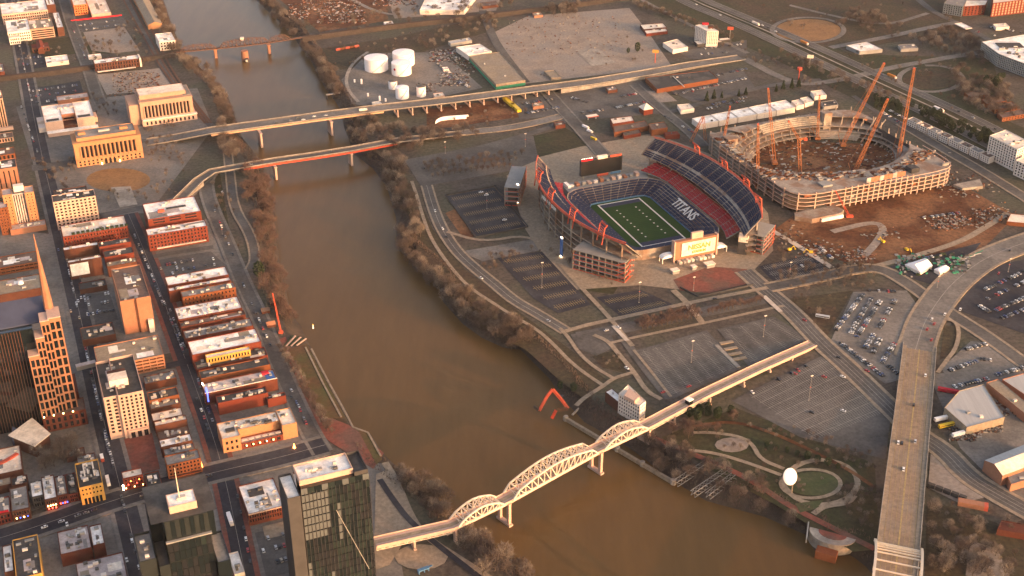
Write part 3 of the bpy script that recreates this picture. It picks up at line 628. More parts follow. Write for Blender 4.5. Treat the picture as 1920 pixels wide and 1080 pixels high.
# ---- the pale truss footbridge
FB = [Vector((-104, 742, 12)), Vector((-47, 761, 13)), Vector((-6, 792, 13.5)), Vector((71, 859, 13.5)), Vector((115, 893, 13)), Vector((175, 948, 9.5)), Vector((232, 996, 6)), Vector((292, 1045, 1.2))]
def footbridge():
    r = thing('pedestrian_bridge', 'long pale steel truss footbridge with three arched spans crossing the muddy river', 'bridge', (0, 0, 0))
    W = 11.0
    deck_mesh(FB, W, 1.3).build('deck', 'cream_stone', r)
    deck_mesh([p + Vector((0, 0, .09)) for p in FB], 4.0, .08).build('walkway', 'tan_path', r)
    for s in (-1, 1):
        edge_mesh(FB, s * W / 2, .5, -2.3, 1.0).build('railing', 'cream_stone', r)
    def truss(a, b, hgt, n):
        d = (b - a); L = d.length; dn = d.normalized(); side = Vector((-dn.y, dn.x, 0)) * (W / 2 + .4)
        t = MB().mesh('truss', 'steel_white'); tr = obj('truss', None, r)
        tops = []
        for s in (-1, 1):
            ch = MB(); web = MB(); pts = []
            for i in range(n + 1):
                f = i / n
                z = 0 if i in (0, n) else hgt * (0.50 + 0.50 * math.sin(math.pi * min(max((f * n - 1) / (n - 2), 0), 1)))
                base = a + d * f + side * s; pts.append((base, base + Vector((0, 0, z))))
            for i in range(n):
                ch.bar(pts[i][1], pts[i + 1][1], 1.25, 1.25); ch.bar(pts[i][0], pts[i + 1][0], 1.1, 1.3)
            for i in range(1, n):
                web.bar(pts[i][0], pts[i][1], .75)
                if i < n - 1:
                    if i < n / 2: web.bar(pts[i][1], pts[i + 1][0], .65)
                    else: web.bar(pts[i][0], pts[i + 1][1], .65)
            ch.build('chord', 'steel_white', tr); web.build('web_member', 'steel_white', tr)
            tops.append(pts)
        br = MB()
        for i in range(1, n):
            br.bar(tops[0][i][1], tops[1][i][1], .65)
            if i < n - 1: br.bar(tops[0][i][1], tops[1][i + 1][1], .45); br.bar(tops[1][i][1], tops[0][i + 1][1], .45)
        for i in (1, n - 1):
            for s in (0, 1):
                e = i - 1 if i == 1 else i + 1
                br.bar(tops[s][i][1] * .45 + tops[s][e][1] * .55, tops[1 - s][i][1] * .75 + tops[1 - s][e][1] * .25, .35)
        br.build('top_bracing', 'steel_white', tr)
    truss(FB[1] + Vector((2, 1.5, 0)), FB[2] - Vector((3, 2.5, 0)), 9.0, 8)
    truss(FB[2] + Vector((3, 2.6, 0)), FB[3] - Vector((3, 2.6, 0)), 13.0, 14)
    truss(FB[3] + Vector((3, 2.4, 0)), FB[4] - Vector((1, 1, 0)), 9.0, 8)
    a = math.atan2(67, 77)
    pier(r, 'pier', FB[2], a, 12.2, WZ, 11, 2.6, 'cream_stone'); pier(r, 'pier', FB[3], a, 12.2, WZ, 11, 2.6, 'cream_stone')
    pier(r, 'pier', FB[1], a, 11.7, -4, 10, 2.2, 'cream_stone'); pier(r, 'pier', FB[4], a, 11.7, -2, 10, 2.2, 'cream_stone')
    pier(r, 'pier', (-76, 751.5), R(19), 11.0, 0, 9, 1.6, 'cream_stone')
    for f in (.14, .34, .54, .70, .84):
        L = FB[4].lerp(FB[7], f); z = 13 - 11.8 * f
        p = FB[4] + (FB[7] - FB[4]) * f
        if z > 2.5: pier(r, 'pier', p, a, z - 1.2, 0, 9, 1.3, 'cream_stone')
    # under-deck bracing of the west approach and the first east span
    for (p, q) in ((FB[0], FB[1]), (FB[4], FB[5])):
        d = (q - p).normalized(); sd_ = Vector((-d.y, d.x, 0)); n = int((q - p).length / 6)
        for s in (-1, 1):
            mb = MB()
            for i in range(n):
                u0 = p + (q - p) * (i / n) + sd_ * s * 5 - Vector((0, 0, 1.3)); u1 = p + (q - p) * ((i + 1) / n) + sd_ * s * 5 - Vector((0, 0, 1.3))
                dn = Vector((0, 0, 2.6)); mb.bar(u0, u0 - dn, .4); mb.bar(u0 - dn, u1 - dn, .45); mb.bar(u0, u1 - dn, .3)
            mb.build('girder_bracing', 'steel_white', r)
    # lift tower by the road
    p = G3(1290, 775, 0)
    t = thing('lift_tower', 'dark lift tower standing against the footbridge above the evergreens', 'tower', p, a)
    MB().box(-2.5, 2.5, -2.5, 2.5, 0, 15).build('shaft', 'tower_glass', t); MB().box(-3, 3, -3, 3, 15, 15.6).build('roof', 'white_roof', t)
footbridge()

# ---- the wide road bridge with white arch ribs
def wide_bridge():
    r = thing('road_bridge', 'wide tan six lane road bridge with white arch ribs at the lower edge', 'bridge', (0, 0, 0))
    P = [Vector((291 - 86.5 * .85, 734.6 - 253 * .85, 15.5)), Vector((291 - 86.5 * .4, 734.6 - 253 * .4, 15.0)), Vector((291, 734.6, 13.5)), Vector((315, 805.4, 11)), Vector((361.8, 941.8, 5)), Vector((377.5, 988, 3.2)), Vector((389, 1022, 1.5)), Vector((396, 1043, .3))]
    W = 31.5
    deck_mesh(P, W, 1.6).build('deck', 'bridge_deck', r)
    for s in (-1, 1): edge_mesh(P, s * (W / 2 - .3), .6, -2.2, 1.1).build('parapet', 'concrete', r)
    for s in (-1, 1):
        deck_mesh([p + Vector((0, 0, .25)) for p in [q + Vector((0, 0, 0)) for q in [Vector((*offset_line([(v.x, v.y) for v in P], s * 13.6)[i], P[i].z)) for i in range(len(P))]]], 3.6, .2).build('pavement', 'tan_path', r)
    mk = MB()
    for off, w in ((0, 1.2), (-3.8, .25), (3.8, .25), (-7.4, .25), (7.4, .25), (-11, .3), (11, .3)):
        xy = [(p.x, p.y) for p in P]; A = offset_line(xy, off + w / 2); B = offset_line(xy, off - w / 2)
        mk.strip([(b[0], b[1], p.z + .05) for b, p in zip(B, P)], [(a[0], a[1], p.z + .05) for a, p in zip(A, P)])
    mk.build('lane_marking', 'paint_yellow', r)
    a = math.atan2(253, 86.5); dirv = Vector((86.5, 253, 0)).normalized(); sd_ = Vector((-dirv.y, dirv.x, 0))
    start = Vector((291, 734.6, 13.5)); span = 166.0; n = 24; ribs = []
    for s in (-1, 1):
        rib = MB(); pts = []
        for i in range(n + 1):
            f = i / n; z = -4 + 31 * 4 * f * (1 - f)
            pts.append(start + dirv * (-span * f + 8) + sd_ * s * (W / 2 + 1.2 - .04 * z) + Vector((0, 0, z)))
        for u, v in zip(pts, pts[1:]): rib.bar(u, v, 1.8, 2.2)
        rib.build('arch_rib', 'steel_white', r); ribs.append(pts)
    for i in range(2, n - 1):
        if i in (2, 3) or i % 2 == 0 or i < 6:
            MB().bar(ribs[0][i], ribs[1][i], .9, .9).build('cross_brace', 'steel_white', r)
        if i % 3 == 0:
            for k in (0, 1):
                q = ribs[k][i]; MB().bar(q, Vector((q.x, q.y, 13.5)), .18).build('hanger', 'steel_white', r)
    for f in (.30, .55, .75):
        p = P[2].lerp(P[5], f); pier(r, 'pier', p, a, p.z - 1.6, 0, 22, 2.0, 'concrete')
    for k in range(7):                                        # lamp posts on the parapets
        for s in (-1, 1):
            q = P[2].lerp(P[5], .08 + k * .14) + sd_ * s * (W / 2 - .2)
            l = MB(); l.cyl(0, 0, 0, 7.5, .12, .08, 6); l.bar((0, 0, 7.4), (-s * sd_.x * 2, -s * sd_.y * 2, 7.6), .12); l.build('lamp_post', 'steel_grey', r, q)
wide_bridge()

# ---- the low red girder bridge and the high bridge with its viaduct
def road_bridge(name, label, pts, w, girder, piers, girder_mat, bents=(), wall_from=None, deck='asphalt'):
    r = thing(name, label, 'bridge')
    P = refine([G3(x, y, z) for x, y, z in pts], 18)
    deck_mesh(P, w, .9).build('deck', deck, r)
    for s in (-1, 1):
        edge_mesh([p for p in P], s * (w / 2 - .25), .5, -.9, 1.1).build('parapet', 'concrete', r)
        deck_mesh([Vector((*offset_line([(v.x, v.y) for v in P], s * (w / 2 - 1.8))[i], P[i].z + .22)) for i in range(len(P))], 2.4, .2).build('pavement', 'tan_path', r)
    if girder:
        Q = [p - Vector((0, 0, .9)) for p in refine([G3(*pts[i]) for i in girder], 10)]
        for s in (-1, 1): edge_mesh(Q, s * (w / 2 - 1.2), .7, -2.6, 0).build('girder', girder_mat, r)
    for (x, y, zt) in piers:
        p = G3(x, y, WZ); d = P[len(P) // 2] - P[len(P) // 2 - 1]
        pier(r, 'pier', p, math.atan2(d.y, d.x), zt, WZ, w * .8, 2.6, 'cream_stone', ends=False)
    for (x, y, z) in bents:
        p = G3(x, y, z); p0 = min(P, key=lambda q: (q.xy - p.xy).length); k = P.index(p0); d = P[min(k + 1, len(P) - 1)] - P[k - 1]
        pier(r, 'bent', p0, math.atan2(d.y, d.x), p0.z - .9, 0, w * .75, 1.4, 'cream_stone')
    if wall_from is not None:
        Q = [p for p in P if p.x > wall_from[0] and p.x < wall_from[1]]
        for s in (-1, 1):
            mb = MB(); xy = offset_line([(q.x, q.y) for q in Q], s * (w / 2 - .6))
            mb.strip([(a[0], a[1], -.3) for a in xy], [(a[0], a[1], q.z - .9) for a, q in zip(xy, Q)]); mb.build('retaining_wall', 'concrete', r)
    return r
road_bridge('girder_bridge', 'low road bridge on red plate girders leading to the east bank stadium', [(330, 380, .4), (348, 362, 3), (372, 338, 7), (398, 321, 9.5), (455, 311, 10.5), (520, 300, 11), (590, 290, 11), (660, 279, 10.5), (740, 264, 8), (800, 257, 4), (870, 249, .5)], 15,
            (4, 5, 6, 7, 8), [(517, 334, 7.5), (658, 308, 7.2)], 'steel_red', wall_from=(-480, -375))
VIA = [(746, 200, 0), (777, 197, 0), (807, 193, 0), (834, 189, 0), (860, 186, 0), (885, 183, 0), (911, 180, 0), (936, 177, 0), (962, 173, 0), (985, 170, 0), (1010, 166, 0), (1034, 163, 0)]
road_bridge('viaduct_bridge', 'high road bridge with orange lit girder and a long viaduct on concrete bents', [(275, 267, .4), (330, 258, 3), (360, 252, 7), (395, 245, 11), (490, 232, 14), (620, 214, 14), (715, 202, 13), (850, 187, 11), (980, 170, 9), (1110, 153, 6.5), (1210, 137, 4.5), (1300, 121, 2), (1390, 108, .4)], 24,
            (3, 4, 5, 6), [(489, 272, 10.2), (620, 250, 10.2)], 'girder_tan', bents=[(x, y + 6, 9) for x, y, z in VIA], wall_from=(60, 420), deck='old_asphalt')

# ---- railway: trestle through the old town, truss bridge, embankment
def railway():
    r = thing('railway_bridge', 'rusty truss railway bridge with a swing span across the river', 'bridge')
    pts = [G3(x, y, z) for x, y, z in ((330, 97, 6), (405, 90, 6), (455, 85, 6), (505, 79, 6), (565, 69, 6))]
    P = refine(pts, 12)
    deck_mesh(P, 6, 1.2).build('track_deck', 'steel_rust', r)
    def rail_truss(a, b, hgt, n):
        d = b - a; dn = d.normalized(); sd_ = Vector((-dn.y, dn.x, 0)) * 3.2; mb = MB()
        for s in (-1, 1):
            top = []
            for i in range(n + 1):
                f = i / n; z = hgt * (.6 + .4 * math.sin(math.pi * f)) if 0 < i < n else 0
                top.append((a + d * f + sd_ * s, a + d * f + sd_ * s + Vector((0, 0, z))))
            for i in range(n):
                mb.bar(top[i][1], top[i + 1][1], .7); mb.bar(top[i][0], top[i][1], .5)
                mb.bar(top[i][1] if i % 2 else top[i][0], top[i + 1][0] if i % 2 else top[i + 1][1], .5)
        mb.build('truss', 'steel_rust', r)
    rail_truss(pts[0].lerp(pts[1], .1), pts[1], 8, 8); rail_truss(pts[1].lerp(pts[2], .15), pts[3], 10, 12); rail_truss(pts[3], pts[4].lerp(pts[3], .35), 8, 6)
    for x, y in ((405, 108), (505, 100)): pier(r, 'pier', G3(x, y, WZ), R(20), 4.8, WZ, 8, 4, 'tan_brick', ends=False)
    p = G3(460, 112, WZ); MB().cyl(0, 0, WZ - 3, 4.8, 6, 5.5, 14).build('swing_pier', 'tan_brick', r, (p.x, p.y, 0))
    hut = MB().box(-2.5, 2.5, -2.5, 2.5, 0, 4).mesh('operator_hut', 'white_wall'); obj('operator_hut', hut, r, pts[2] + Vector((0, 0, 9)))
    m = MB().cyl(0, 0, 0, 12, .3, .2, 6).mesh('signal_mast', 'steel_rust'); obj('signal_mast', m, r, pts[0].lerp(pts[1], .85) + Vector((0, 3, 0))); obj('signal_mast', m, r, pts[3] + Vector((0, 3, 0)))
    b = thing('protection_cell', 'dark mooring cell with white face below the railway bridge', 'mooring', G3(463, 116, WZ))
    MB().cyl(0, 0, -1, 5, 3.4, 3.4, 10).build('cell', 'dark_wall', b); MB().box(-1, 2.2, -3.6, -3.3, 1, 4.6).build('sign_board', 'white_wall', b)
    # embankments carrying the line on both banks
    def bank(label, px, z, wtop, m):
        Q = refine([G3(x, y, z) for x, y in px], 20); mb = MB(); xy = [(q.x, q.y) for q in Q]
        A, B = offset_line(xy, wtop / 2), offset_line(xy, -wtop / 2); A2, B2 = offset_line(xy, wtop / 2 + z * 1.3), offset_line(xy, -wtop / 2 - z * 1.3)
        mb.strip([(p[0], p[1], z) for p in B], [(p[0], p[1], z) for p in A]); mb.strip([(p[0], p[1], z) for p in A], [(p[0], p[1], -.2) for p in A2]); mb.strip([(p[0], p[1], -.2) for p in B2], [(p[0], p[1], z) for p in B])
        o = tag(mb.build('railway_embankment', m), label, kind='structure')
        tk = MB()
        for off in (-1.6, 1.6): ribbon(tk, xy, 1.5, z + .12, 0, off)
        tk.build('track', 'steel_rust', o)
    bank('dark railway embankment running across the upper yard', [(565, 69), (640, 58), (740, 45), (860, 32), (960, 20), (1100, 2), (1250, -20)], 5.5, 7, 'bank_soil')
    bank('dark railway embankment through the upper downtown', [(-60, 152), (0, 143), (80, 134), (165, 123), (250, 109), (330, 98)], 5, 7, 'bank_soil')
railway()
# ================================================================== THE OPEN STADIUM
SA = R(22.0); SC = (149.0, 1314.0)
def stadium():
    r = thing('football_stadium', 'large open football stadium with navy and red seats and coral steel rims', 'stadium', (SC[0], SC[1], 0), SA)
    def rim_x(y): return 112 - 36 * (abs(y + 4) / 128) ** 2.2
    def in_x(y): return 82 - 20 * (abs(y) / 122) ** 2.2
    # --- field
    f = MB().sheet([(-40, -62), (40, -62), (40, 58), (34, 64), (-34, 64), (-40, 58)], .35).build('turf', 'turf', r)
    L, Wd = 56.5, 26.2; k = MB()
    for x0, x1, y0, y1 in ((-Wd - 1.8, -Wd, -L - 1.8, L + 1.8), (Wd, Wd + 1.8, -L - 1.8, L + 1.8), (-Wd, Wd, L, L + 1.8), (-Wd, Wd, -L - 1.8, -L)):
        k.sheet([(x0, y0), (x1, y0), (x1, y1), (x0, y1)], .42)
    k.build('border_line', 'paint_white', f)
    k = MB()
    for i in range(-10, 11): k.sheet([(-Wd, i * 4.57 - .06), (Wd, i * 4.57 - .06), (Wd, i * 4.57 + .06), (-Wd, i * 4.57 + .06)], .41)
    k.build('yard_line', 'turf_line', f)
    nm = MB().sheet([(-.9, -1.0), (.9, -1.0), (.9, 1.0), (-.9, 1.0)], .43).mesh('field_number', 'paint_white')
    for i in range(-4, 5):
        for s in (-1, 1): obj('field_number', nm, f, (s * 12.5, i * 9.14, 0))
    MB().sheet([(-Wd, L - 8.5), (Wd, L - 8.5), (Wd, L), (-Wd, L)], .40).build('end_zone', 'seat_navy', f)
    MB().sheet([(-Wd, -L), (Wd, -L), (Wd, -L + 8.5), (-Wd, -L + 8.5)], .40).build('end_zone', 'seat_navy', f)
    # --- seating
    def section(name, a0, a1, b0, b1, z0, z1, rows, m):
        """terraced block between inner edge a0-a1 and outer edge b0-b1"""
        mb = MB(); A0, A1, B0, B1 = (Vector((*p, 0)) for p in (a0, a1, b0, b1))
        for i in range(rows):
            f0, f1 = i / rows, (i + 1) / rows; z = z0 + (z1 - z0) * (i + .5) / rows; zp = z0 + (z1 - z0) * (i - .5) / rows if i else z0 - .6
            p, q, s_, t_ = A0.lerp(B0, f0), A1.lerp(B1, f0), A1.lerp(B1, f1), A0.lerp(B0, f1)
            mb.add([(p.x, p.y, z), (q.x, q.y, z), (s_.x, s_.y, z), (t_.x, t_.y, z), (p.x, p.y, zp), (q.x, q.y, zp)], [(0, 1, 2, 3), (4, 5, 1, 0)])
        return mb.build(name, m, r)
    def slope(name, ys, fx0, fx1, z0, z1, s, m, thick=1.2):
        mb = MB(); a = [(s * fx0(y), y, z0) for y in ys]; b = [(s * fx1(y), y, z1) for y in ys]
        al = [(p[0], p[1], p[2] - thick) for p in a]; bl = [(p[0], p[1], p[2] - thick) for p in b]
        mb.strip(a, b); mb.strip(al, bl); mb.strip(a, al); mb.strip(b, bl)
        mb.add([a[0], b[0], bl[0], al[0]], [(0, 1, 2, 3)]); mb.add([a[-1], b[-1], bl[-1], al[-1]], [(0, 1, 2, 3)])
        return mb.build(name, m, r)
    ys = [-122 + 244 * i / 32 for i in range(33)]
    for s in (-1, 1):
        side = 'west' if s < 0 else 'east'
        slope('upper_deck', ys, in_x, rim_x, 26.6, 45.4, s, 'raw_concrete')
        n = 16
        for i in range(n):
            y0, y1 = -120 + 240 * i / n + .7, -120 + 240 * (i + 1) / n - .7
            mid = lambda y: in_x(y) + (rim_x(y) - in_x(y)) * .30
            mid2 = lambda y: in_x(y) + (rim_x(y) - in_x(y)) * .37
            section('seating_section', (s * in_x(y0), y0), (s * in_x(y1), y1), (s * mid(y0), y0), (s * mid(y1), y1), 27.2, 32.6, 3, 'seat_navy')
            section('seating_section', (s * mid2(y0), y0), (s * mid2(y1), y1), (s * rim_x(y0), y0), (s * rim_x(y1), y1), 34.4, 45.8, 8, 'seat_navy')
        # club tier in red
        cy = [-96 + 200 * i / 20 for i in range(21)]
        c0 = lambda y: 67 - 18 * max(0, (abs(y) - 60) / 50) ** 1.6
        c1 = lambda y: 83 - 12 * max(0, (abs(y) - 60) / 50) ** 1.6
        slope('club_deck', cy, c0, c1, 13.2, 20.6, s, 'grey_wall')
        for i in range(14):
            y0, y1 = -96 + 200 * i / 14 + .5, -96 + 200 * (i + 1) / 14 - .5
            section('club_section', (s * c0(y0), y0), (s * c0(y1), y1), (s * c1(y0), y0), (s * c1(y1), y1), 13.8, 21.4, 5, 'seat_red')
        # glazed suites behind the club tier
        mb = MB(); a = [(s * (c1(y) + .5), y, 20.6) for y in cy]; b = [(s * (c1(y) + .5), y, 25.8) for y in cy]; mb.strip(a, b); mb.build('suite_glazing', 'window_glass', r)
        # concrete columns and raking beams under the upper deck
        for i in range(13):
            y = -114 + 228 * i / 12
            col = MB(); col.bar((s * (rim_x(y) - 4), y, 0), (s * (rim_x(y) - 4), y, 41.6), 1.6, 1.4); col.bar((s * (in_x(y) + 5), y, 0), (s * (in_x(y) + 5), y, 27), 1.4, 1.4)
            col.bar((s * (in_x(y) + 1), y, 24.4), (s * (rim_x(y) - 1), y, 42.6), 1.2, 2.0); col.build('frame', 'raw_concrete', r)
        # concourse floors
        for z in (6.5, 13.0, 19.5, 26.0):
            mb = MB(); a = [(s * (in_x(y) + 4), y, z) for y in ys]; b = [(s * (rim_x(y) - 3), y, z) for y in ys]
            mb.strip(a, b); mb.strip(b, [(p[0], p[1], z + 1.3) for p in b]); mb.build('concourse_floor', 'raw_concrete', r)
        # coral rim truss
        rp = [Vector((s * (rim_x(y) + .6), y, 47.0)) for y in ys]; tr = MB()
        for i, (u, v) in enumerate(zip(rp, rp[1:])):
            tr.bar(u, v, 1.0, 1.0); tr.bar(u - Vector((0, 0, 2.2)), v - Vector((0, 0, 2.2)), .9, .9); tr.bar(u, v - Vector((0, 0, 2.2)), .4)
        tr.build('rim_truss', 'steel_coral', r)
        # light frames rising over the rim
        for y in (-92, -45, 8, 60):
            x = s * rim_x(y); lf = MB()
            for dy in (-6, 6):
                lf.bar((x + s * 2, y + dy, 36), (x - s * 1, y + dy, 55), 1.0, 1.0); lf.bar((x - s * 1, y + dy, 55), (x - s * 4, y + dy, 58), 1.0, 1.0)
            for z in (49, 52, 55): lf.bar((x - s * .5, y - 6.5, z), (x - s * .5, y + 6.5, z), .7, .7)
            lf.bar((x - s * 3.0, y - 6.5, 57), (x - s * 3.0, y + 6.5, 57), .5, 2.6); lf.build('light_frame', 'steel_coral', r)
    # bowl round the field
    def ring(hw, hl, c):  # rounded rectangle, counter-clockwise from the south-west corner
        pts = []
        for cx, cy_, a0 in ((hw - c, hl - c, 0), (-(hw - c), hl - c, 90), (-(hw - c), -(hl - c), 180), (hw - c, -(hl - c), 270)):
            for i in range(5): a = R(a0 + 90 * i / 4); pts.append((cx + c * math.cos(a), cy_ + c * math.sin(a)))
        return pts
    def dens(P, n):  # resample a closed ring at n points
        seg = [(P[i], P[(i + 1) % len(P)]) for i in range(len(P))]; ln = [math.dist(a, b) for a, b in seg]; T = sum(ln); out = []
        for k in range(n):
            d = T * k / n; i = 0
            while d > ln[i]: d -= ln[i]; i += 1
            (a, b) = seg[i]; f_ = d / ln[i]; out.append((a[0] + (b[0] - a[0]) * f_, a[1] + (b[1] - a[1]) * f_))
        return out
    N = 44
    I = dens(ring(40, 62, 9), N); O = dens(ring(65, 86, 26), N)
    mb = MB(); mb.strip([(p[0], p[1], 1.6) for p in I + I[:1]], [(p[0], p[1], 12.6) for p in O + O[:1]]); mb.strip([(p[0], p[1], 12.6) for p in O + O[:1]], [(p[0], p[1], 0) for p in O + O[:1]])
    mb.build('bowl_slab', 'raw_concrete', r)
    mb = MB(); I2 = dens(ring(39.6, 61.6, 9), N); mb.strip([(p[0], p[1], .3) for p in I2 + I2[:1]], [(p[0], p[1], 2.1) for p in I2 + I2[:1]]); mb.strip([(p[0], p[1], 2.1) for p in I2 + I2[:1]], [(p[0], p[1], 2.1) for p in I + I[:1]]); mb.build('field_wall', 'wall_blue', r)
    for i in range(N):
        a0, a1 = Vector((*I[i], 0)), Vector((*I[(i + 1) % N], 0)); b0, b1 = Vector((*O[i], 0)), Vector((*O[(i + 1) % N], 0))
        sh = .035; c0_, c1_ = a0.lerp(a1, sh), a1.lerp(a0, sh); d0, d1 = b0.lerp(b1, sh), b1.lerp(b0, sh)
        mx = (a0.x + a1.x) / 2; my = (a0.y + a1.y) / 2
        zt = 13.0
        section('bowl_section', c0_.xy, c1_.xy, d0.xy, d1.xy, 2.2, zt, 7, 'seat_navy')
    # lettering woven into the east bowl seats
    def text(body, size, m, loc, rot, ext=.12, sx=1.0):
        cu = bpy.data.curves.new('lettering', 'FONT'); cu.body = body; cu.size = size; cu.extrude = ext; cu.align_x = 'CENTER'; cu.align_y = 'CENTER'
        cu.materials.append(MATS[m]); o = bpy.data.objects.new('lettering', cu); COL.objects.link(o); o.parent = r; o.location = loc; o.rotation_euler = rot; o.scale = (sx, 1, 1)
        cu.offset = .25; bpy.context.view_layer.update()
        me = bpy.data.meshes.new_from_object(o.evaluated_get(bpy.context.evaluated_depsgraph_get())); q = obj('lettering', me, r, loc); q.rotation_euler = rot; q.scale = (sx, 1, 1)
        bpy.data.objects.remove(o); return q
    t = text('TITANS', 17.5, 'seat_light', (53.5, -6, 8.9), (0, 0, 0), .15, .85)
    t.rotation_euler = (Matrix.Rotation(R(-90), 3, 'Z') @ Matrix.Rotation(R(24.5), 3, 'X')).to_euler()
    # --- north scoreboard
    def board(name, x0, x1, y, z0, z1, m):
        b = obj(name, None, r, (0, 0, 0))
        MB().box(x0, x1, y - 1.5, y + 3, z0, z1).build('housing', 'dark_wall', b); MB().box(x0 + .6, x1 - .6, y - 1.9, y - 1.5, z0 + .6, z1 - .6).build('screen', m, b)
        lg = MB()
        for x in (x0 + 4, (x0 + x1) / 2, x1 - 4): lg.bar((x, y + 1, 0), (x, y + 1, z0), 1.6)
        lg.build('support', 'steel_grey', b); return b
    b = board('scoreboard', -20, 36, 124, 9, 29, 'screen_black')
    for x, m in ((-12, 'red_awning'), (27, 'steel_coral')):
        ov = MB(); n = 14; ov.prism([(x + 8 * math.cos(2 * math.pi * i / n), 122.6 + 1.0 * math.sin(2 * math.pi * i / n)) for i in range(n)], 28.8, 31.4); ov.build('sign_panel', m, b)
    MB().box(2, 15, 121, 125, 29.1, 33).build('sign_panel', 'cream_roof', b); MB().box(2, 17, 121.6, 122.3, 6, 9).build('sign_panel', 'steel_coral', b); MB().box(20, 34, 121.6, 122.3, 6.2, 9).build('sign_panel', 'wall_blue', b)
    for i in range(6): MB().box(-18 + 2.6 * i, -17.4 + 2.6 * i, 124, 125, 29.0, 31).build('lamp', 'lamp_white', b)
    # --- south scoreboard seen from behind, with the sign
    b = obj('scoreboard', None, r, (0, 0, 0)); x0, x1, y = -12, 39, -104
    MB().box(x0, x1, y, y + 5, 3, 24.5).build('housing', 'tan_brick', b)
    MB().box(x0 - 1.5, x0 - .01, y - .5, y + 6, 0, 25.5).build('tower', 'cream_stone', b); MB().box(x1 + .01, x1 + 1.6, y - .5, y + 6, 0, 25.5).build('tower', 'cream_stone', b)
    MB().box(x0 + 7.4, x1 - 1.8, y - .9, y - .05, 6.5, 22.2).build('sign_panel', 'cream_roof', b)
    MB().box(8, 22, y + 1, y + 4, 24.52, 32).build('speaker_box', 'cream_stone', b)
    text('NISSAN', 8.2, 'yellow_paint', (17, y - 1.06, 15.6), (R(90), 0, 0), .12, 1.0)
    text('STADIUM', 4.0, 'yellow_paint', (17, y - 1.06, 9.6), (R(90), 0, 0), .12, 1.0)
    for i in range(9): MB().box(x0 + 5 * i + 3, x0 + 5 * i + 6.5, y - 6, y - .6, 0, 3.0).build('kiosk', ('cream_roof', 'grey_wall', 'white_wall')[i % 3], b)
    # lettering on the west rim
    t = text('NISSAN  STADIUM', 5.4, 'paint_white', (-rim_x(10) - 1.4, 8, 40.5), (R(90), 0, R(-90)), .1, .9)
    # ramp towers at three corners
    def ramp_tower(cx, cy_, w, d, ang, h, lev):
        t_ = obj('ramp_tower', None, r, (cx, cy_, 0), ang)
        for i in range(lev + 1):
            z = h * i / lev
            MB().box(-w / 2, w / 2, -d / 2, d / 2, z - .8, z).build('ramp_floor', 'grey_wall', t_)
            if i < lev:
                e = MB(); e.box(-w / 2 - .2, w / 2 + .2, -d / 2 - .25, -d / 2 - .02, z + .5, z + 1.1); e.box(w / 2 + .02, w / 2 + .25, -d / 2, d / 2, z + .5, z + 1.1); e.box(-w / 2 - .25, -w / 2 - .02, -d / 2, d / 2, z + .5, z + 1.1); e.build('rail', 'steel_red', t_)
                dz = h / lev; q = MB(); q.bar((w / 2 + .4, -d / 2 + 1, z + .6), (w / 2 + .4, d / 2 - 1, z + dz), .4, .9); q.bar((w * .32, -d / 2 - .4, z + .6), (w / 2, -d / 2 - .4, z + dz + .4), .4, .9); q.build('ramp_rail', 'steel_coral', t_)
        n = int(w / 7)
        for i in range(n + 1):
            for sy in (-1, 1): MB().box(-w / 2 + w * i / n - .5, -w / 2 + w * i / n + .5, sy * (d / 2 - .6) - .5, sy * (d / 2 - .6) + .5, 0, h - .82).build('column', 'raw_concrete', t_)
        MB().box(-w / 2 + 3, w / 2 - 3, -d / 2 + 4, d / 2 - 4, 0, h - 1).build('core', 'dark_wall', t_)
        return t_
    ramp_tower(-93, -93, 62, 22, R(-53), 24, 4)
    ramp_tower(93, -104, 34, 24, R(38), 22, 4)
    ramp_tower(-107, 122, 62, 18, R(60), 24, 4)
    ramp_tower(105, 104, 40, 18, R(-55), 22, 4)
    # tall banner signs
    for x, y, m in ((-121, -46, 'sign_blue'), (-113, 100, 'sign_blue')):
        bn = obj('banner_sign', None, r, (x, y, 0))
        MB().box(-.5, .5, -3, 3, 2, 24).build('panel', 'blue_paint' if m == 'sign_blue' else m, bn); MB().box(-.6, .6, -1.6, 1.6, 24.02, 24.7).build('lamp', 'lamp_white', bn); MB().box(-.6, .6, -1.6, 1.6, 1.2, 1.98).build('lamp', 'lamp_white', bn)
    # VIP lounge at the south east corner
    MB().prism([(62, -112), (70, -118), (74, -112), (68, -104)], 0, 16).build('stair_tower', 'dark_wall', r)
    MB().prism([(61, -113), (69, -119), (75, -112), (68, -103)], 16.02, 22).build('stair_roof', 'cream_roof', r)
    # small buildings between the north board and the bowl
    MB().prism([(-52, 88), (56, 88), (62, 112), (-50, 114)], 0, 8).build('north_concourse', 'grey_wall', r)
    for i in range(12): MB().box(-44 + 8 * i, -39.5 + 8 * i, 100, 104 + i % 2 * 3, 8.02, 10.5 + (i % 3)).build('kiosk', ('white_wall', 'tan_brick', 'grey_wall', 'cream_stone')[i % 4], r)
    MB().box(-48, -44, 98, 112, 8.02, 11).build('kiosk', 'white_roof', r)
    for x in (-30, -2, 22): MB().box(x, x + 9, 90, 94, 8.02, 9.6).build('tent_row', 'grey_roof', r)
    return r
stadium()
patch('plaza', 'tan paved plaza round the open stadium', [(990, 300), (1090, 275), (1225, 250), (1360, 300), (1440, 400), (1450, 470), (1400, 520), (1290, 545), (1200, 535), (1060, 545), (985, 430), (950, 330)], 'tan_path', 1)
patch('plaza', 'reddish paved forecourt south of the sign', [(1275, 545), (1262, 525), (1330, 500), (1400, 505), (1420, 528), (1330, 550)], 'red_paving', 2.2)
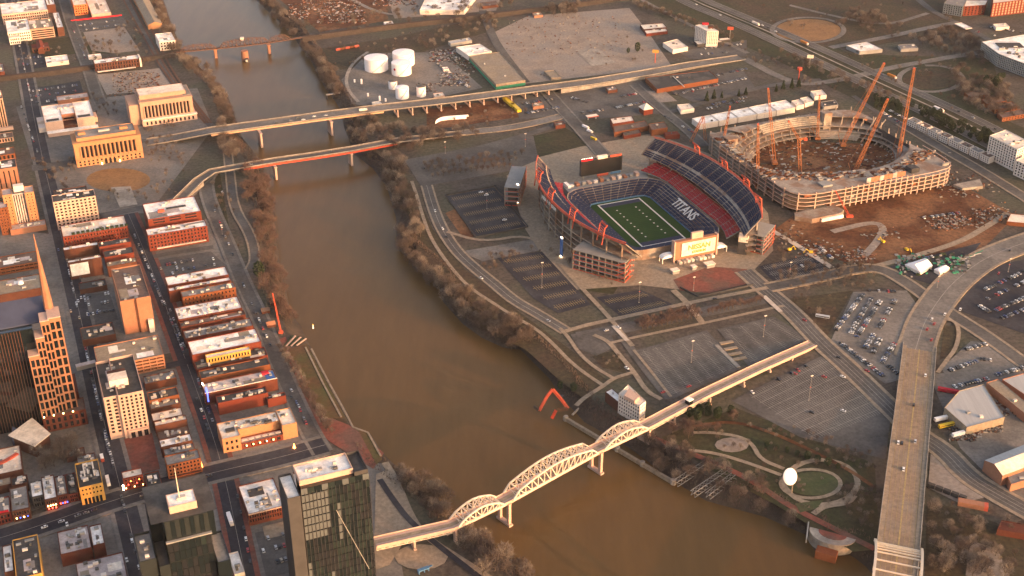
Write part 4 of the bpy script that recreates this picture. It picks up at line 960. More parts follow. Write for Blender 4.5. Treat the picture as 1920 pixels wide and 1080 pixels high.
for i, (x, y, w, d, m, lab) in enumerate(((1265, 512, 8, 6, 'cream_roof', 'small cream tent roof on the stadium forecourt, west of the square lawn'), (1330, 500, 10, 7, 'cream_roof', 'cream box kiosk on the stadium forecourt beside the sign'), (1300, 505, 5, 5, 'white_wall', 'small white kiosk in the middle of the stadium forecourt'))):
    p = G3(x, y); t = thing('kiosk', lab, 'kiosk', p, SA); MB().box(-w / 2, w / 2, -d / 2, d / 2, 0, 4).build('walls', 'grey_wall', t); MB().box(-w / 2 - .5, w / 2 + .5, -d / 2 - .5, d / 2 + .5, 4.02, 4.6).build('roof', m, t)
for i, (x, y, lab) in enumerate(((1252, 490, 'white domed gate canopy west of the stadium sign'), (1346, 472, 'white domed gate canopy east of the stadium sign'))):
    p = G3(x, y); t = thing('gate_canopy', lab, 'canopy', p, SA, 'white gate canopies beside the stadium sign')
    mb = MB(); n = 8
    A = [(-9 * math.cos(math.pi * k / n), -4, 6 + 3.5 * math.sin(math.pi * k / n)) for k in range(n + 1)]; B = [(a[0], 4, a[2]) for a in A]
    mb.strip(A, B); mb.strip([(a[0], a[1], a[2] - .4) for a in A], [(b[0], b[1], b[2] - .4) for b in B]); mb.strip(A, [(a[0], a[1], 6) for a in A]); mb.build('vault', 'white_roof', t)
    for sx in (-8.5, 8.5):
        for sy in (-3.5, 3.5): MB().box(sx - .4, sx + .4, sy - .4, sy + .4, 0, 6).build('post', 'white_wall', t)
# ================================================================== THE STADIUM UNDER CONSTRUCTION
def UV(u, v):  # street-grid coordinates -> world
    return rot2((u, v), GA)
def new_stadium():
    cu, cv = 925.0, 1212.0
    w = UV(cu, cv)
    r = thing('unfinished_stadium', 'concrete frame of a new stadium under construction with open floors and an oval pit', 'building site', (w[0], w[1], 0), GA)
    N = 96
    def outer(a, k=1.0):
        c, s = math.cos(a), math.sin(a); p = 9.0
        q = (abs(c) ** p + abs(s) ** p) ** (-1 / p); return (118 * k * c * q, 110 * k * s * q)
    def inner(a, k=1.0): return (6 + 96 * k * math.cos(a), 14 + 66 * k * math.sin(a))
    A = [2 * math.pi * i / N for i in range(N)]
    def slab(z, k, t=.6, a0=0, a1=N, ko=1.0, m='raw_concrete'):
        mb = MB(); idx = [i % N for i in range(a0, a1 + 1)]
        o = [(*outer(A[i], ko), z) for i in idx]; n_ = [(*inner(A[i], k), z) for i in idx]
        ol = [(p[0], p[1], z - t) for p in o]; nl = [(p[0], p[1], z - t) for p in n_]
        mb.strip(n_, o); mb.strip(ol, nl); mb.strip(o, ol); mb.strip(nl, n_); return mb.build('floor_slab', m, r)
    def box_at(name, x, y, w_, z0, z1, m): return MB().box(x - w_ / 2, x + w_ / 2, y - w_ / 2, y + w_ / 2, z0, z1).build(name, m, r)
    # front (south) and west sides: five open floors; north and east rise as bare frames
    H = [5, 10, 15, 20, 25]
    slab(5, 1.04); slab(10, 1.08); slab(15, 1.14)
    slab(20, 1.22, a0=30, a1=N - 6); slab(25, 1.28, a0=36, a1=72)
    slab(24.5, 1.30, a0=8, a1=34, ko=.97)
    cm = MB().box(-.65, .65, -.65, .65, 0, 1).mesh('column', 'cream_stone'); cmr = MB().box(-.55, .55, -.55, .55, 0, 1).mesh('column', 'raw_concrete')
    rg = random.Random(3)
    for i in range(N):
        a = A[i]; x, y = outer(a, .992)
        top = 26 if 30 <= i <= 78 else (21 if i > 78 or i < 4 else 22 + rg.random() * 7)
        if 22 <= i <= 30: top = 24
        if i % 2 == 0 or 66 <= i <= 84: obj('column', cm if i > 34 else cmr, r, (x, y, .02), 0, (1, 1, top))
        if i % 2 == 0:
            for k, zt in ((1.05, 4.6), (1.13, 14), (1.27, 24 if 6 < i < 70 else 14)):
                x, y = inner(a, k); obj('column', cmr, r, (x, y, .03), 0, (1, 1, zt + rg.random() * (2.5 if zt > 20 else 0)))
        if i % 2 == 0:                                        # raking beams of the bowl
            p0, p1 = inner(a, 1.0), inner(a, 1.16); q0, q1 = inner(a, 1.18), inner(a, 1.34)
            MB().bar((*p0, 1.0), (*p1, 9.5), .9, 1.4).build('raker', 'raw_concrete', r)
            if 4 < i < 52: MB().bar((*q0, 15.5), (*q1, 27), .9, 1.3).build('raker', 'raw_concrete', r)
    mb = MB(); o = [outer(A[i % N], .945) for i in range(N + 1)]; mb.strip([(*q, 0) for q in o], [(*q, 19) for q in o]); mb.build('interior_shade_wall', 'dark_wall', r)  # added dark ring, stands in for the shade deep inside the floors
    # edge beams on the sunlit south face and the west face
    for z in H[:4] + [24.6]:
        mb = MB(); o = [outer(A[i % N], 1.003) for i in range(40, 92)]
        for u, v in zip(o, o[1:]): mb.bar((*u, z - .2), (*v, z - .2), .5, .8)
        mb.build('edge_beam', 'cream_stone', r)
    # pre-cast seating units already set on the north side, and panels
    for k0, k1, z0, z1, a0, a1 in ((1.0, 1.14, 1.6, 9.8, 9, 19), (1.02, 1.15, 2.0, 10.2, 36, 44), (1.19, 1.32, 16.5, 26.5, 16, 30)):
        for i in range(a0, a1):
            p, q, s_, t_ = inner(A[i], k0), inner(A[i + 1], k0), inner(A[i + 1], k1), inner(A[i], k1); mb = MB()
            for j in range(5):
                f0, f1 = j / 5, (j + 1) / 5; z = z0 + (z1 - z0) * f1; L = lambda u, v, f: (u[0] + (v[0] - u[0]) * f, u[1] + (v[1] - u[1]) * f)
                mb.add([(*L(p, t_, f0), z), (*L(q, s_, f0), z), (*L(q, s_, f1), z), (*L(p, t_, f1), z), (*L(p, t_, f0), z - 2), (*L(q, s_, f0), z - 2)], [(0, 1, 2, 3), (4, 5, 1, 0)])
            mb.build('seating_unit', 'concrete', r)
    for i in range(9):                                        # coral formwork panels along the south rim
        MB().box(-18 + 6.2 * i, -12.2 + 6.2 * i, -107.5, -106.8, 25.2, 31.5).build('formwork_panel', 'tan_brick' if i % 3 else 'pink_roof', r)
    for i in range(12):
        x, y = outer(A[52 + i * 3], .97); z = H[i % 4]; MB().box(x - 5, x + 5, y - 1, y + 1, z + .02, z + 3.4).build('wall_panel', ('orange_brick', 'brown_brick', 'grey_wall')[i % 3], r)
    box_at('core', -66, -92, 13, 0, 27, 'grey_wall'); box_at('core', 62, -90, 12, 0, 26, 'dark_wall'); box_at('core', -98, 70, 14, 0, 28, 'raw_concrete'); box_at('core', 60, 90, 12, 0, 32, 'raw_concrete')
    # entrance apron at the south west corner
    MB().prism([(-122, -118), (-118, -110.2), (-62, -110.2), (-60, -126), (-70, -132), (-108, -132)], 0, 6).build('podium', 'raw_concrete', r)
    MB().box(-96, -66, -134.2, -132.1, .5, 4.5).build('sign_hoarding', 'white_roof', r)
    MB().prism([(110, -112), (112, -126), (140, -130), (150, -112)], 0, 3.5).build('podium', 'concrete', r)
    # clutter on the top floor: stacks of formwork, one mass of small pieces
    mb = MB()
    for _ in range(700):
        i = rg.uniform(28, 86); a = 2 * math.pi * i / N; k = rg.uniform(1.3, 1.6); x, y = inner(a, k)
        ox, oy = outer(a, .96)
        if math.hypot(x, y) > math.hypot(ox, oy): x, y = ox, oy
        z = 25.02 if 37 <= i <= 71 else 20.02 if 31 <= i <= 88 else 15.02
        w_ = rg.uniform(.8, 3.5); mb.box(x - w_, x + w_, y - w_ * rg.random() - .3, y + .5, z, z + rg.uniform(.4, 2.2), rg.randrange(4))
    stuff(mb.build('formwork_clutter', ['raw_concrete', 'brown_brick', 'dirt', 'grey_wall'], r))
    mb = MB()
    for _ in range(520):
        a = rg.uniform(0, 6.283); k = math.sqrt(rg.random()) * .95; x, y = inner(a, k); w_ = rg.uniform(.6, 3.2)
        mb.box(x - w_, x + w_, y - w_ * rg.random() - .3, y + .6, .02, rg.uniform(.3, 1.6), rg.randrange(5))
    stuff(mb.build('pit_clutter', ['bank_soil', 'dirt', 'brown_brick', 'grey_wall', 'dirt'], r))
    return r
new_stadium()

def lattice(mb, p, q, w, bay=6.0, taper=.5):
    p, q = Vector(p), Vector(q); d = q - p; L = d.length; n = max(2, int(L / bay)); dn = d.normalized()
    sx = dn.cross(Vector((0, 1, .01))).normalized(); sy = dn.cross(sx).normalized(); rings = []
    for i in range(n + 1):
        f = i / n; k = w / 2 * (1 - (1 - taper) * f); c = p + d * f
        rings.append([c + sx * k + sy * k, c - sx * k + sy * k, c - sx * k - sy * k, c + sx * k - sy * k])
    for i in range(n):
        for j in range(4):
            mb.bar(rings[i][j], rings[i + 1][j], .36); mb.bar(rings[i][j], rings[i + 1][(j + 1) % 4], .22)
def crane(label, base, tip, w=3.4, mast=None, name='lattice_crane'):
    x, y = G(*base); r = thing(name, label, 'crane', (x, y, 0), 0, 'orange cranes over the building site')
    body = MB(); body.box(-3.5, 3.5, -4, 4, 1.4, 4.4); body.build('cab', 'crane_orange', r)
    for s in (-1, 1): MB().box(s * 3.2 - .9, s * 3.2 + .9, -4.6, 4.6, 0, 1.5).build('crawler_track', 'dark_wall', r)
    m = MB()
    if mast:
        lattice(m, (0, 0, 4), mast, w, taper=.9); m.build('mast', 'crane_orange', r); m = MB(); lattice(m, mast, tip, w * .8); m.build('boom', 'crane_orange', r)
        MB().bar(Vector(mast) + Vector((8, 0, 3)), mast, 1.6, 2.2).build('counterweight_arm', 'crane_orange', r)
        MB().box(mast[0] + 6, mast[0] + 10, -1.5, 1.5, mast[2] - 1, mast[2] + 2.5).build('counterweight', 'steel_coral', r)
    else:
        lattice(m, (0, 0, 4), tip, w); m.build('boom', 'crane_orange', r)
        k = MB(); k.bar((-3, 2, 4), (-7, 5, 16), .5); k.bar((-7, 5, 16), Vector(tip) * .97, .16); k.build('stay', 'crane_orange', r)
    k = MB(); k.bar(tip, (tip[0] + (2 if tip[0] >= 0 else -2), tip[1], max(8, tip[2] * .3)), .14); k.build('hoist_rope', 'dark_wall', r)
    MB().box(tip[0] - 1, tip[0] + 1, tip[1] - 1, tip[1] + 1, tip[2] - .8, tip[2] + .8).build('boom_head', 'steel_coral', r)
crane('upright orange lattice crane behind the coral rim of the finished stadium', (1420, 353), (-7, 0, 84))
crane('slender orange crane leaning slightly west over the north west corner of the pit', (1452, 309), (-18, 0, 102))
crane('orange tower crane with raised jib in the middle west of the pit', (1500, 335), (-22, 0, 76), mast=(-7, 0, 52))
crane('tallest orange crane boom leaning far east across the motorway', (1580, 275), (38, 0, 114), 4.0)
crane('orange crane boom leaning east from the centre of the pit', (1600, 331), (28, 0, 102), 4.0)
crane('orange crane standing nearly upright at the east end of the pit', (1682, 309), (2, 0, 128), 4.0)
def aframe(label, base, hgt):
    x, y = G(*base); r = thing('derrick', label, 'crane', (x, y, 0), 0)
    m = MB(); lattice(m, (0, 0, 0), (14, 0, hgt), 3, taper=.8); m.build('front_leg', 'crane_orange', r); m = MB(); lattice(m, (20, 4, 0), (14, 0, hgt), 3, taper=.8); m.build('back_leg', 'crane_orange', r)
crane('slim orange crane at the north rim of the unfinished stadium beside the market halls', (1532, 262), (-4, 0, 62), 2.8)
crane('slim orange crane between the two stadiums at the north west corner', (1352, 290), (6, 0, 66), 2.8)
aframe('short orange A-frame derrick behind the east stand', (1295, 266), 36)
x, y = G(1591, 408); r = thing('mobile_crane', 'small red mobile crane on the earth before the unfinished stadium', 'crane', (x, y, 0), 0)
m = MB(); lattice(m, (0, 0, 3), (-17, 10, 30), 1.8); m.build('boom', 'steel_red', r); MB().box(-3, 5, -2, 2, .8, 3.4).build('cab', 'steel_red', r); MB().box(-4, 6, -2.2, 2.2, 0, .78).build('chassis', 'dark_wall', r)
# crane on the downtown river bank
x, y = G(527, 626); r = thing('boom_lift', 'orange red boom crane on the downtown river bank', 'crane', (x, y, 0), 0)
m = MB(); lattice(m, (0, 0, 3), (-5, 4, 44), 1.2); m.build('boom', 'steel_coral', r); MB().box(-2, 2, -1.5, 1.5, .8, 3.6).build('cab', 'steel_coral', r); MB().box(-3.5, 3.5, -2.4, 2.4, 0, .78).build('chassis', 'dark_wall', r)
# site plant: excavators and lorries with parts
def digger(label, px, rz, m='yellow_metal'):
    p = G3(*px); r = thing('excavator', label, 'excavator', p, rz, 'plant on the building site')
    for s in (-1, 1): MB().box(-2.4, 2.4, s * 1.4 - .45, s * 1.4 + .45, 0, 1.0).build('crawler_track', 'dark_wall', r)
    MB().box(-2.2, 1.8, -1.5, 1.5, 1.02, 3.0).build('body', m, r)
    k = MB(); k.bar((1.6, 0, 2.2), (5, 0, 5), .6); k.bar((5, 0, 5), (7.5, 0, 1.4), .5); k.box(6.8, 8.2, -.8, .8, .2, 1.5); k.build('arm', m, r)
for (px, rz, lab) in (((1480, 470), .4, 'yellow excavator beside the white hoarding'), ((1655, 455), 2.0, 'yellow excavator beside the haul road bend'), ((1520, 475), 3.0, 'yellow excavator among the stored materials south of the new stadium'), ((1700, 470), 5.2, 'yellow excavator on the dark red cut'), ((1875, 415), 1.0, 'orange excavator at the east corner of the site')): digger(lab, px, rz, 'yellow_metal' if 'yellow' in lab else 'crane_orange')
# scattered site materials (pallets, bundles, pipes): one uncountable mass
rg = random.Random(11); mb = MB()
SITE = [(1450, 440), (1580, 420), (1700, 400), (1810, 390), (1890, 405), (1840, 440), (1700, 475), (1600, 490), (1500, 470)]
for cx, cy, sx, sy, n in ((1530, 470, 40, 16, 150), (1600, 480, 40, 14, 130), (1800, 412, 60, 12, 190), (1770, 425, 40, 10, 100), (1480, 440, 25, 15, 60), (1860, 400, 40, 12, 90), (1650, 440, 30, 12, 40), (1640, 300, 90, 25, 90), (1800, 350, 60, 22, 160), (1740, 300, 40, 14, 150), (1380, 400, 8, 12, 20)):
    for _ in range(n):
        p = G(cx + rg.gauss(0, sx * .5), cy + rg.gauss(0, sy * .5)); a = rg.random() * 3.14; w_ = rg.uniform(.6, 2.2); l_ = rg.uniform(.8, 4); c, s = math.cos(a) * l_ / 2, math.sin(a) * l_ / 2
        mb.bar((p[0] - c, p[1] - s, .6), (p[0] + c, p[1] + s, .6), w_, rg.uniform(.4, 1.3), rg.choice((0, 1, 2, 3, 3, 4, 4, 5, 6)))
tag(mb.build('site_materials', ['concrete', 'grey_wall', 'brown_brick', 'dirt', 'dark_wall', 'tan_brick', 'gravel']), 'scattered pallets, bundles and rubble on the building site', 'materials', kind='stuff')
# white marquees and pipe bundles in the work yard
def tent(label, px4, h, ridge):
    P = [Vector((*G(*p), 0)) for p in px4]; c = sum(P, Vector()) / 4
    r = thing('marquee', label, 'tent', c); mb = MB(); Q = [p - c for p in P]
    a, b = (Q[0] + Q[3]) / 2 * .8, (Q[1] + Q[2]) / 2 * .8; a.z = b.z = ridge
    v = [(q.x, q.y, h) for q in Q] + [tuple(a), tuple(b)]
    mb.add(v, [(0, 1, 5, 4), (2, 3, 4, 5), (1, 2, 5), (3, 0, 4)]); mb.build('canopy', 'tank_white', r)
    w = MB(); w.prism([(q.x * .96, q.y * .96) for q in Q], 0, h - .05); w.build('walls', 'white_wall', r)
tent('large white marquee in the work yard by the curved road', [(1695, 502), (1733, 490), (1748, 504), (1725, 517)], 4, 8)
tent('small cream marquee beside the large white one', [(1750, 511), (1768, 503), (1780, 508), (1762, 518)], 4, 6)
for i in range(14):
    a = G(1782 + i * 3.6, 497 - i * 1.5); b = G(1790 + i * 3.6 + 6, 505 - i * 1.4 - 12 - (i % 3) * 4)
    tag(MB().bar((*a, .5), (*b, .5), 1.0, .9).build('pipe_bundle', ('white_wall', 'green_plastic', 'concrete')[i % 3]), ('white', 'green', 'grey')[i % 3] + ' pipe bundle, number %s from the marquee in the fan of pipes' % ('one two three four five six seven eight nine ten eleven twelve thirteen fourteen'.split()[i]), 'pipes', 'pipes fanned out in the work yard')
mb = MB(); rg = random.Random(5)
for _ in range(260):
    p = G(rg.uniform(1660, 1840), 0) if False else G(1680 + rg.random() * 140, 500 - rg.random() * 30 + rg.random() * 22); w_ = rg.uniform(.5, 2)
    mb.box(p[0] - w_, p[0] + w_, p[1] - w_, p[1] + w_, .05, rg.uniform(.5, 2), rg.randrange(4))
tag(mb.build('yard_materials', ['green_plastic', 'dark_wall', 'grey_wall', 'evergreen']), 'green and grey materials stored in the work yard', 'materials', kind='stuff')
# ================================================================== DOWNTOWN
def to_grid(p, ang): return rot2(p, -ang)
def facade(mb, P0, ax, n, w, h, cols, rows, wf, hf, z0, z1, mx, depth, mi=0):
    """a wall with real window openings; returns the centre of each opening and its size"""
    P0, ax, n = Vector(P0), Vector(ax), Vector(n)
    pw = (w - 2 * mx) / cols; ow = pw * wf; xs = [0.0]
    for i in range(cols): c = mx + (i + .5) * pw; xs += [c - ow / 2, c + ow / 2]
    xs.append(w)
    ph = (z1 - z0) / rows; oh = ph * hf; zs = [0.0]
    for i in range(rows): c = z0 + (i + .5) * ph; zs += [c - oh / 2, c + oh / 2]
    zs.append(h); up = Vector((0, 0, 1)); pt = lambda x, z, d=0.0: P0 + ax * x + up * z - n * d
    for j in range(0, len(zs) - 1, 2): mb.add([pt(0, zs[j]), pt(w, zs[j]), pt(w, zs[j + 1]), pt(0, zs[j + 1])], [(0, 1, 2, 3)], mi)
    cen = []
    for j in range(1, len(zs) - 1, 2):
        for i in range(0, len(xs) - 1, 2): mb.add([pt(xs[i], zs[j]), pt(xs[i + 1], zs[j]), pt(xs[i + 1], zs[j + 1]), pt(xs[i], zs[j + 1])], [(0, 1, 2, 3)], mi)
        for i in range(1, len(xs) - 1, 2):
            a, b, c, d = (xs[i], zs[j]), (xs[i + 1], zs[j]), (xs[i + 1], zs[j + 1]), (xs[i], zs[j + 1])
            for u, v in ((a, b), (b, c), (c, d), (d, a)): mb.add([pt(*u), pt(*v), pt(*v, depth), pt(*u, depth)], [(3, 2, 1, 0)], mi)
            cen.append(pt((xs[i] + xs[i + 1]) / 2, (zs[j] + zs[j + 1]) / 2, depth - .06))
    return cen, ow, oh
UNIT = [MB().box(-.5, .5, -.5, .5, 0, 1).mesh('rooftop_unit', m) for m in ('unit_metal', 'unit_dark', 'white_wall', 'grey_wall')]
def body(r, w, d, h, wall, roof, par=.8, win=None, side=None, base=0.0, at=(0, 0), glassm='window_glass', name='walls', depth=.35, top=True):
    """one block of a building: walls with openings in the front, roof behind a parapet"""
    x, y = at; mb = MB(); X0, X1, Y0, Y1 = x - w / 2, x + w / 2, y - d / 2, y + d / 2; panes = []
    if win:
        cols, rows, wf, hf, z0, z1 = win[:6]; mx = win[6] if len(win) > 6 else 1.0
        cen, ow, oh = facade(mb, (X0, Y0, base), (1, 0, 0), (0, -1, 0), w, h - base, cols, rows, wf, hf, z0, z1, mx, depth); panes.append((cen, ow, oh, 0))
    else: mb.add([(X0, Y0, base), (X1, Y0, base), (X1, Y0, h), (X0, Y0, h)], [(0, 1, 2, 3)])
    if side:
        cols, rows, wf, hf, z0, z1 = side[:6]
        cen, ow, oh = facade(mb, (X1, Y0, base), (0, 1, 0), (1, 0, 0), d, h - base, cols, rows, wf, hf, z0, z1, 1.0, depth); panes.append((cen, ow, oh, 1))
    else: mb.add([(X1, Y0, base), (X1, Y1, base), (X1, Y1, h), (X1, Y0, h)], [(0, 1, 2, 3)])
    mb.add([(X1, Y1, base), (X0, Y1, base), (X0, Y1, h), (X1, Y1, h)], [(0, 1, 2, 3)]); mb.add([(X0, Y1, base), (X0, Y0, base), (X0, Y0, h), (X0, Y1, h)], [(0, 1, 2, 3)])
    t = min(.5, w * .1, d * .1); zr = h - par                 # parapet top and inner face
    o = [(X0, Y0), (X1, Y0), (X1, Y1), (X0, Y1)]; i_ = [(X0 + t, Y0 + t), (X1 - t, Y0 + t), (X1 - t, Y1 - t), (X0 + t, Y1 - t)]
    for k in range(4):
        j = (k + 1) % 4; mb.add([(*o[k], h), (*o[j], h), (*i_[j], h), (*i_[k], h)], [(0, 1, 2, 3)]); mb.add([(*i_[k], h), (*i_[j], h), (*i_[j], zr), (*i_[k], zr)], [(0, 1, 2, 3)])
    wo = mb.build(name, wall, r)
    if top: MB().sheet(i_, zr).build('roof', roof, r)
    for cen, ow, oh, sd_ in panes:
        if len(cen) <= 120 and sd_ == 0:
            me = MB().box(-ow / 2, ow / 2, -.05, .05, -oh / 2, oh / 2).mesh('window', glassm)
            for c in cen: obj('window', me, r, c)
        else:
            k = MB()
            for c in cen:
                if sd_: k.box(c.x - .05, c.x + .05, c.y - ow / 2, c.y + ow / 2, c.z - oh / 2, c.z + oh / 2)
                else: k.box(c.x - ow / 2, c.x + ow / 2, c.y - .05, c.y + .05, c.z - oh / 2, c.z + oh / 2)
            stuff(k.build('small_windows', glassm, r))
    return zr
def units(r, w, d, z, n, rg, at=(0, 0), big=1.0):
    for i in range(min(4, max(1, int(w * d / 250)))):          # mats and repairs laid on the roof
        a, b = rg.uniform(.12, .34) * w, rg.uniform(.15, .4) * d; x, y = at[0] + rg.uniform(-w / 2 + a / 2 + .6, w / 2 - a / 2 - .6), at[1] + rg.uniform(-d / 2 + b / 2 + .6, d / 2 - b / 2 - .6)
        MB().sheet([(x - a / 2, y - b / 2), (x + a / 2, y - b / 2), (x + a / 2, y + b / 2), (x - a / 2, y + b / 2)], z + .03 + .012 * i).build('roof_patch', rg.choice(('pink_roof', 'grey_roof', 'tan_roof', 'cream_roof', 'white_roof')), r)
    for _ in range(int(n * 1.7 + .5)):
        me = rg.choice(UNIT); a, b, c = rg.uniform(1.4, 4.2) * big, rg.uniform(1.2, 3.2) * big, rg.uniform(.9, 2.4) * big
        obj('rooftop_unit', me, r, (at[0] + rg.uniform(-w / 2 + a, w / 2 - a) if w > 2.2 * a else at[0], at[1] + rg.uniform(-d / 2 + b, d / 2 - b) if d > 2.2 * b else at[1], z + .02), 0, (a, b, c))
_seed = [100]
def place(FL, FR, B, h, ang=GA):
    a, b, c = (to_grid(G(*p, h), ang) for p in (FL, FR, B))
    u0, u1, v0, v1 = a[0], b[0], (a[1] + b[1]) / 2, c[1]
    if v1 - v0 < 6: v1 = v0 + 6
    return (u0 + u1) / 2, (v0 + v1) / 2, u1 - u0, v1 - v0
def bld(label, FL, FR, B, h, wall, roof, win=None, n=3, ang=GA, name='building', cat='building', group=None, side=None, par=.8, glassm='window_glass', big=1.0, depth=.35):
    cu, cv, w, d = place(FL, FR, B, h, ang); p = rot2((cu, cv), ang); _seed[0] += 1; rg = random.Random(_seed[0])
    r = thing(name, label, cat, (p[0], p[1], 0), ang, group)
    zr = body(r, w, d, h, wall, roof, par, win, side, glassm=glassm, depth=depth)
    units(r, w, d, zr, n, rg, big=big); r['dims'] = (w, d, h); return r
def dims(r): return tuple(r['dims'])
def W(cols, rows, z0, z1, wf=.55, hf=.6, mx=1.0): return (cols, rows, wf, hf, z0, z1, mx)
def box(r, name, x0, x1, y0, y1, z0, z1, m): return MB().box(x0, x1, y0, y1, z0, z1).build(name, m, r)

# ---- the two columned courthouses
r = bld('long limestone courthouse tinted sunlit orange, with thirteen tall dark windows facing the oval lawn', (137.5, 272.5), (263, 252), (250, 236), 31, 'sun_tinted_stone', 'grey_roof', None, 0, name='courthouse', cat='courthouse')
w, d, h = dims(r)
for o in [c for c in r.children]: bpy.data.objects.remove(o)
mb = MB(); cen, ow, oh = facade(mb, (-w / 2, -d / 2, 9), (1, 0, 0), (0, -1, 0), w, 22, 13, 1, .52, .88, 1, 18.5, w * .085, 1.6)
mb.box(-w / 2, w / 2, -d / 2 + 1.7, d / 2, 9, 30.9)
mb.build('walls', 'sun_tinted_stone', r); me = MB().box(-ow / 2, ow / 2, -.05, .05, -oh / 2, oh / 2).mesh('tall_window', 'window_glass')
for c in cen: obj('tall_window', me, r, c)
pw = (w - 2 * w * .085) / 13
cm = MB().cyl(0, 0, 0, 16.5, .75, .65, 10).mesh('column', 'sun_tinted_stone')
for i in range(14): obj('column', cm, r, (-w / 2 + w * .085 + pw * i, -d / 2 - .35, 10))
mb = MB(); cen, ow, oh = facade(mb, (-w / 2, -d / 2 - 1.2, 0), (1, 0, 0), (0, -1, 0), w, 8.98, 15, 2, .4, .62, .5, 8.4, 2, .6); mb.box(-w / 2, w / 2, -d / 2 - .4, d / 2, 0, 8.97); mb.sheet([(-w / 2, -d / 2 - 1.2), (w / 2, -d / 2 - 1.2), (w / 2, -d / 2), (-w / 2, -d / 2)], 8.98); mb.build('base', 'sun_tinted_stone', r)
me = MB().box(-ow / 2, ow / 2, -.05, .05, -oh / 2, oh / 2).mesh('window', 'window_glass')
for c in cen: obj('window', me, r, c)
box(r, 'cornice', -w / 2 - .6, w / 2 + .6, -d / 2 - .8, d / 2 + .6, 30.92, 32, 'sun_tinted_stone')
body(r, w * .88, d * .8, 36.5, 'sun_tinted_stone', 'grey_roof', at=(0, 1.5), base=32.02, name='attic')
box(r, 'rooftop_unit', -w * .40, -w * .29, -2, 3, 36.0, 39, 'sun_tinted_stone'); box(r, 'rooftop_unit', w * .22, w * .34, -2, 3, 36.0, 39, 'sun_tinted_stone'); box(r, 'rooftop_unit', -8, 6, 0, 4, 36, 38, 'unit_metal')
for i in (-1, 0, 1): box(r, 'door', i * 5.4 - 1.6, i * 5.4 + 1.6, -d / 2 - 1.35, -d / 2 - 1.21, 0.2, 5.8, 'window_glass')
for x in (-11, 11): box(r, 'lamp', x - .6, x + .6, -d / 2 - 3, -d / 2 - 1.9, 0, 2.6, 'lamp_warm')

r = bld('cream stone public hall with white clerestory roof behind the courthouse', (252, 197), (359, 179), (348, 160), 32, 'limestone', 'grey_roof', None, 0, name='public_hall', cat='hall')
w, d, h = dims(r)
for o in [c for c in r.children]: bpy.data.objects.remove(o)
mb = MB(); cen, ow, oh = facade(mb, (-w / 2 + 7, -d / 2, 8), (1, 0, 0), (0, -1, 0), w - 7, 24, 13, 1, .5, .86, .5, 20, 4.5, 1.6); mb.box(-w / 2 + 7, w / 2, -d / 2 + 1.7, d / 2, 8, 31.9); mb.build('walls', 'limestone', r)
me = MB().box(-ow / 2, ow / 2, -.05, .05, -oh / 2, oh / 2).mesh('tall_window', 'window_glass')
for c in cen: obj('tall_window', me, r, c)
pw = (w - 7 - 9) / 13; cm = MB().cyl(0, 0, 0, 17.5, .8, .7, 10).mesh('column', 'limestone')
for i in range(14): obj('column', cm, r, (-w / 2 + 11.5 + pw * i, -d / 2 - .35, 9))
box(r, 'base', -w / 2 + 7, w / 2 + 3, -d / 2 - 5, d / 2, 0, 7.97, 'cream_stone'); box(r, 'ledge', -w / 2 + 7.5, w / 2 + 3.6, -d / 2 - 5.6, -d / 2 - .1, 7.99, 9.2, 'white_wall')
for i in range(12): box(r, 'window', -w / 2 + 12 + i * 5.6, -w / 2 + 14.4 + i * 5.6, -d / 2 - 5.06, -d / 2 - 5.02, 1.5, 6, 'window_glass')
box(r, 'side_wing', -w / 2 - 7, -w / 2 + 6.95, -d / 2 + 4, d / 2, 0, 29, 'limestone'); box(r, 'cornice', -w / 2 + 6.5, w / 2 + .5, -d / 2 - .5, d / 2 + .5, 31.92, 33, 'limestone')
body(r, w * .80, d * .62, 39, 'limestone', 'cream_roof', at=(1, 1), base=33.02, name='clerestory', par=.3); box(r, 'side_roof', w / 2 - 11, w / 2 - .5, -d / 2 + 6, d / 2 - 2, 33.02, 33.6, 'grey_roof')

# ---- white office block with two dark light wells
r = bld('boxy white office block with two dark square roof wells north west of the courthouse', (84, 229), (177, 218.5), (164, 188), 18, 'cream_stone', 'white_roof', None, 0, name='office_block', cat='office')
w, d, h = dims(r)
for o in [c for c in r.children]: bpy.data.objects.remove(o)
for s, f in ((-1, .36), (1, .36)): body(r, w * f, d, 18, 'cream_stone', 'white_roof', at=(s * w * .32, 0), name='wing')
body(r, w * .28, d * .66, 18, 'tan_brick', 'white_roof', at=(0, d * .17), name='wing', win=W(1, 3, 1, 14, .9, .5)); box(r, 'terrace', -w * .14 + .1, w * .14 - .1, -d * .5 + 3, -d * .17, 0, 9, 'brown_brick')
for s in (-1, 1): box(r, 'light_well', s * w * .32 - 9, s * w * .32 + 7, -d * .5 + 4, -d * .5 + 12, 17.22, 17.5, 'dark_wall')
for i in range(3): box(r, 'rooftop_unit', -12 + 8 * i, -7 + 8 * i, d * .22, d * .36, 17.22, 19, 'pink_roof')
box(r, 'podium', -w / 2 + 1, w / 2 + 2, -d / 2 - 9, -d / 2 - .02, 0, 5, 'cream_stone'); box(r, 'podium_roof', -w / 2 + .5, w / 2 + 2.5, -d / 2 - 9.5, -d / 2 - .02, 5.01, 5.6, 'white_roof')
for y in (-d * .2, d * .22): box(r, 'portico', -w / 2 - 9, -w / 2 - .02, y - 8, y + 8, 0, 6.5, 'white_wall')
box(r, 'portico', w / 2 + .02, w / 2 + 5, -8, 12, 0, 7, 'cream_stone')

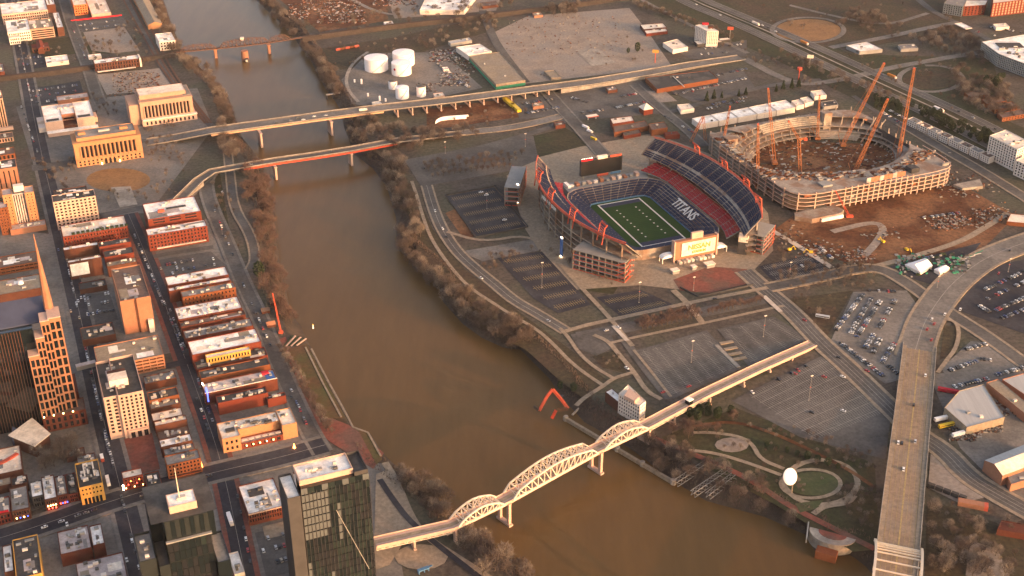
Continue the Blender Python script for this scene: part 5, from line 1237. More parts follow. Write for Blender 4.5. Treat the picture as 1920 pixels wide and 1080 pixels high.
# ---- municipal complex at the upper left
r = bld('sprawling white roofed municipal complex in the upper left corner', (4, 31), (88, 14), (98, -3), 18, 'cream_stone', 'white_roof', W(20, 3, 2, 16), 6, name='office_complex', cat='office')
w, d, h = dims(r); bw = w
def addblock(FL, FR, B, h, wall, roof, win=None, n=2, root=None, side=None):
    cu, cv, w, d = place(FL, FR, B, h); p = rot2((cu, cv), GA); q = rot2((p[0] - root.location.x, p[1] - root.location.y), -GA); _seed[0] += 1
    zr = body(root, w, d, h, wall, roof, win=win, side=side, at=q, name='wing'); units(root, w, d, zr, n, random.Random(_seed[0]), at=q); return w, d, q
addblock((14, 62), (56, 55), (50, 35), 17, 'white_wall', 'white_roof', W(10, 3, 2, 15), 3, r)
addblock((57, 57), (100, 48), (95, 33), 17, 'limestone', 'tan_roof', (1, 4, .96, .5, 1, 15, 1), 4, r)
addblock((107, 52), (119, 50), (104, 23), 15, 'brown_brick', 'white_roof', None, 1, r)
addblock((88, 10), (103, 7), (96, -12), 14, 'brown_brick', 'white_roof', None, 1, r)
addblock((17, 72), (37, 68), (30, 60), 12, 'white_wall', 'cream_roof', W(5, 2, 1, 11), 1, r)
r = bld('bright orange faced depot with pale roof at the top edge', (138, 10), (163, 7), (150, -16), 18, 'orange_paint', 'cream_roof', W(5, 4, 1, 17, .6, .55), 2, name='depot', cat='building')
bld('low pale roofed hall joined to the orange depot', (172, 27), (208, 23), (205, -12), 6, 'cream_stone', 'cream_roof', None, 3)
for i in range(9): pass
fp = [G(133 + 12 * i, 40 - 1.3 * i) for i in range(9)]
f = thing('fence', 'red boundary fence below the orange depot', 'fence', (*fp[0], 0))
for a, b in zip(fp, fp[1:]): MB().bar((a[0] - fp[0][0], a[1] - fp[0][1], 1.2), (b[0] - fp[0][0], b[1] - fp[0][1], 1.2), .4, 2.4).build('panel', 'red_awning', f)
def shed(label, FL, FR, B, h, ridge, wall, roof, ang=GA, name='shed', cat='shed', roof2=None):
    cu, cv, w, d = place(FL, FR, B, h, ang); p = rot2((cu, cv), ang); r = thing(name, label, cat, (p[0], p[1], 0), ang)
    MB().box(-w / 2 + .3, w / 2 - .3, -d / 2 + .3, d / 2 - .3, 0, h - .05).build('walls', wall, r); g = MB(); g.add([(-w / 2 + .3, -d / 2 + .3, h - .05), (w / 2 - .3, -d / 2 + .3, h - .05), (0, -d / 2 + .3, ridge - .1)], [(0, 1, 2)]); g.add([(-w / 2 + .3, d / 2 - .3, h - .05), (w / 2 - .3, d / 2 - .3, h - .05), (0, d / 2 - .3, ridge - .1)], [(2, 1, 0)]); g.build('gable', wall, r)
    for s, m in ((-1, roof), (1, roof2 or roof)): MB().add([(s * w / 2, -d / 2, h), (0, -d / 2, ridge), (0, d / 2, ridge), (s * w / 2, d / 2, h)], [(0, 1, 2, 3) if s < 0 else (3, 2, 1, 0)]).build('roof', m, r)
    return r
shed('long tan gabled shed beside the river at the top edge', (277, 47), (304, 44), (268, -30), 8, 12, 'sun_tinted_stone', 'tan_roof')
bld('small white cube building at the west end of the railway bridge', (299, 80), (328, 74), (321, 60), 15, 'white_wall', 'white_roof', W(5, 3, 1, 14, .5, .6), 2)
bld('flat white roofed store between the church and the railway', (87, 118), (129, 114), (125, 102), 6, 'white_wall', 'white_roof', None, 2, name='store', cat='store')
r = bld('small red brick church with crossed gables', (60, 91), (92, 86), (90, 79), 8, 'brown_brick', 'red_brick', W(5, 1, 1, 6), 0, name='church', cat='church')
w, d, h = dims(r); g = MB(); g.add([(-5, -d / 2 - 10, 8), (5, -d / 2 - 10, 8), (0, -d / 2 - 10, 12), (-5, d / 2 + 10, 8), (5, d / 2 + 10, 8), (0, d / 2 + 10, 12)], [(0, 2, 5, 3), (1, 4, 5, 2), (0, 1, 2), (3, 5, 4)]); g.build('nave_roof', 'red_brick', r); box(r, 'nave', -4.8, 4.8, -d / 2 - 9.8, d / 2 + 9.8, 0, 7.98, 'brown_brick')
r = bld('dark brick mill with white parapet roof beside the railway', (176, 117), (262, 112), (265, 101), 13, 'brown_brick', 'white_roof', W(16, 2, 1, 12, .4, .75), 6, name='mill', cat='building')
w, d, h = dims(r); box(r, 'end_wall', w / 2 + .02, w / 2 + 2.5, -d / 2 - 2, d / 2, 0, 13.2, 'white_wall'); box(r, 'canopy', -w / 2 + 2, w / 2 - 8, -d / 2 - 12, -d / 2 - 8, 3, 3.6, 'cream_roof')
bld('low white building behind the brick mill', (166, 107), (190, 104), (188, 100), 5, 'white_wall', 'white_roof', None, 1)
r = bld('striped pale office tower cut by the left edge beside the white block', (-40, 192), (4, 182), (8, 168), 44, 'limestone', 'dark_roof', (9, 1, .5, .96, 1, 43, .5), 2, name='office_tower', cat='tower')
w, d, h = dims(r); box(r, 'penthouse', w / 2 - 14, w / 2 - 1, -2, 5, 43.3, 48, 'white_wall'); box(r, 'podium', -w / 2, w / 2 + 6, -d / 2 - 5, -d / 2 - .02, 0, 4, 'cream_stone')
bld('brown low building with orange fins below the striped tower', (-30, 296), (28, 287), (24, 275), 8, 'orange_brick', 'brown_roof', W(7, 1, 1, 7, .5, .8), 2)
r = bld('tan stone office tower with dark sunken roof at the left edge', (-30, 322), (31, 312), (27, 296), 36, 'tan_brick', 'dark_roof', (6, 1, .25, .9, 2, 34, 1), 1, name='office_tower', cat='tower')
# stepped tan tower
r = bld('tall stepped orange stone tower with grey window strips at the left edge', (4, 366), (63, 358), (60, 346), 44, 'tan_brick', 'pink_roof', None, 0, name='stepped_tower', cat='tower')
w, d, h = dims(r)
for o in [c for c in r.children]: bpy.data.objects.remove(o)
body(r, w * .30, d, 44, 'sun_tinted_stone', 'pink_roof', at=(-w * .35, 0), win=(2, 10, .22, .45, 2, 42, 1), name='wing'); body(r, w * .30, d, 43, 'sun_tinted_stone', 'pink_roof', at=(w * .35, 0), win=(2, 11, .22, .45, 2, 42, 1), name='wing')
body(r, w * .40, d * .8, 42, 'pink_roof', 'grey_roof', at=(0, d * .1), win=(5, 1, .4, .96, 2, 41, .3), name='wing'); box(r, 'penthouse', -4, 7, -1, 6, 42, 49, 'white_wall')
body(r, w * .34, d, 34, 'orange_brick', 'pink_roof', at=(-w * .58, -d * .6), win=(3, 8, .25, .45, 2, 32, 1), name='wing'); body(r, w * 1.15, d * .8, 7, 'tan_brick', 'pink_roof', at=(w * .1, -d * .92), name='podium'); units(r, w, d * .5, 6.2, 6, random.Random(4), at=(w * .1, -d * .92))
r = bld('cream office block with a dense grid of small dark windows', (99, 379), (179, 367), (177, 354), 36, 'cream_stone', 'dark_roof', W(10, 9, 1.5, 35, .52, .55, .5), 3, name='office_block', cat='office')
r = bld('long red brick block with white parapet and roof planting below the cream office block', (118, 446), (238.5, 422), (228, 404), 17, 'red_brick', 'cream_roof', W(22, 3, 2, 16, .35, .5), 6, name='brick_block')
w, d, h = dims(r)
for i in range(12): box(r, 'planter', -w * .36 + i * w * .075, -w * .31 + i * w * .075, -d * .42, -d * .30, 16.22, 17.8, 'evergreen')
bld('narrow brick house with white roof on the shaded avenue below the planted block', (119, 469), (184, 459), (178, 453.5), 12, 'brown_brick', 'white_roof', None, 1)
r = bld('brick block with a big blank white billboard on its wall', (127, 492), (190, 483), (187, 477.5), 21, 'brown_brick', 'white_roof', None, 2)
w, d, h = dims(r); box(r, 'billboard', -w / 2 + 1.5, -w / 2 + 20, -d / 2 - .5, -d / 2 - .02, 4.5, 18.5, 'white_roof')
bld('dark roofed brick house, uppermost of three narrow ones by the brick street', (186, 464), (245, 452), (240.5, 444), 14, 'red_brick', 'dark_roof', None, 2)
bld('dark roofed brick house, middle of three narrow ones by the brick street', (196, 483), (251, 473), (247, 461), 13, 'red_brick', 'dark_roof', None, 2)
bld('tan roofed house with white vents, lowest of three narrow ones by the brick street', (201, 500), (257, 490), (253, 482), 13, 'brown_brick', 'tan_roof', None, 4)
r = bld('tall blank tan tower with reddish flat roof', (225, 567), (281, 553), (262, 495), 38, 'tan_brick', 'brown_roof', None, 7, name='blank_tower', cat='tower', par=1.2)
w, d, h = dims(r); box(r, 'wall_fin', -.6, .6, -d / 2 - 1.2, -d / 2 - .02, 0, 37, 'brown_brick'); box(r, 'wall_bay', 1, w / 2, -d / 2 - 1.6, -d / 2 - .02, 0, 38.6, 'tan_brick'); box(r, 'stair', w / 2 - 6, w / 2 - 1, -d / 2 - 5, -d / 2 - 1.62, 0, 14, 'white_wall')
r = bld('tan concrete parking garage with open decks', (185, 693), (306, 661), (297, 627), 16, 'tan_brick', 'tan_roof', (9, 4, .86, .45, 1, 15, .8), 3, name='parking_garage', cat='garage', depth=2.0)
# pale tower
r = bld('pale stone office tower with dark window strips and sunken black roof', (193, 744), (270, 739), (245, 666), 44, 'cream_stone', 'dark_roof', None, 0, name='stone_tower', cat='tower')
w, d, h = dims(r)
for o in [c for c in r.children]: bpy.data.objects.remove(o)
body(r, w * .36, d * .96, 44, 'cream_stone', 'dark_roof', par=2.5, at=(-w * .32, d * .02), win=(2, 10, .5, .62, 6, 42, .6), name='wing')
body(r, w * .64, d, 45, 'cream_stone', 'dark_roof', par=2.5, at=(w * .18, 0), win=(5, 10, .48, .66, 8, 43, .8), side=(14, 10, .5, .6, 8, 43), name='wing')
box(r, 'penthouse', -w * .28, w * .20, -d * .22, -d * .02, 42.6, 49.5, 'cream_roof'); box(r, 'penthouse_roof', -w * .27, w * .19, -d * .02, d * .12, 42.6, 47, 'brown_brick'); box(r, 'entrance_portal', -w * .04, w * .48, -d / 2 - 1.6, -d / 2 - .02, 0, 8, 'cream_stone')
for i in range(3): box(r, 'door', w * .02 + i * 5.5, w * .02 + i * 5.5 + 3.4, -d / 2 - 1.7, -d / 2 - 1.62, .2, 6.2, 'window_glass')
units(r, w * .8, d * .8, 42.6, 8, random.Random(8))
# low houses between the avenue and the brick street
for a in (('dark roofed house with an orange brick gable beside the pale tower', (280, 753), (335, 738), (328, 725), 12, 'orange_brick', 'dark_roof', None, 4),
          ('grey roofed house below the orange gable beside the pale tower', (283, 768), (338, 755), (334, 742), 9, 'brown_brick', 'grey_roof', None, 4),
          ('house with bright cream roof beside the pale tower', (287, 791), (343, 776), (338, 763), 11, 'brown_brick', 'cream_roof', None, 2),
          ('narrow house with cream roof and long brown wall, below the bright cream roof', (291, 800), (350, 785), (345, 778), 11, 'brown_brick', 'cream_roof', None, 2),
          ('low brown roofed house with three vents by the brick street', (298, 826), (356, 811), (350, 797), 5, 'brown_brick', 'brown_roof', None, 4),
          ('narrow house with mottled white roof by the brick street', (302, 840), (360, 824), (356, 812), 11, 'brown_brick', 'white_roof', None, 4),
          ('low house with grey roof above the lit orange brick house', (309, 855), (366, 842), (362, 829), 9, 'orange_brick', 'grey_roof', None, 5)): bld(*a)
r = bld('orange brick corner house with glowing orange string lights', (312.5, 873), (376, 858), (367, 842), 15, 'orange_brick', 'grey_roof', W(9, 3, 3.5, 14.5, .5, .5), 3, name='corner_house')
w, d, h = dims(r); box(r, 'string_light', -w * .3, w * .3, -d / 2 - 1, -d / 2 - .5, 2.2, 2.8, 'lamp_orange'); box(r, 'awning', -w * .45, w * .45, -d / 2 - 2.2, -d / 2 - .02, 3, 3.4, 'brown_brick'); box(r, 'string_light', w / 2 + .3, w / 2 + .8, -d / 2 + 1, d / 2 - 2, 4, 5, 'lamp_orange')
r = bld('brick corner house with cream roof and rows of small lamps', (230, 897), (268, 889.5), (265.6, 876), 13, 'red_brick', 'cream_roof', W(6, 3, 1.5, 12, .5, .5), 0, name='corner_house')
w, d, h = dims(r)
for i in range(7): box(r, 'lamp', -w * .42 + i * w * .14 - .35, -w * .42 + i * w * .14 + .35, -d / 2 - 1, -d / 2 - .4, 3 + 3 * (i % 3), 3.6 + 3 * (i % 3), ('lamp_warm', 'lamp_red', 'lamp_orange')[i % 3])
box(r, 'neon_sign', -w / 2 - 1.4, -w / 2 - .2, -d / 2 - .8, -d / 2 - .3, 2, 7, 'lamp_white')
# old brick blocks between the brick street and the river street
ROW = (('hotel', 'front block of the red brick hotel with white roof', (275.5, 438), (390, 427), (384, 410), 20, 'red_brick', 'white_roof', W(17, 4, 3, 19.5, .42, .55), 6),)
r = bld('red brick hotel with two white flat roofs above the car park', (275.5, 438), (390, 427), (384, 411), 20, 'red_brick', 'white_roof', W(17, 4, 3, 19.5, .42, .55), 5, name='hotel', cat='hotel')
w, d, h = dims(r); cu, cv, w2, d2 = place((277, 411), (377, 396), (364, 367), 27); q = rot2(rot2((cu, cv), GA), 0); q = rot2((q[0] - r.location.x, q[1] - r.location.y), -GA)
body(r, w2, d2, 27, 'red_brick', 'white_roof', at=q, win=(3, 2, .72, .5, 20, 26.5, 3), name='rear_block'); box(r, 'light_well', q[0] - 6, q[0] + 16, q[1] - 2, q[1] + 2.5, 26.22, 26.7, 'dark_wall'); box(r, 'stair_head', q[0] - 16, q[0] - 9, q[1] - 7, q[1] - 4, 26.22, 29, 'steel_coral'); units(r, w2, d2, 26.2, 4, random.Random(2), at=q)
box(r, 'awning', -w * .38, w * .45, -d / 2 - 2.5, -d / 2 - .02, 3.0, 3.6, 'cream_roof')
for i, a in enumerate((
    ('warehouse with white and grey roof at the top of the river row', (312.7, 531), (431, 519), (421, 499), 14, 'brick', 'white_roof', None, 7),
    ('warehouse with long white roof, second from the car park in the river row', (315, 541), (435, 530), (431, 518.5), 14, 'brick', 'white_roof', None, 5),
    ('grey roofed brick warehouse with a row of small windows in the river row', (342, 557), (442, 539), (436, 528), 14, 'orange_brick', 'grey_roof', W(14, 2, 3, 13, .35, .45), 6),
    ('warehouse with wide cluttered white roof in the river row', (333, 595), (456, 581), (444, 555), 13, 'brick', 'white_roof', None, 15),
    ('brown roofed warehouse between two cluttered white ones in the river row', (337, 607), (463, 596), (458, 581), 12, 'brick', 'brown_roof', None, 6),
    ('warehouse with grey roof full of machinery in the river row', (346, 630), (477, 615), (465, 596), 12, 'brick', 'grey_roof', None, 18),
    ('warehouse with the broadest plain white roof and red cornice in the river row', (360, 665), (489.6, 640.5), (478.5, 615), 15, 'red_brick', 'white_roof', None, 5),
    ('dark roofed warehouse in the gap below the broad white roof', (368, 690), (503, 668), (495, 650), 9, 'red_brick', 'dark_roof', None, 8),
    ('dark roofed brick warehouse below the yellow fronted penthouse', (377, 709), (507, 684), (500, 669), 12, 'orange_brick', 'dark_roof', None, 4),
    ('warehouse with pinkish grey roof and white parapet in the river row', (383, 735), (521, 712), (509, 692), 13, 'brick', 'pink_roof', None, 9),
    ('dark roofed warehouse with red walls above the bright terrace roof', (408, 754), (503, 738), (513, 720), 13, 'red_brick', 'dark_roof', None, 8),
    ('small red brick house by the river street above the bright terrace roof', (501, 747), (537, 743), (531, 735), 9, 'red_brick', 'dark_roof', None, 2))):
    r = bld(*a)
    w, d, h = dims(r)
    if i == 7:
        body(r, w * .62, d * .42, 15.5, 'yellow_paint', 'cream_roof', at=(-2, d * .05), base=8.3, win=(14, 1, .5, .6, 1, 6.5, 1), name='penthouse')
    if i == 9: box(r, 'roof_deck', w * .36, w * .48, -d * .4, d * .3, 12.3, 12.7, 'blue_paint'); box(r, 'parapet_cap', -w / 2, w / 2, -d / 2 - .4, -d / 2 + .4, 13.02, 13.5, 'white_wall'); box(r, 'rooftop_bar', w * .32, w * .42, d * .1, d * .34, 12.3, 14.5, 'red_awning')
r = bld('broad bright cream roof terrace building at the corner of the avenue and the river street', (415, 820), (558, 796), (534, 766), 15, 'orange_brick', 'cream_roof', None, 0, name='corner_building')
w, d, h = dims(r)
for o in [c for c in r.children]: bpy.data.objects.remove(o)
body(r, w * .24, d, 15, 'sun_tinted_stone', 'cream_roof', at=(-w * .38, 0), win=(3, 2, .45, .5, 1, 13, 1.5), name='wing'); body(r, w * .56, d * .62, 14.5, 'sun_tinted_stone', 'cream_roof', at=(w * .02, d * .19), name='main_block'); body(r, w * .20, d, 15.2, 'sun_tinted_stone', 'cream_roof', at=(w * .40, 0), name='wing')
body(r, w * .56, d * .36, 6, 'red_brick', 'pink_roof', at=(w * .02, -d * .32), name='front_range', win=(6, 1, .5, .6, .5, 5.5, 1)); units(r, w * .9, d * .6, 13.8, 12, random.Random(21), at=(0, d * .15))
for i in range(5): box(r, 'lamp', -w * .2 + i * w * .09, -w * .2 + i * w * .09 + .8, -d / 2 - 1, -d / 2 - .4, 3, 3.8, 'lamp_warm')
for i in range(6): box(r, 'terrace_canopy', -w * .24 + i * w * .09, -w * .17 + i * w * .09, -d * .46, -d * .36, 7.6, 7.9, 'cream_roof')
box(r, 'skylight', -w * .42, -w * .30, -d * .15, d * .05, 14.25, 15.6, 'dark_wall'); box(r, 'rooftop_bar', w * .1, w * .2, -d * .12, d * .0, 13.75, 16, 'dark_wall')
# blue neon sign mast on the brick street
p = G3(391, 757); t = thing('neon_sign', 'tall blue neon sign on the brick street', 'sign', p, GA); box(t, 'panel', -.5, .5, -3, 3, 4, 16, 'sign_blue'); box(t, 'bracket', .52, 2.5, -.3, .3, 12, 12.6, 'steel_grey')
p = G3(383, 742); t = thing('neon_sign', 'white bulb sign on the brick street above the blue one', 'sign', p, GA); box(t, 'panel', -.4, .4, -2, 2, 5, 13, 'lamp_white'); box(t, 'bracket', .42, 2.2, -.3, .3, 11, 11.5, 'steel_grey')

# ---- the twin spired tower
def spired_tower():
    b = UV(-20, 1012); r = thing('spired_tower', 'tall dark glass tower with orange granite corner stacks and a pointed spire', 'tower', (b[0], b[1], 0), GA)
    def stack(x, y, w, d, h, cols, m='granite', sidew=True):
        body(r, w, d, h, m, 'cream_roof', at=(x, y), win=(cols, max(2, int(h / 9.0)), .68, .80, 5, h - 3, .4), name='granite_stack', par=1.0, glassm='tower_glass', depth=.9)
        box(r, 'stack_cap', x - w / 2 - .3, x + w / 2 + .3, y - d / 2 - .3, y + d / 2 + .3, h + .02, h + .8, 'cream_stone')
    # right-hand cluster, stepping down to the west
    stack(10.5, -10, 10, 18, 107, 2); stack(2.6, -12.5, 7.0, 15, 106, 2); stack(-3.6, -15, 7.0, 14, 92, 2); stack(-11, -17.5, 8.6, 13, 77, 2)
    # left-hand cluster
    stack(-62, -17.5, 9, 13, 77, 2); stack(-70, -15, 8, 14, 92, 2); stack(-77, -12, 8, 15, 106, 2)
    # glass slab between them
    g = MB(); g.box(-57, -8, -13, 34, 0, 98); g.build('glass_slab', 'tower_glass', r)
    fin = MB().box(-.22, .22, -.5, 0, 0, 97.5).mesh('mullion', 'brown_brick')
    for i in range(17): obj('mullion', fin, r, (-56 + 2.35 * i, -13.02, 0))
    rf = MB(); rf.add([(-80, -6, 99), (6, -6, 99), (10, 16, 112), (-84, 16, 112), (4, 36, 100), (-78, 36, 100)], [(0, 1, 2, 3), (3, 2, 4, 5)]); rf.add([(-80, -6, 98), (6, -6, 98), (4, 36, 98), (-78, 36, 98)], [(3, 2, 1, 0)]); rf.add([(-80, -6, 98), (6, -6, 98), (6, -6, 99), (-80, -6, 99)], [(0, 1, 2, 3)]); rf.add([(6, -6, 98), (4, 36, 98), (4, 36, 100), (10, 16, 112), (6, -6, 99)], [(0, 1, 2, 3, 4)])
    rf.build('sloped_roof', 'blue_roof', r)
    for x in (8, -74):
        s = MB(); k = 3.9; z0, z1 = 106.5, 178
        for (za, zb, ra, rb) in ((z0, 128, k, 3.1), (128, 150, 2.9, 1.8), (150, z1, 1.6, .2)): s.cyl(0, 0, za, zb, ra, rb, 8)
        s.build('spire', 'tan_brick', r, (x, 0, 0))
    body(r, 36, 20, 16, 'brick', 'brown_roof', at=(3, -16), win=(7, 2, .5, .7, 1, 14, 1), name='podium')
    MB().box(-90, 18, 8, 40, 0, 14).build('podium', 'brick', r)
    for i in range(4): box(r, 'lamp', -14 + 8 * i, -13 + 8 * i, -27.5, -26.8, 16.5, 17.6, 'lamp_warm')
spired_tower()
bld('low brown garage with orange lit front behind the spired tower', (-10, 506), (72, 488), (68, 470), 9, 'orange_brick', 'brown_roof', (9, 2, .85, .4, .8, 8.5, .6), 3, name='parking_garage', cat='garage', depth=1.5)
r = bld('grey green flat roof with a white dome beside the spired tower', (-30, 556), (80, 541), (78, 512), 14, 'brown_brick', 'tan_roof', None, 3)
k = MB(); nn = 10
for j in range(4): k.cyl(0, 0, 3.2 * math.sin(j * .39), 3.2 * math.sin((j + 1) * .39), 3.2 * math.cos(j * .39), max(.05, 3.2 * math.cos((j + 1) * .39)), 14)
k.build('dome', 'tank_white', r, (8, 2, 13.3))
P = [Vector((*G(x, y, 13), 0)) for x, y in ((60, 783), (95, 813), (65, 837), (15, 816))]; c = sum(P, Vector()) / 4
r = thing('entrance_pavilion', 'square pavilion with cream roof turned diagonally before the spired tower', 'pavilion', c); MB().prism([((p - c).x, (p - c).y) for p in P], 12.4, 13).build('roof', 'cream_roof', r); MB().prism([((p - c).x * .9, (p - c).y * .9) for p in P], 0, 12.38).build('walls', 'brown_brick', r)
r = bld('pale roofed hall with a red curved stripe at the left edge', (-20, 895), (42, 878), (33, 834), 9, 'brown_brick', 'cream_roof', None, 2, name='hall', cat='hall')
w, d, h = dims(r); mb = MB()
for i in range(8): a0, a1 = (-w / 2 + w * .9 * i / 8), (-w / 2 + w * .9 * (i + 1) / 8); f = lambda x: d * (-.12 + .35 * ((x + w / 2) / w) ** 2); mb.bar((a0, f(a0), 8.9), (a1, f(a1), 8.9), 3.4, 1.2)
mb.build('roof_stripe', 'steel_coral', r)
p = G3(44, 832, 0); t = thing('glass_canopy', 'dark blue wedge shaped glass canopy beside the diagonal pavilion', 'canopy', p, GA); MB().add([(-8, -5, 12), (7, -3, 9), (-6, 9, 14), (-8, -5, 0), (7, -3, 0), (-6, 9, 0)], [(0, 1, 2), (3, 4, 1, 0), (4, 5, 2, 1), (5, 3, 0, 2)]).build('glazing', 'blue_roof', t)
bld('low tan roofed house at the left edge below the striped hall', (-20, 918), (21, 905), (18, 893), 8, 'brown_brick', 'tan_roof', None, 2)
# ---- north side of the broad avenue
def lights(r, n, z, mats, y=.7):
    w, d, h = dims(r)
    for i in range(n):
        x = -w * .42 + w * .84 * (i + .5) / n; box(r, 'lamp', x - .45, x + .45, -d / 2 - y, -d / 2 - .2, z, z + .8, mats[i % len(mats)])
r = bld('red fronted bar at the left edge of the broad avenue', (-16, 968), (20, 959), (15, 930), 11, 'red_brick', 'grey_roof', W(5, 2, 1, 10), 4, name='bar', cat='bar'); w, d, h = dims(r); box(r, 'rooftop_sign', -w * .4, w * .4, -d / 2 + 1, -d / 2 + 1.6, 10.3, 12.6, 'red_awning')
r = bld('grey roofed bar with bright coloured windows on the broad avenue', (21.7, 959), (55, 951), (49, 909), 12, 'brown_brick', 'grey_roof', W(6, 2, 1, 11, .5, .55), 4, name='bar', cat='bar'); lights(r, 4, 4, ('lamp_warm', 'sign_blue'))
r = bld('white roofed bar with dark front between two alleys on the broad avenue', (59, 932), (81, 928), (75, 900), 12, 'dark_wall', 'white_roof', W(4, 2, 1, 11), 3, name='bar', cat='bar')
r = bld('bar with the brightest white roof on the broad avenue', (83, 938), (106.5, 931), (98, 890), 12, 'brown_brick', 'white_roof', W(5, 2, 1, 11), 4, name='bar', cat='bar'); lights(r, 4, 5, ('lamp_warm',)); lights(r, 3, 2.4, ('lamp_red',), 1.2)
r = bld('grey roofed bar with red and blue windows on the broad avenue', (107, 930), (127, 925), (119, 890), 11, 'brick', 'grey_roof', W(5, 2, 1, 10), 5, name='bar', cat='bar'); lights(r, 4, 3, ('lamp_red', 'sign_blue'), 1.2)
bld('low dark roofed bar between the grey and the yellow ones', (128, 929), (147, 922), (142, 885), 9, 'red_brick', 'dark_roof', W(4, 2, 1, 8), 6, name='bar', cat='bar')
r = bld('yellow painted corner building with tall arched openings on the broad avenue', (148, 915.5), (192.5, 904.7), (182, 860), 18, 'yellow_paint', 'dark_roof', (6, 2, .42, .42, 8.5, 17, 1), 10, name='corner_building', par=1.4); w, d, h = dims(r)
for i in range(5): x = -w * .40 + w * .80 * (i + .5) / 5; box(r, 'arched_opening', x - 1.0, x + 1.0, -d / 2 - .12, -d / 2 - .02, .3, 6.6, 'window_glass')
for x in (-w * .2, -w * .05, w * .2): box(r, 'roof_screen', x, x + 1.2, -d * .1, d * .42, 16.7, 18.4, 'cream_roof')
# ---- south side of the broad avenue
r = bld('low pinkish roofed hall with dark red wall south of the broad avenue', (113, 1039), (172, 1027), (163, 984), 12, 'brick', 'pink_roof', None, 8)
r = bld('white roofed annex east of the pinkish roofed hall', (174, 1024), (196, 1017), (189, 981), 13, 'brick', 'white_roof', None, 2)
bld('grey speckled flat roof at the lower left edge', (150, 1110), (240, 1085), (222, 1036), 11, 'brick', 'pink_roof', None, 8)
bld('narrow white roofed house at the lower left corner', (8, 1074), (26, 1069), (19, 1020), 12, 'brown_brick', 'white_roof', None, 1)
r = bld('black roofed house with a yellow parapet at the lower left corner', (30, 1086), (79, 1074), (62, 1003), 15, 'yellow_paint', 'dark_roof', None, 5)
r = bld('white roofed brick warehouse with arched windows in front of the glass tower', (465, 964), (533, 948), (514, 895), 12, 'brick', 'white_roof', W(14, 2, 2.5, 11, .5, .62, .6), 10, name='warehouse', cat='warehouse'); w, d, h = dims(r); box(r, 'light_well', -w * .3, w * .12, d * .05, d * .3, 11.25, 11.9, 'dark_wall'); box(r, 'cornice', -w / 2, w / 2, -d / 2 - .5, -d / 2 - .02, 11, 12.1, 'cream_stone')
bld('low white roofed kiosk between the two glass towers at the lower edge', (440, 1076), (459, 1073), (443, 1034), 5, 'white_wall', 'white_roof', None, 1)
# ---- glass tower by the footbridge
def glass_tower():
    h = 112; cu, cv, w, d = place((562, 907), (692, 879), (668, 841), h); p = rot2((cu, cv), GA)
    r = thing('glass_tower', 'large green black glass tower with bright white roof beside the footbridge', 'tower', (p[0], p[1], 0), GA)
    MB().box(-w / 2 + .6, w / 2 - .6, -d / 2 + .6, d / 2, 0, h - 4.5).build('core', 'tower_glass', r)
    # curtain wall panels: a pane for every bay and storey group
    rg = random.Random(17); nx, nz = 18, 15; pw = w / nx; ph = (h - 12) / nz
    m_ = {k: MB().box(-pw / 2 + .25, pw / 2 - .25, -.12, .12, -ph / 2 + .5, ph / 2 - .5).mesh('pane', k) for k in ('tower_glass', 'green_glass', 'pale_glass', 'window_glass')}
    run = []
    for i in range(nx):                                      # blinds drawn over runs of storeys
        col = []
        while len(col) < nz: col += [rg.choices(('tower_glass', 'green_glass', 'window_glass', 'pale_glass'), (4, 5, 3, .5))[0]] * rg.randint(1, 4)
        run.append(col)
    for i in range(nx):
        for j in range(nz):
            if j >= nz - 6 and i < 7 - max(0, (nz - 4 - j) * .7): k = 'pale_glass'  # pale upper left panes: a broad reflection put into the glass colour
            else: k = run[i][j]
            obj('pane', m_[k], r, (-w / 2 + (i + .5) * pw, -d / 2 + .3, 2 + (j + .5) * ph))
    fin = MB().box(-.12, .12, -.5, .2, 0, h - 8).mesh('mullion', 'dark_wall')
    for i in range(nx + 1): obj('mullion', fin, r, (-w / 2 + i * pw, -d / 2 + .2, 0))
    sl = MB(); sl.bar((-w * .02, -d / 2 - .35, h * .74), (w * .40, -d / 2 - .35, h * .20), .3, .3); sl.build('diagonal_fin', 'unit_metal', r)
    m2 = {k: MB().box(-.12, .12, -2.2, 2.2, -ph / 2 + .5, ph / 2 - .5).mesh('pane', k) for k in ('tower_glass', 'green_glass')}
    for i in range(6):
        for j in range(nz): obj('pane', m2[rg.choice(('tower_glass', 'green_glass'))], r, (w / 2 - .3, -d / 2 + 4 + i * (d - 6) / 6, 2 + (j + .5) * ph))
    body(r, w * .78, d * .78, h, 'cream_stone', 'white_roof', at=(-w * .10, d * .05), base=h - 4.4, name='roof_screen', par=1.6); body(r, w * .20, d * .95, h - 1, 'dark_wall', 'dark_roof', at=(w * .39, 0), base=h - 4.4, name='roof_screen', par=2.5)
    units(r, w * .6, d * .5, h - 1.6, 5, rg, at=(-w * .10, d * .05))
    for i in range(10): box(r, 'screen_louver', -w / 2 + i * w / 10 + .2, -w / 2 + (i + 1) * w / 10 - .2, -d / 2 + .2, -d / 2 + .5, h - 9.5, h - 4.6, ('pale_glass', 'green_glass', 'tower_glass')[i % 3])
    # low west wing
    q = rot2((G(535, 900, 104)[0] - p[0], G(535, 900, 104)[1] - p[1]), -GA)
    body(r, 9, d * 1.1, 104, 'dark_wall', 'white_roof', at=(-w / 2 - 5.5, -d * .02), name='west_wing', par=1.5)
glass_tower()
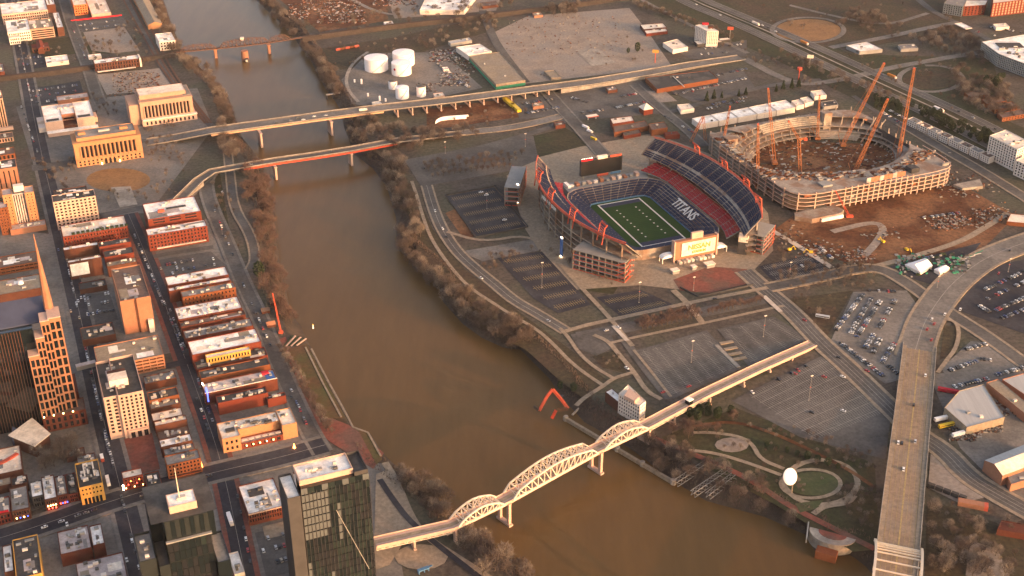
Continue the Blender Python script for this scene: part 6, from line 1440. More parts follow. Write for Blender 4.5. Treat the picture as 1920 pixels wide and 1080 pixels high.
def dark_tower():
    h = 84; cu, cv, w, d = place((313, 1019), (396, 998), (388, 955), h); p = rot2((cu, cv), GA)
    r = thing('office_tower', 'dark office tower with white square penthouse and mast at the lower edge', 'tower', (p[0], p[1], 0), GA)
    MB().box(-w / 2 + .5, w / 2 - .5, -d / 2 + .5, d / 2, 0, h - .5).build('core', 'tower_glass', r)
    rg = random.Random(9); nx, nz = 8, 10; pw, ph = w / nx, (h - 2) / nz; k = 'window_glass'
    pm = [MB().box(-pw / 2 + .3, pw / 2 - .3, -.1, .1, -ph / 2 + .3, ph / 2 - .3).mesh('pane', g_) for g_ in ('tower_glass', 'window_glass', 'green_glass')]
    for i in range(nx):
        for j in range(nz): obj('pane', rg.choices(pm, (5, 4, .6))[0], r, (-w / 2 + (i + .5) * pw, -d / 2 + .3, 1 + (j + .5) * ph))
    fin = MB().box(-.12, .12, -.4, .2, 0, h - 1).mesh('mullion', 'dark_metal')
    for i in range(nx + 1): obj('mullion', fin, r, (-w / 2 + i * pw, -d / 2 + .2, 0))
    sp = MB().box(-w / 2, w / 2, -.4, .1, -.3, .3).mesh('spandrel', 'dark_metal')
    for j in range(0, nz, 2): obj('spandrel', sp, r, (0, -d / 2 + .22, 1 + j * ph))
    box(r, 'ledge', -w / 2 - .5, w / 2 + .5, -d / 2 - .8, -d / 2 + 1.5, h - .48, h + .4, 'grey_wall')
    MB().box(-w / 2 + .5, w / 2 - .5, -d / 2 + 2.5, d / 2, h - .48, h + 16).build('louver_screen', 'dark_metal', r)
    for i in range(9): box(r, 'louver', -w / 2 + 1 + i * w / 9.3, -w / 2 + 1 + (i + .9) * w / 9.3, -d / 2 + 2.1, -d / 2 + 2.45, h + 1, h + 15.5, 'tower_glass' if i % 2 else 'dark_metal')
    MB().sheet([(-w / 2 - 8, -d / 2 + 3), (w / 2 + 6, -d / 2 + 3), (w / 2 + 6, d / 2 + 20), (-w / 2 - 8, d / 2 + 20)], h + 16.02).build('roof', 'dark_roof', r); MB().box(-w / 2 - 8, w / 2 + 6, d / 2 + .02, d / 2 + 20, 0, h + 16).build('rear_block', 'tower_glass', r)
    body(r, w * .62, d * .55, h + 22, 'cream_stone', 'white_roof', at=(0, d * .14), base=h + 16.04, name='penthouse', par=.5); m = MB(); m.cyl(0, 0, 0, 26, .45, .2, 8); m.build('mast', 'steel_white', r, (-1, d * .14, h + 21.6)); box(r, 'mast_base', -3, 3, d * .08, d * .2, h + 21.55, h + 23.5, 'unit_metal')
    body(r, 11, d * 1.2, h - 10, 'dark_metal', 'grey_roof', at=(-w / 2 - 14, d * .1), name='west_wing', par=2); body(r, 7, d * 1.2, h - 16, 'dark_metal', 'dark_roof', at=(-w / 2 - 4, 0), name='west_wing', par=1.5); body(r, 9, d * 1.3, h - 22, 'tower_glass', 'grey_roof', at=(w / 2 + 5, -d * .1), name='east_wing', par=1.5)
    units(r, 8, d, h - 12, 3, rg, at=(-w / 2 - 14, d * .1))
dark_tower()

# ---- infill of the tighter blocks
for a in (('dark roofed low hall in the gap below the billboard block', (155, 641), (216, 623), (213, 603), 8, 'brown_brick', 'dark_roof', None, 5),
          ('dark roofed bar between the two brick corner houses', (276, 914), (304, 907), (297, 882), 9, 'brick', 'dark_roof', None, 4),
          ('low hall with colonnade at the left edge below the striped tower', (-20, 263), (25, 257), (22, 247), 6, 'limestone', 'brown_roof', W(8, 1, .5, 5.5, .5, .8), 2),
          ('dark roofed hall behind the cream office block', (103, 372), (165, 361), (172, 346), 10, 'brown_brick', 'dark_roof', None, 4),
          ('long tan roof strip behind the boxy white office block', (108, 189), (166, 181), (164, 173), 5, 'tan_brick', 'pink_roof', None, 3),
          ('low brick house with grey roof above the railway at the far left', (-20, 138), (8, 133), (6, 118), 10, 'brick', 'grey_roof', None, 3),
          ('small brick house between the planted block and the tan tower', (150, 545), (200, 533), (196, 522), 6, 'brown_brick', 'dark_roof', None, 3),
          ('grey roofed kitchen wing behind the yellow corner building', (146, 874), (180, 862), (176, 848), 6, 'brown_brick', 'grey_roof', None, 4),
          ('dark roofed house behind the grey bar on the broad avenue', (22, 912), (52, 903), (47, 890), 9, 'brown_brick', 'dark_roof', None, 5),
          ('tan roofed house by the brick street below the garage', (272, 722), (330, 706), (326, 694), 8, 'brown_brick', 'grey_roof', None, 6),
          ('low brick annex between the spired tower and the pale tower', (125, 860), (160, 850), (156, 838), 5, 'brown_brick', 'brown_roof', None, 3)): bld(*a)
a, b = G3(143, 690, 9), G3(180, 681, 9); t = thing('skywalk', 'enclosed grey skywalk crossing the shaded avenue beside the garage', 'bridge', (a.x, a.y, 0)); MB().bar((0, 0, 9), (b.x - a.x, b.y - a.y, 9), 5, 4).build('tube', 'grey_wall', t); MB().bar((0, 0, 11.2), (b.x - a.x, b.y - a.y, 11.2), 5.6, .4).build('roof', 'pink_roof', t)
# ================================================================== EAST BANK AND BEYOND
def qbld(label, px, h, wall, roof, name='building', cat='building', n=2, group=None, par=.6, faces=None, glassm='window_glass', big=1.0, base=0.0):
    """building from the four corners of its roof; faces = {edge: (cols, rows, wf, hf, z0, z1)} puts openings in a wall"""
    P = [Vector((*G(x, y, h), 0)) for x, y in px]; c = sum(P, Vector()) / len(P); Q = [p - c for p in P]
    ar = sum(Q[i].x * Q[(i + 1) % len(Q)].y - Q[(i + 1) % len(Q)].x * Q[i].y for i in range(len(Q)))
    r = thing(name, label, cat, c, 0, group); mb = MB(); nq = len(Q); _seed[0] += 1; rg = random.Random(_seed[0])
    for i in range(nq):
        a, b = Q[i], Q[(i + 1) % nq]
        if ar < 0: a, b = b, a
        f = (faces or {}).get(i)
        if f:
            ax = (b - a); L = ax.length; ax.normalize(); nn = Vector((ax.y, -ax.x, 0)); cols, rows, wf, hf, z0, z1 = f
            cen, ow, oh = facade(mb, (a.x, a.y, base), ax, nn, L, h - base, cols, rows, wf, hf, z0, z1, .6, .5)
            ang = math.atan2(ax.y, ax.x); me = MB().box(-ow / 2, ow / 2, -.05, .05, -oh / 2, oh / 2).mesh('window', glassm)
            if len(cen) <= 130:
                for q in cen: obj('window', me, r, q, ang)
            else:
                k = MB()
                for q in cen: k.bar((q.x - ax.x * ow / 2, q.y - ax.y * ow / 2, q.z), (q.x + ax.x * ow / 2, q.y + ax.y * ow / 2, q.z), .1, oh)
                stuff(k.build('small_windows', glassm, r))
        else: mb.add([(a.x, a.y, base), (b.x, b.y, base), (b.x, b.y, h), (a.x, a.y, h)], [(0, 1, 2, 3)])
    I = [q * (1 - .5 / max(q.length, 1)) for q in Q]
    for i in range(nq):
        j = (i + 1) % nq; mb.add([(*Q[i].xy, h), (*Q[j].xy, h), (*I[j].xy, h), (*I[i].xy, h)], [(0, 1, 2, 3)]); mb.add([(*I[i].xy, h), (*I[j].xy, h), (*I[j].xy, h - par), (*I[i].xy, h - par)], [(0, 1, 2, 3)])
    mb.build('walls', wall, r); MB().sheet([q.xy for q in I], h - par).build('roof', roof, r)
    for _ in range(n):
        s, t = rg.uniform(.15, .85), rg.uniform(.15, .85); p = Q[0].lerp(Q[1], s).lerp(Q[3 % nq].lerp(Q[2], s), t)
        obj('rooftop_unit', rg.choice(UNIT), r, (p.x, p.y, h - par + .02), rg.choice((0, GA)), (rg.uniform(1.5, 4) * big, rg.uniform(1.5, 3) * big, rg.uniform(.8, 2) * big))
    return r
# ---- storage tanks
def tank(label, x, y, rpx, h, lid='tank_white', grp='white storage tanks'):
    p = G3(x, y); d = math.hypot(p.x, p.y); rad = rpx * math.hypot(d, 650) / CAM_F
    r = thing('storage_tank', label, 'tank', (p.x, p.y, 0), 0, grp)
    MB().cyl(0, 0, 0, h, rad, rad, 40).build('shell', 'tank_white', r); MB().cyl(0, 0, h + .01, h + 1.6, rad * 1.004, rad * .12, 40).build('roof', lid, r)
    for i in range(3): z = h * (i + 1) / 3.6; MB().cyl(0, 0, z, z + .35, rad + .12, rad + .12, 40).build('stiffener', 'tank_white', r)
    s = MB(); n = 16
    for i in range(n):
        a0, a1 = -1.9 + 1.4 * i / n, -1.9 + 1.4 * (i + 1) / n; s.bar((math.cos(a0) * (rad + .6), math.sin(a0) * (rad + .6), h * i / n), (math.cos(a1) * (rad + .6), math.sin(a1) * (rad + .6), h * (i + 1) / n), .7, .25)
    s.build('stair', 'steel_grey', r)
    return r, rad
tank('broadest white storage tank, west of the other two big ones', 706, 130, 21.5, 19)
tank('tall white storage tank behind the tank with a red emblem', 757, 120, 20, 19)
r, rad = tank('white storage tank with a small red emblem', 753, 138, 18, 18)
e = MB(); e.cyl(0, 0, 0, .3, 1.9, 1.9, 12); o = e.build('emblem', 'red_awning', r, (-rad * .62, -rad * .80, 10.5)); o.rotation_euler = (R(90), 0, R(-38))
tank('small white tank with grey lid beside the viaduct', 737, 166, 8, 12, 'unit_dark', 'small storage tanks'); tank('white tank right behind the viaduct parapet', 754.5, 183, 12.3, 16, 'tank_white', 'small storage tanks'); tank('cream tank with dark open lid behind the viaduct', 790, 180, 8.5, 15, 'unit_dark', 'small storage tanks')
for i, (x, y) in enumerate(((665, 155), (678, 158), (690, 181), (712, 190), (723, 191))):
    p = G3(x, y); t = thing('pressure_vessel', ('upright white vessel in the tank yard, number %s from the river' % 'one two three four five'.split()[i]), 'tank', p, 0, 'small vessels in the tank yard'); MB().cyl(0, 0, .8, 5 + i % 2 * 3, 1.3, 1.3, 12).build('shell', 'tank_white', t); MB().box(-1.2, 1.2, -1.2, 1.2, 0, .78).build('plinth', 'concrete', t)
road('railway_spur', 'curved railway spur round the tank yard', [(690, 98), (662, 118), (648, 145), (652, 170), (672, 192)], 5, 'concrete', 6)
r = thing('dock', 'small pier on dolphins in the river beside the tank yard', 'dock', G3(625, 185, WZ), GA); MB().box(-10, 10, -2, 2, 7, 8).build('deck', 'concrete', r)
for x in (-9, 0, 9): MB().cyl(x, 0, -2, 7, 1.2, 1.2, 10).build('pile', 'dark_wall', r)
# ---- yards and warehouses in the upper middle
r = qbld('big tan flat roofed warehouse with green skirting beside the viaduct', [(930, 158), (985, 150), (936, 97), (880, 105)], 8, 'tan_roof', 'tan_roof', 'warehouse', 'warehouse', 2)
P = [Vector((*G(x, y, 8), 0)) - r.location for x, y in ((880, 105), (930, 158), (985, 150))]
g = MB()
for a, b in zip(P, P[1:]): n = Vector(((b - a).y, -(b - a).x, 0)).normalized() * .3; g.bar(Vector((a.x, a.y, 2)) + n, Vector((b.x, b.y, 2)) + n, .3, 4)
g.build('skirting', 'green_plastic', r)
qbld('white flat roofed warehouse behind the tan one', [(878, 104), (922, 96), (900, 82), (855, 88)], 8, 'white_wall', 'white_roof', 'warehouse', 'warehouse', 4)
qbld('big white warehouse at the top edge', [(787, 19), (871, 19), (892, -8), (800, -8)], 8, 'white_wall', 'white_roof', 'warehouse', 'warehouse', 6)
qbld('small tan shed in front of the cleared lot', [(1034, 146), (1052, 145), (1040, 131), (1020, 133)], 4, 'tan_roof', 'tan_roof', 'shed', 'shed', 0)
qbld('white roofed showroom with two roof strips west of the hotel', [(1207, 55), (1250, 51), (1243, 43), (1200, 46)], 6, 'brown_brick', 'cream_roof', 'showroom', 'building', 3)
qbld('second white showroom strip south of the first', [(1212, 63), (1252, 58), (1248, 53), (1208, 57)], 5, 'red_brick', 'cream_roof', 'showroom', 'building', 2)
qbld('cream roofed diner block below the hotel', [(1262, 93), (1290, 88), (1270, 73), (1243, 80)], 7, 'white_wall', 'cream_roof', 'diner', 'building', 2)
r = qbld('tall white hotel with striped dark windows', [(1304, 47), (1326, 58), (1347.5, 58), (1323, 44)], 26, 'white_wall', 'cream_roof', 'hotel', 'hotel', 3, faces={0: (7, 9, .5, .55, 4, 25), 1: (6, 9, .42, .5, 4, 25)})
MB().box(-5, 5, 14, 18, 25.6, 29).build('sign_box', 'red_awning', r); MB().box(2, 10, -4, 4, 25.5, 28.5).build('penthouse', 'brown_brick', r)
qbld('low white hotel wing with dark front', [(1308, 83), (1356, 78), (1344, 73), (1300, 76)], 5, 'dark_wall', 'cream_roof', 'hotel_wing', 'building', 2)
qbld('small white canopy east of the hotel', [(1350, 76), (1372, 73), (1364, 70), (1347, 72)], 5, 'dark_wall', 'cream_roof', 'canopy', 'canopy', 0)
for x, y, lab, m in ((1368, 74, 'orange disc sign on a pole beside the hotel', 'steel_coral'), (1497, 150, 'red drum shaped sign on a red post by the motorway', 'steel_red'), (1517, 128, 'cream lit billboard beside the motorway', 'cream_roof'), (1228, 118, 'yellow pole sign beside the cleared lot', 'yellow_paint')):
    p = G3(x, y); t = thing('pole_sign', lab, 'sign', p, R(-10)); MB().cyl(0, 0, 0, 16, .6, .6, 8).build('pole', 'steel_red' if 'red' in lab else 'steel_grey', t)
    if 'drum' in lab: MB().cyl(0, 0, 16.02, 19.5, 3.6, 3.6, 16).build('panel', m, t)
    else: MB().box(-4.8, 4.8, -.5, .5, 16.02, 21).build('panel', m, t)
r = qbld('long black roofed building with coral front wall beside the car park', [(1232, 167), (1347, 147), (1330, 132), (1210, 145)], 7, 'orange_brick', 'dark_roof', 'market_building', 'building', 4)
r2 = [G(1262, 143, 7), G(1283, 163, 7)]; mb = MB().bar((r2[0][0] - r.location.x, r2[0][1] - r.location.y, 7.1), (r2[1][0] - r.location.x, r2[1][1] - r.location.y, 7.1), 1.2, 1.0); mb.build('roof_ridge', 'unit_metal', r)
for i in range(5):
    f0, f1 = i / 5 + .004, (i + 1) / 5 - .004; L = lambda a, b, f: (a[0] + (b[0] - a[0]) * f, a[1] + (b[1] - a[1]) * f)
    a, b, c, d = (1297, 222), (1474, 187), (1492, 201), (1312, 233)
    qbld('module %s of the long white roofed market hall, counted from the brewery' % 'one two three four five'.split()[i], [L(d, c, f0), L(d, c, f1), L(a, b, f1), L(a, b, f0)], 8, 'white_wall', 'white_roof', 'market_hall', 'hall', 1, 'long white roofed market halls')
for lab, px in (('small white roof at the east end of the market halls, nearest to them', [(1494, 199), (1508, 196), (1498, 186), (1484, 189)]), ('white roof second from the market halls at their east end', [(1510, 194), (1526, 190), (1514, 181), (1500, 184)]), ('white roofed hut nearest the motorway bend', [(1528, 181), (1550, 178), (1541, 168), (1520, 171)]), ('white roofed filling station shop beside the brewery', [(1277, 207), (1302, 203), (1292, 194), (1270, 196)])): qbld(lab, px, 6, 'white_wall', 'cream_roof', 'hut', 'building', 1)
r = qbld('red brick brewery with long white roof', [(1149, 232), (1189, 226), (1184, 217), (1144, 222)], 9, 'red_brick', 'cream_roof', 'brewery', 'building', 2)
qbld('red brick range in front of the white brewery roof', [(1152, 248), (1216, 236), (1210, 226), (1150, 236)], 7, 'orange_brick', 'brown_roof', 'brewery_range', 'building', 3); qbld('square red brick block east of the brewery range', [(1222, 244), (1252, 239), (1246, 228), (1216, 232)], 9, 'orange_brick', 'brown_roof', 'brick_block', 'building', 2); qbld('low red brick block south of the brewery range', [(1170, 255), (1202, 249), (1197, 241), (1166, 246)], 5, 'red_brick', 'brown_roof', 'brick_block', 'building', 2); qbld('red roofed brick sheds behind the east stand', [(1248, 254), (1275, 252), (1270, 246), (1245, 248)], 6, 'red_brick', 'red_brick', 'brick_sheds', 'building', 1)
p = G3(1211, 212); t = thing('brew_tower', 'brick tower with cream pyramid roof behind the brewery', 'tower', p, GA); MB().box(-7, 7, -7, 7, 0, 8).build('walls', 'red_brick', t); MB().add([(-8, -8, 8.02), (8, -8, 8.02), (8, 8, 8.02), (-8, 8, 8.02), (0, 0, 15)], [(0, 1, 4), (1, 2, 4), (2, 3, 4), (3, 0, 4)]).build('roof', 'cream_roof', t)
p = G3(1110, 224); t = thing('fuel_canopy', 'white fuel station canopy with orange fascia beside the brewery', 'canopy', p, GA); MB().box(-8, 8, -4, 4, 5, 5.8).build('roof', 'cream_roof', t); MB().box(-8.2, 8.2, -4.3, -4.02, 4.9, 5.9).build('fascia', 'steel_coral', t)
for x in (-6, 6): MB().box(x - .3, x + .3, -.3, .3, 0, 4.98).build('post', 'white_wall', t)
# curved white tent by the road
p = G3(846, 228); t = thing('curved_tent', 'curved white fabric tunnel beside the viaduct', 'tent', p, 0); mb = MB(); n = 10; rings = []
pl = smooth([(-20, -6), (-14, 6), (0, 10), (22, 14)], 2)
for i, (x, y) in enumerate(pl): rings.append([(x + 2.5 * math.cos(math.pi * k / 6) * .6, y + 4 * math.cos(math.pi * k / 6), 4.6 * math.sin(math.pi * k / 6)) for k in range(7)])
for a, b in zip(rings, rings[1:]): mb.strip(a, b)
mb.build('skin', 'tank_white', t)
# scrap and yard masses
def clutter(label, regions, mats, seed, name='scrap_heap'):
    rg = random.Random(seed); mb = MB()
    for cx, cy, sx, sy, n, smax in regions:
        for _ in range(n):
            p = G(cx + rg.uniform(-sx, sx), cy + rg.uniform(-sy, sy)); w = rg.uniform(.6, smax); a = rg.random() * 3.14; c, s = math.cos(a) * w, math.sin(a) * w
            mb.bar((p[0] - c, p[1] - s, .4), (p[0] + c, p[1] + s, .4), w * rg.uniform(.6, 1.2), rg.uniform(.8, 2.4), rg.randrange(len(mats)))
    return tag(mb.build(name, mats), label, 'scrap', kind='stuff')
clutter('scrap metal and wrecks in the yard beyond the railway', [(620, 12, 55, 10, 420, 2.2), (640, 32, 45, 12, 380, 2.4), (560, 22, 20, 14, 160, 2.2), (740, 5, 40, 6, 120, 2.6)], ['steel_rust', 'grey_wall', 'pink_roof', 'dirt', 'brown_brick', 'dark_wall', 'tan_brick', 'bank_soil'], 31)
clutter('stored goods and wrecks beside the tan warehouse', [(830, 105, 25, 12, 160, 2.4), (850, 150, 30, 12, 170, 2.4), (870, 120, 20, 15, 90, 2), (800, 165, 20, 8, 60, 2)], ['grey_wall', 'dark_wall', 'concrete', 'steel_rust', 'brown_brick', 'dark_wall'], 32)
clutter('rubble on the demolished downtown block', [(255, 150, 45, 14, 200, 1.6), (235, 172, 30, 8, 60, 1.4)], ['dirt', 'gravel', 'brown_brick', 'dark_wall'], 33, 'rubble')
clutter('stored goods in the yards beside the east warehouses', [(1810, 815, 30, 12, 120, 1.8), (1850, 800, 30, 12, 120, 1.8), (1890, 760, 20, 20, 70, 1.8)], ['steel_rust', 'dark_wall', 'concrete', 'brown_brick', 'grey_wall'], 34)
clutter('stones and debris in the cleared lot', [(1060, 70, 110, 40, 260, 1.2)], ['concrete', 'gravel', 'dirt', 'brown_brick'], 35, 'rubble')
p = G3(650, 92); t = thing('rail_cars', 'short string of rusty orange rail wagons in the grass beyond the tanks', 'wagon', p, R(30))
for i in range(5): MB().box(-18 + 8 * i, -11 + 8 * i, -1.5, 1.5, .6, 3.6).build('wagon', 'orange_brick' if i % 2 else 'steel_coral', t)
for lab, a, b, m in (('long yellow trailer nearest the river in the yard', (946, 188), (962, 202), 'yellow_metal'), ('long yellow trailer second in the yard', (960, 199), (974, 212), 'yellow_metal')):
    p, q = G3(*a), G3(*b); t = thing('trailer', lab, 'trailer', (p + q) / 2, math.atan2((q - p).y, (q - p).x), 'yellow trailers below the viaduct'); L = (q - p).length / 2
    MB().box(-L, L, -3, 3, 1.1, 5).build('box', m, t); MB().box(-L + 1, -L + 4, -2.4, 2.4, 0, 1.08).build('wheel_set', 'dark_wall', t); MB().box(L - 4, L - 1, -2.4, 2.4, 0, 1.08).build('wheel_set', 'dark_wall', t)
# ---- far right
qbld('red brick apartment block with cream balconies in the upper right corner', [(1862, 6), (1935, -3), (1935, -22), (1862, -16)], 24, 'red_brick', 'cream_roof', 'apartment_block', 'apartments', 3, faces={0: (12, 5, .5, .8, 1, 23)}, glassm='limestone')
qbld('red apartment wing with bright roof left of the balcony block', [(1808, 12), (1848, 9), (1852, 0), (1812, 0)], 17, 'red_brick', 'cream_roof', 'apartment_wing', 'apartments', 1, faces={0: (6, 5, .45, .6, 1, 16)})
qbld('grey apartment block left of the red wing', [(1770, 6), (1806, 12), (1815, -4), (1785, -10)], 18, 'grey_wall', 'grey_roof', 'apartment_block', 'apartments', 2, faces={0: (8, 5, .5, .6, 1, 17)})
r = qbld('large white roofed apartment block with courtyard at the right edge', [(1841, 78), (1873, 101), (1935, 124), (1935, 62)], 20, 'grey_wall', 'white_roof', 'apartment_block', 'apartments', 12, faces={0: (12, 6, .5, .62, 1, 19.5), 1: (18, 6, .5, .62, 1, 19.5)}, big=1.6)
MB().box(-16, 22, 4, 26, 19.42, 20.4).build('courtyard', 'dark_wall', r)
qbld('white filling station canopy beyond the interchange', [(1811, 54), (1823, 52), (1803, 42), (1790, 44)], 6, 'white_wall', 'white_roof', 'fuel_canopy', 'canopy', 0, base=4.8)
qbld('white roofed store beside the far side of the motorway', [(1612, 96), (1655, 92), (1626, 78), (1587, 85)], 6, 'grey_wall', 'white_roof', 'store', 'store', 5)
for lab, a in (('brick row house roof, uppermost of the four rows right of the motorway', (1818, 182, 1856, 176)), ('brick row house, second of the four rows right of the motorway', (1850, 195, 1888, 189)), ('brick row house, third of the four rows right of the motorway', (1866, 206, 1908, 199)), ('brick row house, lowest of the four rows right of the motorway', (1880, 221, 1925, 213))):
    x0, y0, x1, y1 = a; qbld(lab, [(x0, y0), (x1, y1), (x1 - 10, y1 - 9), (x0 - 10, y0 - 9)], 6, 'orange_brick', 'brown_roof', 'row_house', 'row house', 0, 'brick row houses right of the motorway', faces={0: (8, 2, .4, .5, .5, 5.5)})
r = qbld('tall white and grey apartment block at the right edge beside the motorway', [(1856, 254), (1908, 280), (1935, 268), (1886, 243)], 30, 'white_wall', 'cream_roof', 'apartment_block', 'apartments', 8, faces={0: (11, 8, .5, .66, 2, 29), 1: (6, 8, .45, .6, 2, 29)}, big=1.5)
qbld('low wing of the apartment block at the right edge', [(1905, 300), (1940, 316), (1960, 305), (1925, 290)], 20, 'white_wall', 'cream_roof', 'apartment_wing', 'apartments', 2, faces={0: (6, 5, .5, .6, 1, 19)})
for i in range(8):
    x, y = 1702 + i * 19.5, 223 + i * 9.2
    qbld('grey town house number %s from the cranes in the row along the motorway' % 'one two three four five six seven eight'.split()[i], [(x, y), (x + 17, y + 8), (x + 27, y + 4), (x + 10, y - 4)], 9, 'white_wall', 'brown_roof' if i % 2 else 'grey_roof', 'town_house', 'town house', 1, 'town houses along the motorway', faces={0: (4, 3, .5, .6, .5, 8.5)})
qbld('white roofed workshop at the right edge of the building site', [(1888, 415), (1940, 420), (1945, 405), (1895, 400)], 5, 'orange_brick', 'cream_roof', 'workshop', 'building', 2)
# warehouses right of the wide bridge
qbld('grey metal roofed warehouse right of the wide bridge', [(1771, 764), (1813, 801), (1884, 782), (1844, 720), (1799, 732)], 9, 'tan_roof', 'metal_roof', 'warehouse', 'warehouse', 2)
qbld('tan roofed warehouse behind the grey metal one', [(1850, 717), (1925, 778), (1935, 762), (1872, 710)], 9, 'tan_brick', 'tan_roof', 'warehouse', 'warehouse', 1); qbld('grey roofed warehouse in the corner behind the tan one', [(1879, 711), (1940, 752), (1960, 735), (1940, 694)], 9, 'tan_brick', 'metal_roof', 'warehouse', 'warehouse', 1)
def gable(label, A, B, C, D, h, ridge, wall, ra, rb, name='warehouse'):
    P = [Vector((*G(*p, h), h)) for p in (A, B, C, D)]; c = sum(P, Vector()) / 4; c.z = 0; Q = [p - c for p in P]; m0, m1 = (Q[0] + Q[3]) / 2, (Q[1] + Q[2]) / 2; m0.z = m1.z = ridge
    r = thing(name, label, 'warehouse', c); MB().add([Q[0], Q[1], m1, m0], [(0, 1, 2, 3)]).build('roof', ra, r); MB().add([Q[3], Q[2], m1, m0], [(3, 2, 1, 0)]).build('roof', rb, r)
    w = MB(); w.prism([q.xy for q in Q], 0, h - .03); w.add([Q[0], Q[3], m0], [(0, 1, 2)]); w.add([Q[1], Q[2], m1], [(2, 1, 0)]); w.build('walls', wall, r)
gable('pink roofed gabled warehouse at the right edge', (1880, 892), (1960, 862), (1935, 828), (1846, 863), 11, 15, 'tan_brick', 'cream_roof', 'metal_roof')
qbld('low tan roofed annex below the pink gabled warehouse', [(1896, 908), (1960, 888), (1950, 872), (1888, 892)], 8, 'tan_brick', 'grey_roof', 'annex', 'warehouse', 1)
qbld('dark red long roof in the lower right corner', [(1870, 992), (1960, 1008), (1965, 990), (1878, 975)], 6, 'brick', 'brick', 'depot', 'building', 0)
def vehicle(name, label, cat, px, rz, L, Wd, Hh, m, z=0.0, cab=None, group=None):
    p = G3(*px, z); r = thing(name, label, cat, p, rz, group); c0 = L / 2 - (2.2 if cab else 0)
    MB().box(-L / 2, c0 - .1, -Wd / 2, Wd / 2, .9, Hh).build('body', m, r)
    if cab: MB().box(c0, L / 2, -Wd / 2 + .1, Wd / 2 - .1, .7, Hh * .82).build('cab', cab, r)
    else: MB().box(-L / 2 + .4, L / 2 - .4, -Wd / 2 - .03, Wd / 2 + .03, Hh * .6, Hh * .85).build('window_band', 'car_glass', r)
    wm = MB().box(-.5, .5, -Wd / 2 - .02, Wd / 2 + .02, 0, .95).mesh('wheel_set', 'dark_wall')
    for x in (-L * .36, L * .34): obj('wheel_set', wm, r, (x, 0, 0))
    return r
vehicle('box_truck', 'magenta red box truck beside the grey metal warehouse', 'truck', (1781, 737), R(-20), 22, 3.2, 4.2, 'red_awning', cab='white_wall')
vehicle('box_truck', 'white box truck nearest the wide bridge', 'truck', (1766, 788), R(20), 16, 3, 4, 'white_roof', cab='white_wall'); vehicle('school_bus', 'yellow bus parked beside the wide bridge', 'bus', (1776, 800), R(20), 18, 3, 3.6, 'yellow_metal'); vehicle('box_truck', 'white trailer truck below the grey metal warehouse', 'truck', (1802, 816), R(22), 19, 3, 4, 'white_roof', cab='white_wall')
vehicle('city_bus', 'white bus on the shaded avenue beside the yellow corner building', 'bus', (203, 905), R(-67), 13, 2.8, 3.4, 'white_roof'); vehicle('delivery_truck', 'white and red truck on the shaded avenue above the white bus', 'truck', (192, 862), R(-67), 9, 2.8, 3.4, 'white_roof', cab='steel_red'); vehicle('delivery_truck', 'white delivery truck between the two towers at the lower edge', 'truck', (432, 977), R(-67), 15, 3, 3.8, 'tank_white', cab='white_wall')
vehicle('city_bus', 'blue and white bus parked on the verge by the packed lot', 'bus', (1542, 596), R(-20), 14, 2.8, 3.2, 'car_silver'); vehicle('school_bus', 'yellow bus on the street above the north scoreboard', 'bus', (1113, 262), R(-50), 10, 2.8, 3.2, 'yellow_metal'); vehicle('box_truck', 'white truck on the street below the brewery, first of two', 'truck', (1098, 240), R(-50), 12, 2.8, 3.4, 'tank_white', cab='white_wall'); vehicle('box_truck', 'white truck on the street below the brewery, second of two', 'truck', (1106, 248), R(-50), 10, 2.8, 3.4, 'tank_white', cab='white_wall')
vehicle('box_truck', 'cream truck on the viaduct beside the tanks', 'truck', (681, 208), R(21), 11, 2.8, 3.6, 'cream_roof', z=13.5, cab='white_wall')
for i, (x, y, lab) in enumerate(((1760, 207, 'long white lorry on the motorway above the town houses'), (1672, 145, 'cream lorry on the far motorway carriageway behind the crane boom'), (1508, 82, 'orange lorry on the motorway beside the brown oval'), (1417, 46, 'white lorry on the motorway near the top'))): vehicle('lorry', lab, 'lorry', (x, y), R(-62), 18, 2.8, 4, ('tank_white', 'orange_tent', 'orange_tent', 'cream_roof')[i], z=.9, cab='white_wall', group='lorries on the motorway')
# freight train right of the wide bridge
a, b = G3(1738, 912), G3(1812, 940); d = (b - a); L = d.length; ang = math.atan2(d.y, d.x); t = thing('freight_train', 'black freight wagons in a line right of the wide bridge', 'train', a, ang)
for i in range(5): MB().box(L * i / 5 + .4, L * (i + 1) / 5 - .4, -1.6, 1.6, 1.0, 4.2).build('wagon', 'dark_wall', t); MB().box(L * i / 5 + 1.2, L * (i + 1) / 5 - 1.2, -1.2, 1.2, 0, .98).build('bogie', 'steel_rust', t)
p = G3(1822, 950); t = thing('container', 'long brown container with orange end beyond the freight wagons', 'container', p, R(-18)); MB().box(-11, 9, -3, 3, .2, 4.5).build('box', 'tan_brick', t); MB().box(9.02, 12, -3, 3, .2, 4.6).build('end_section', 'steel_coral', t)
# ---- the white river building by the footbridge and its neighbours
r = qbld('white concrete office building beside the footbridge', [(1160, 738), (1200, 761), (1211, 752), (1178, 721)], 21, 'white_wall', 'cream_roof', 'river_building', 'office', 3, faces={0: (9, 5, .55, .55, 2, 20), 1: (3, 5, .4, .45, 2, 20)})
q = [Vector((*G(x, y, 24), 0)) - r.location for x, y in ((1170, 741), (1190, 752), (1199, 743), (1180, 727))]; MB().prism([v.xy for v in q], 20.42, 24).build('penthouse', 'cream_stone', r)
qbld('low brick shop with white roof beside the white river building', [(1135, 734), (1160, 754), (1165, 743), (1147, 728)], 11, 'brown_brick', 'white_roof', 'shop', 'building', 1)
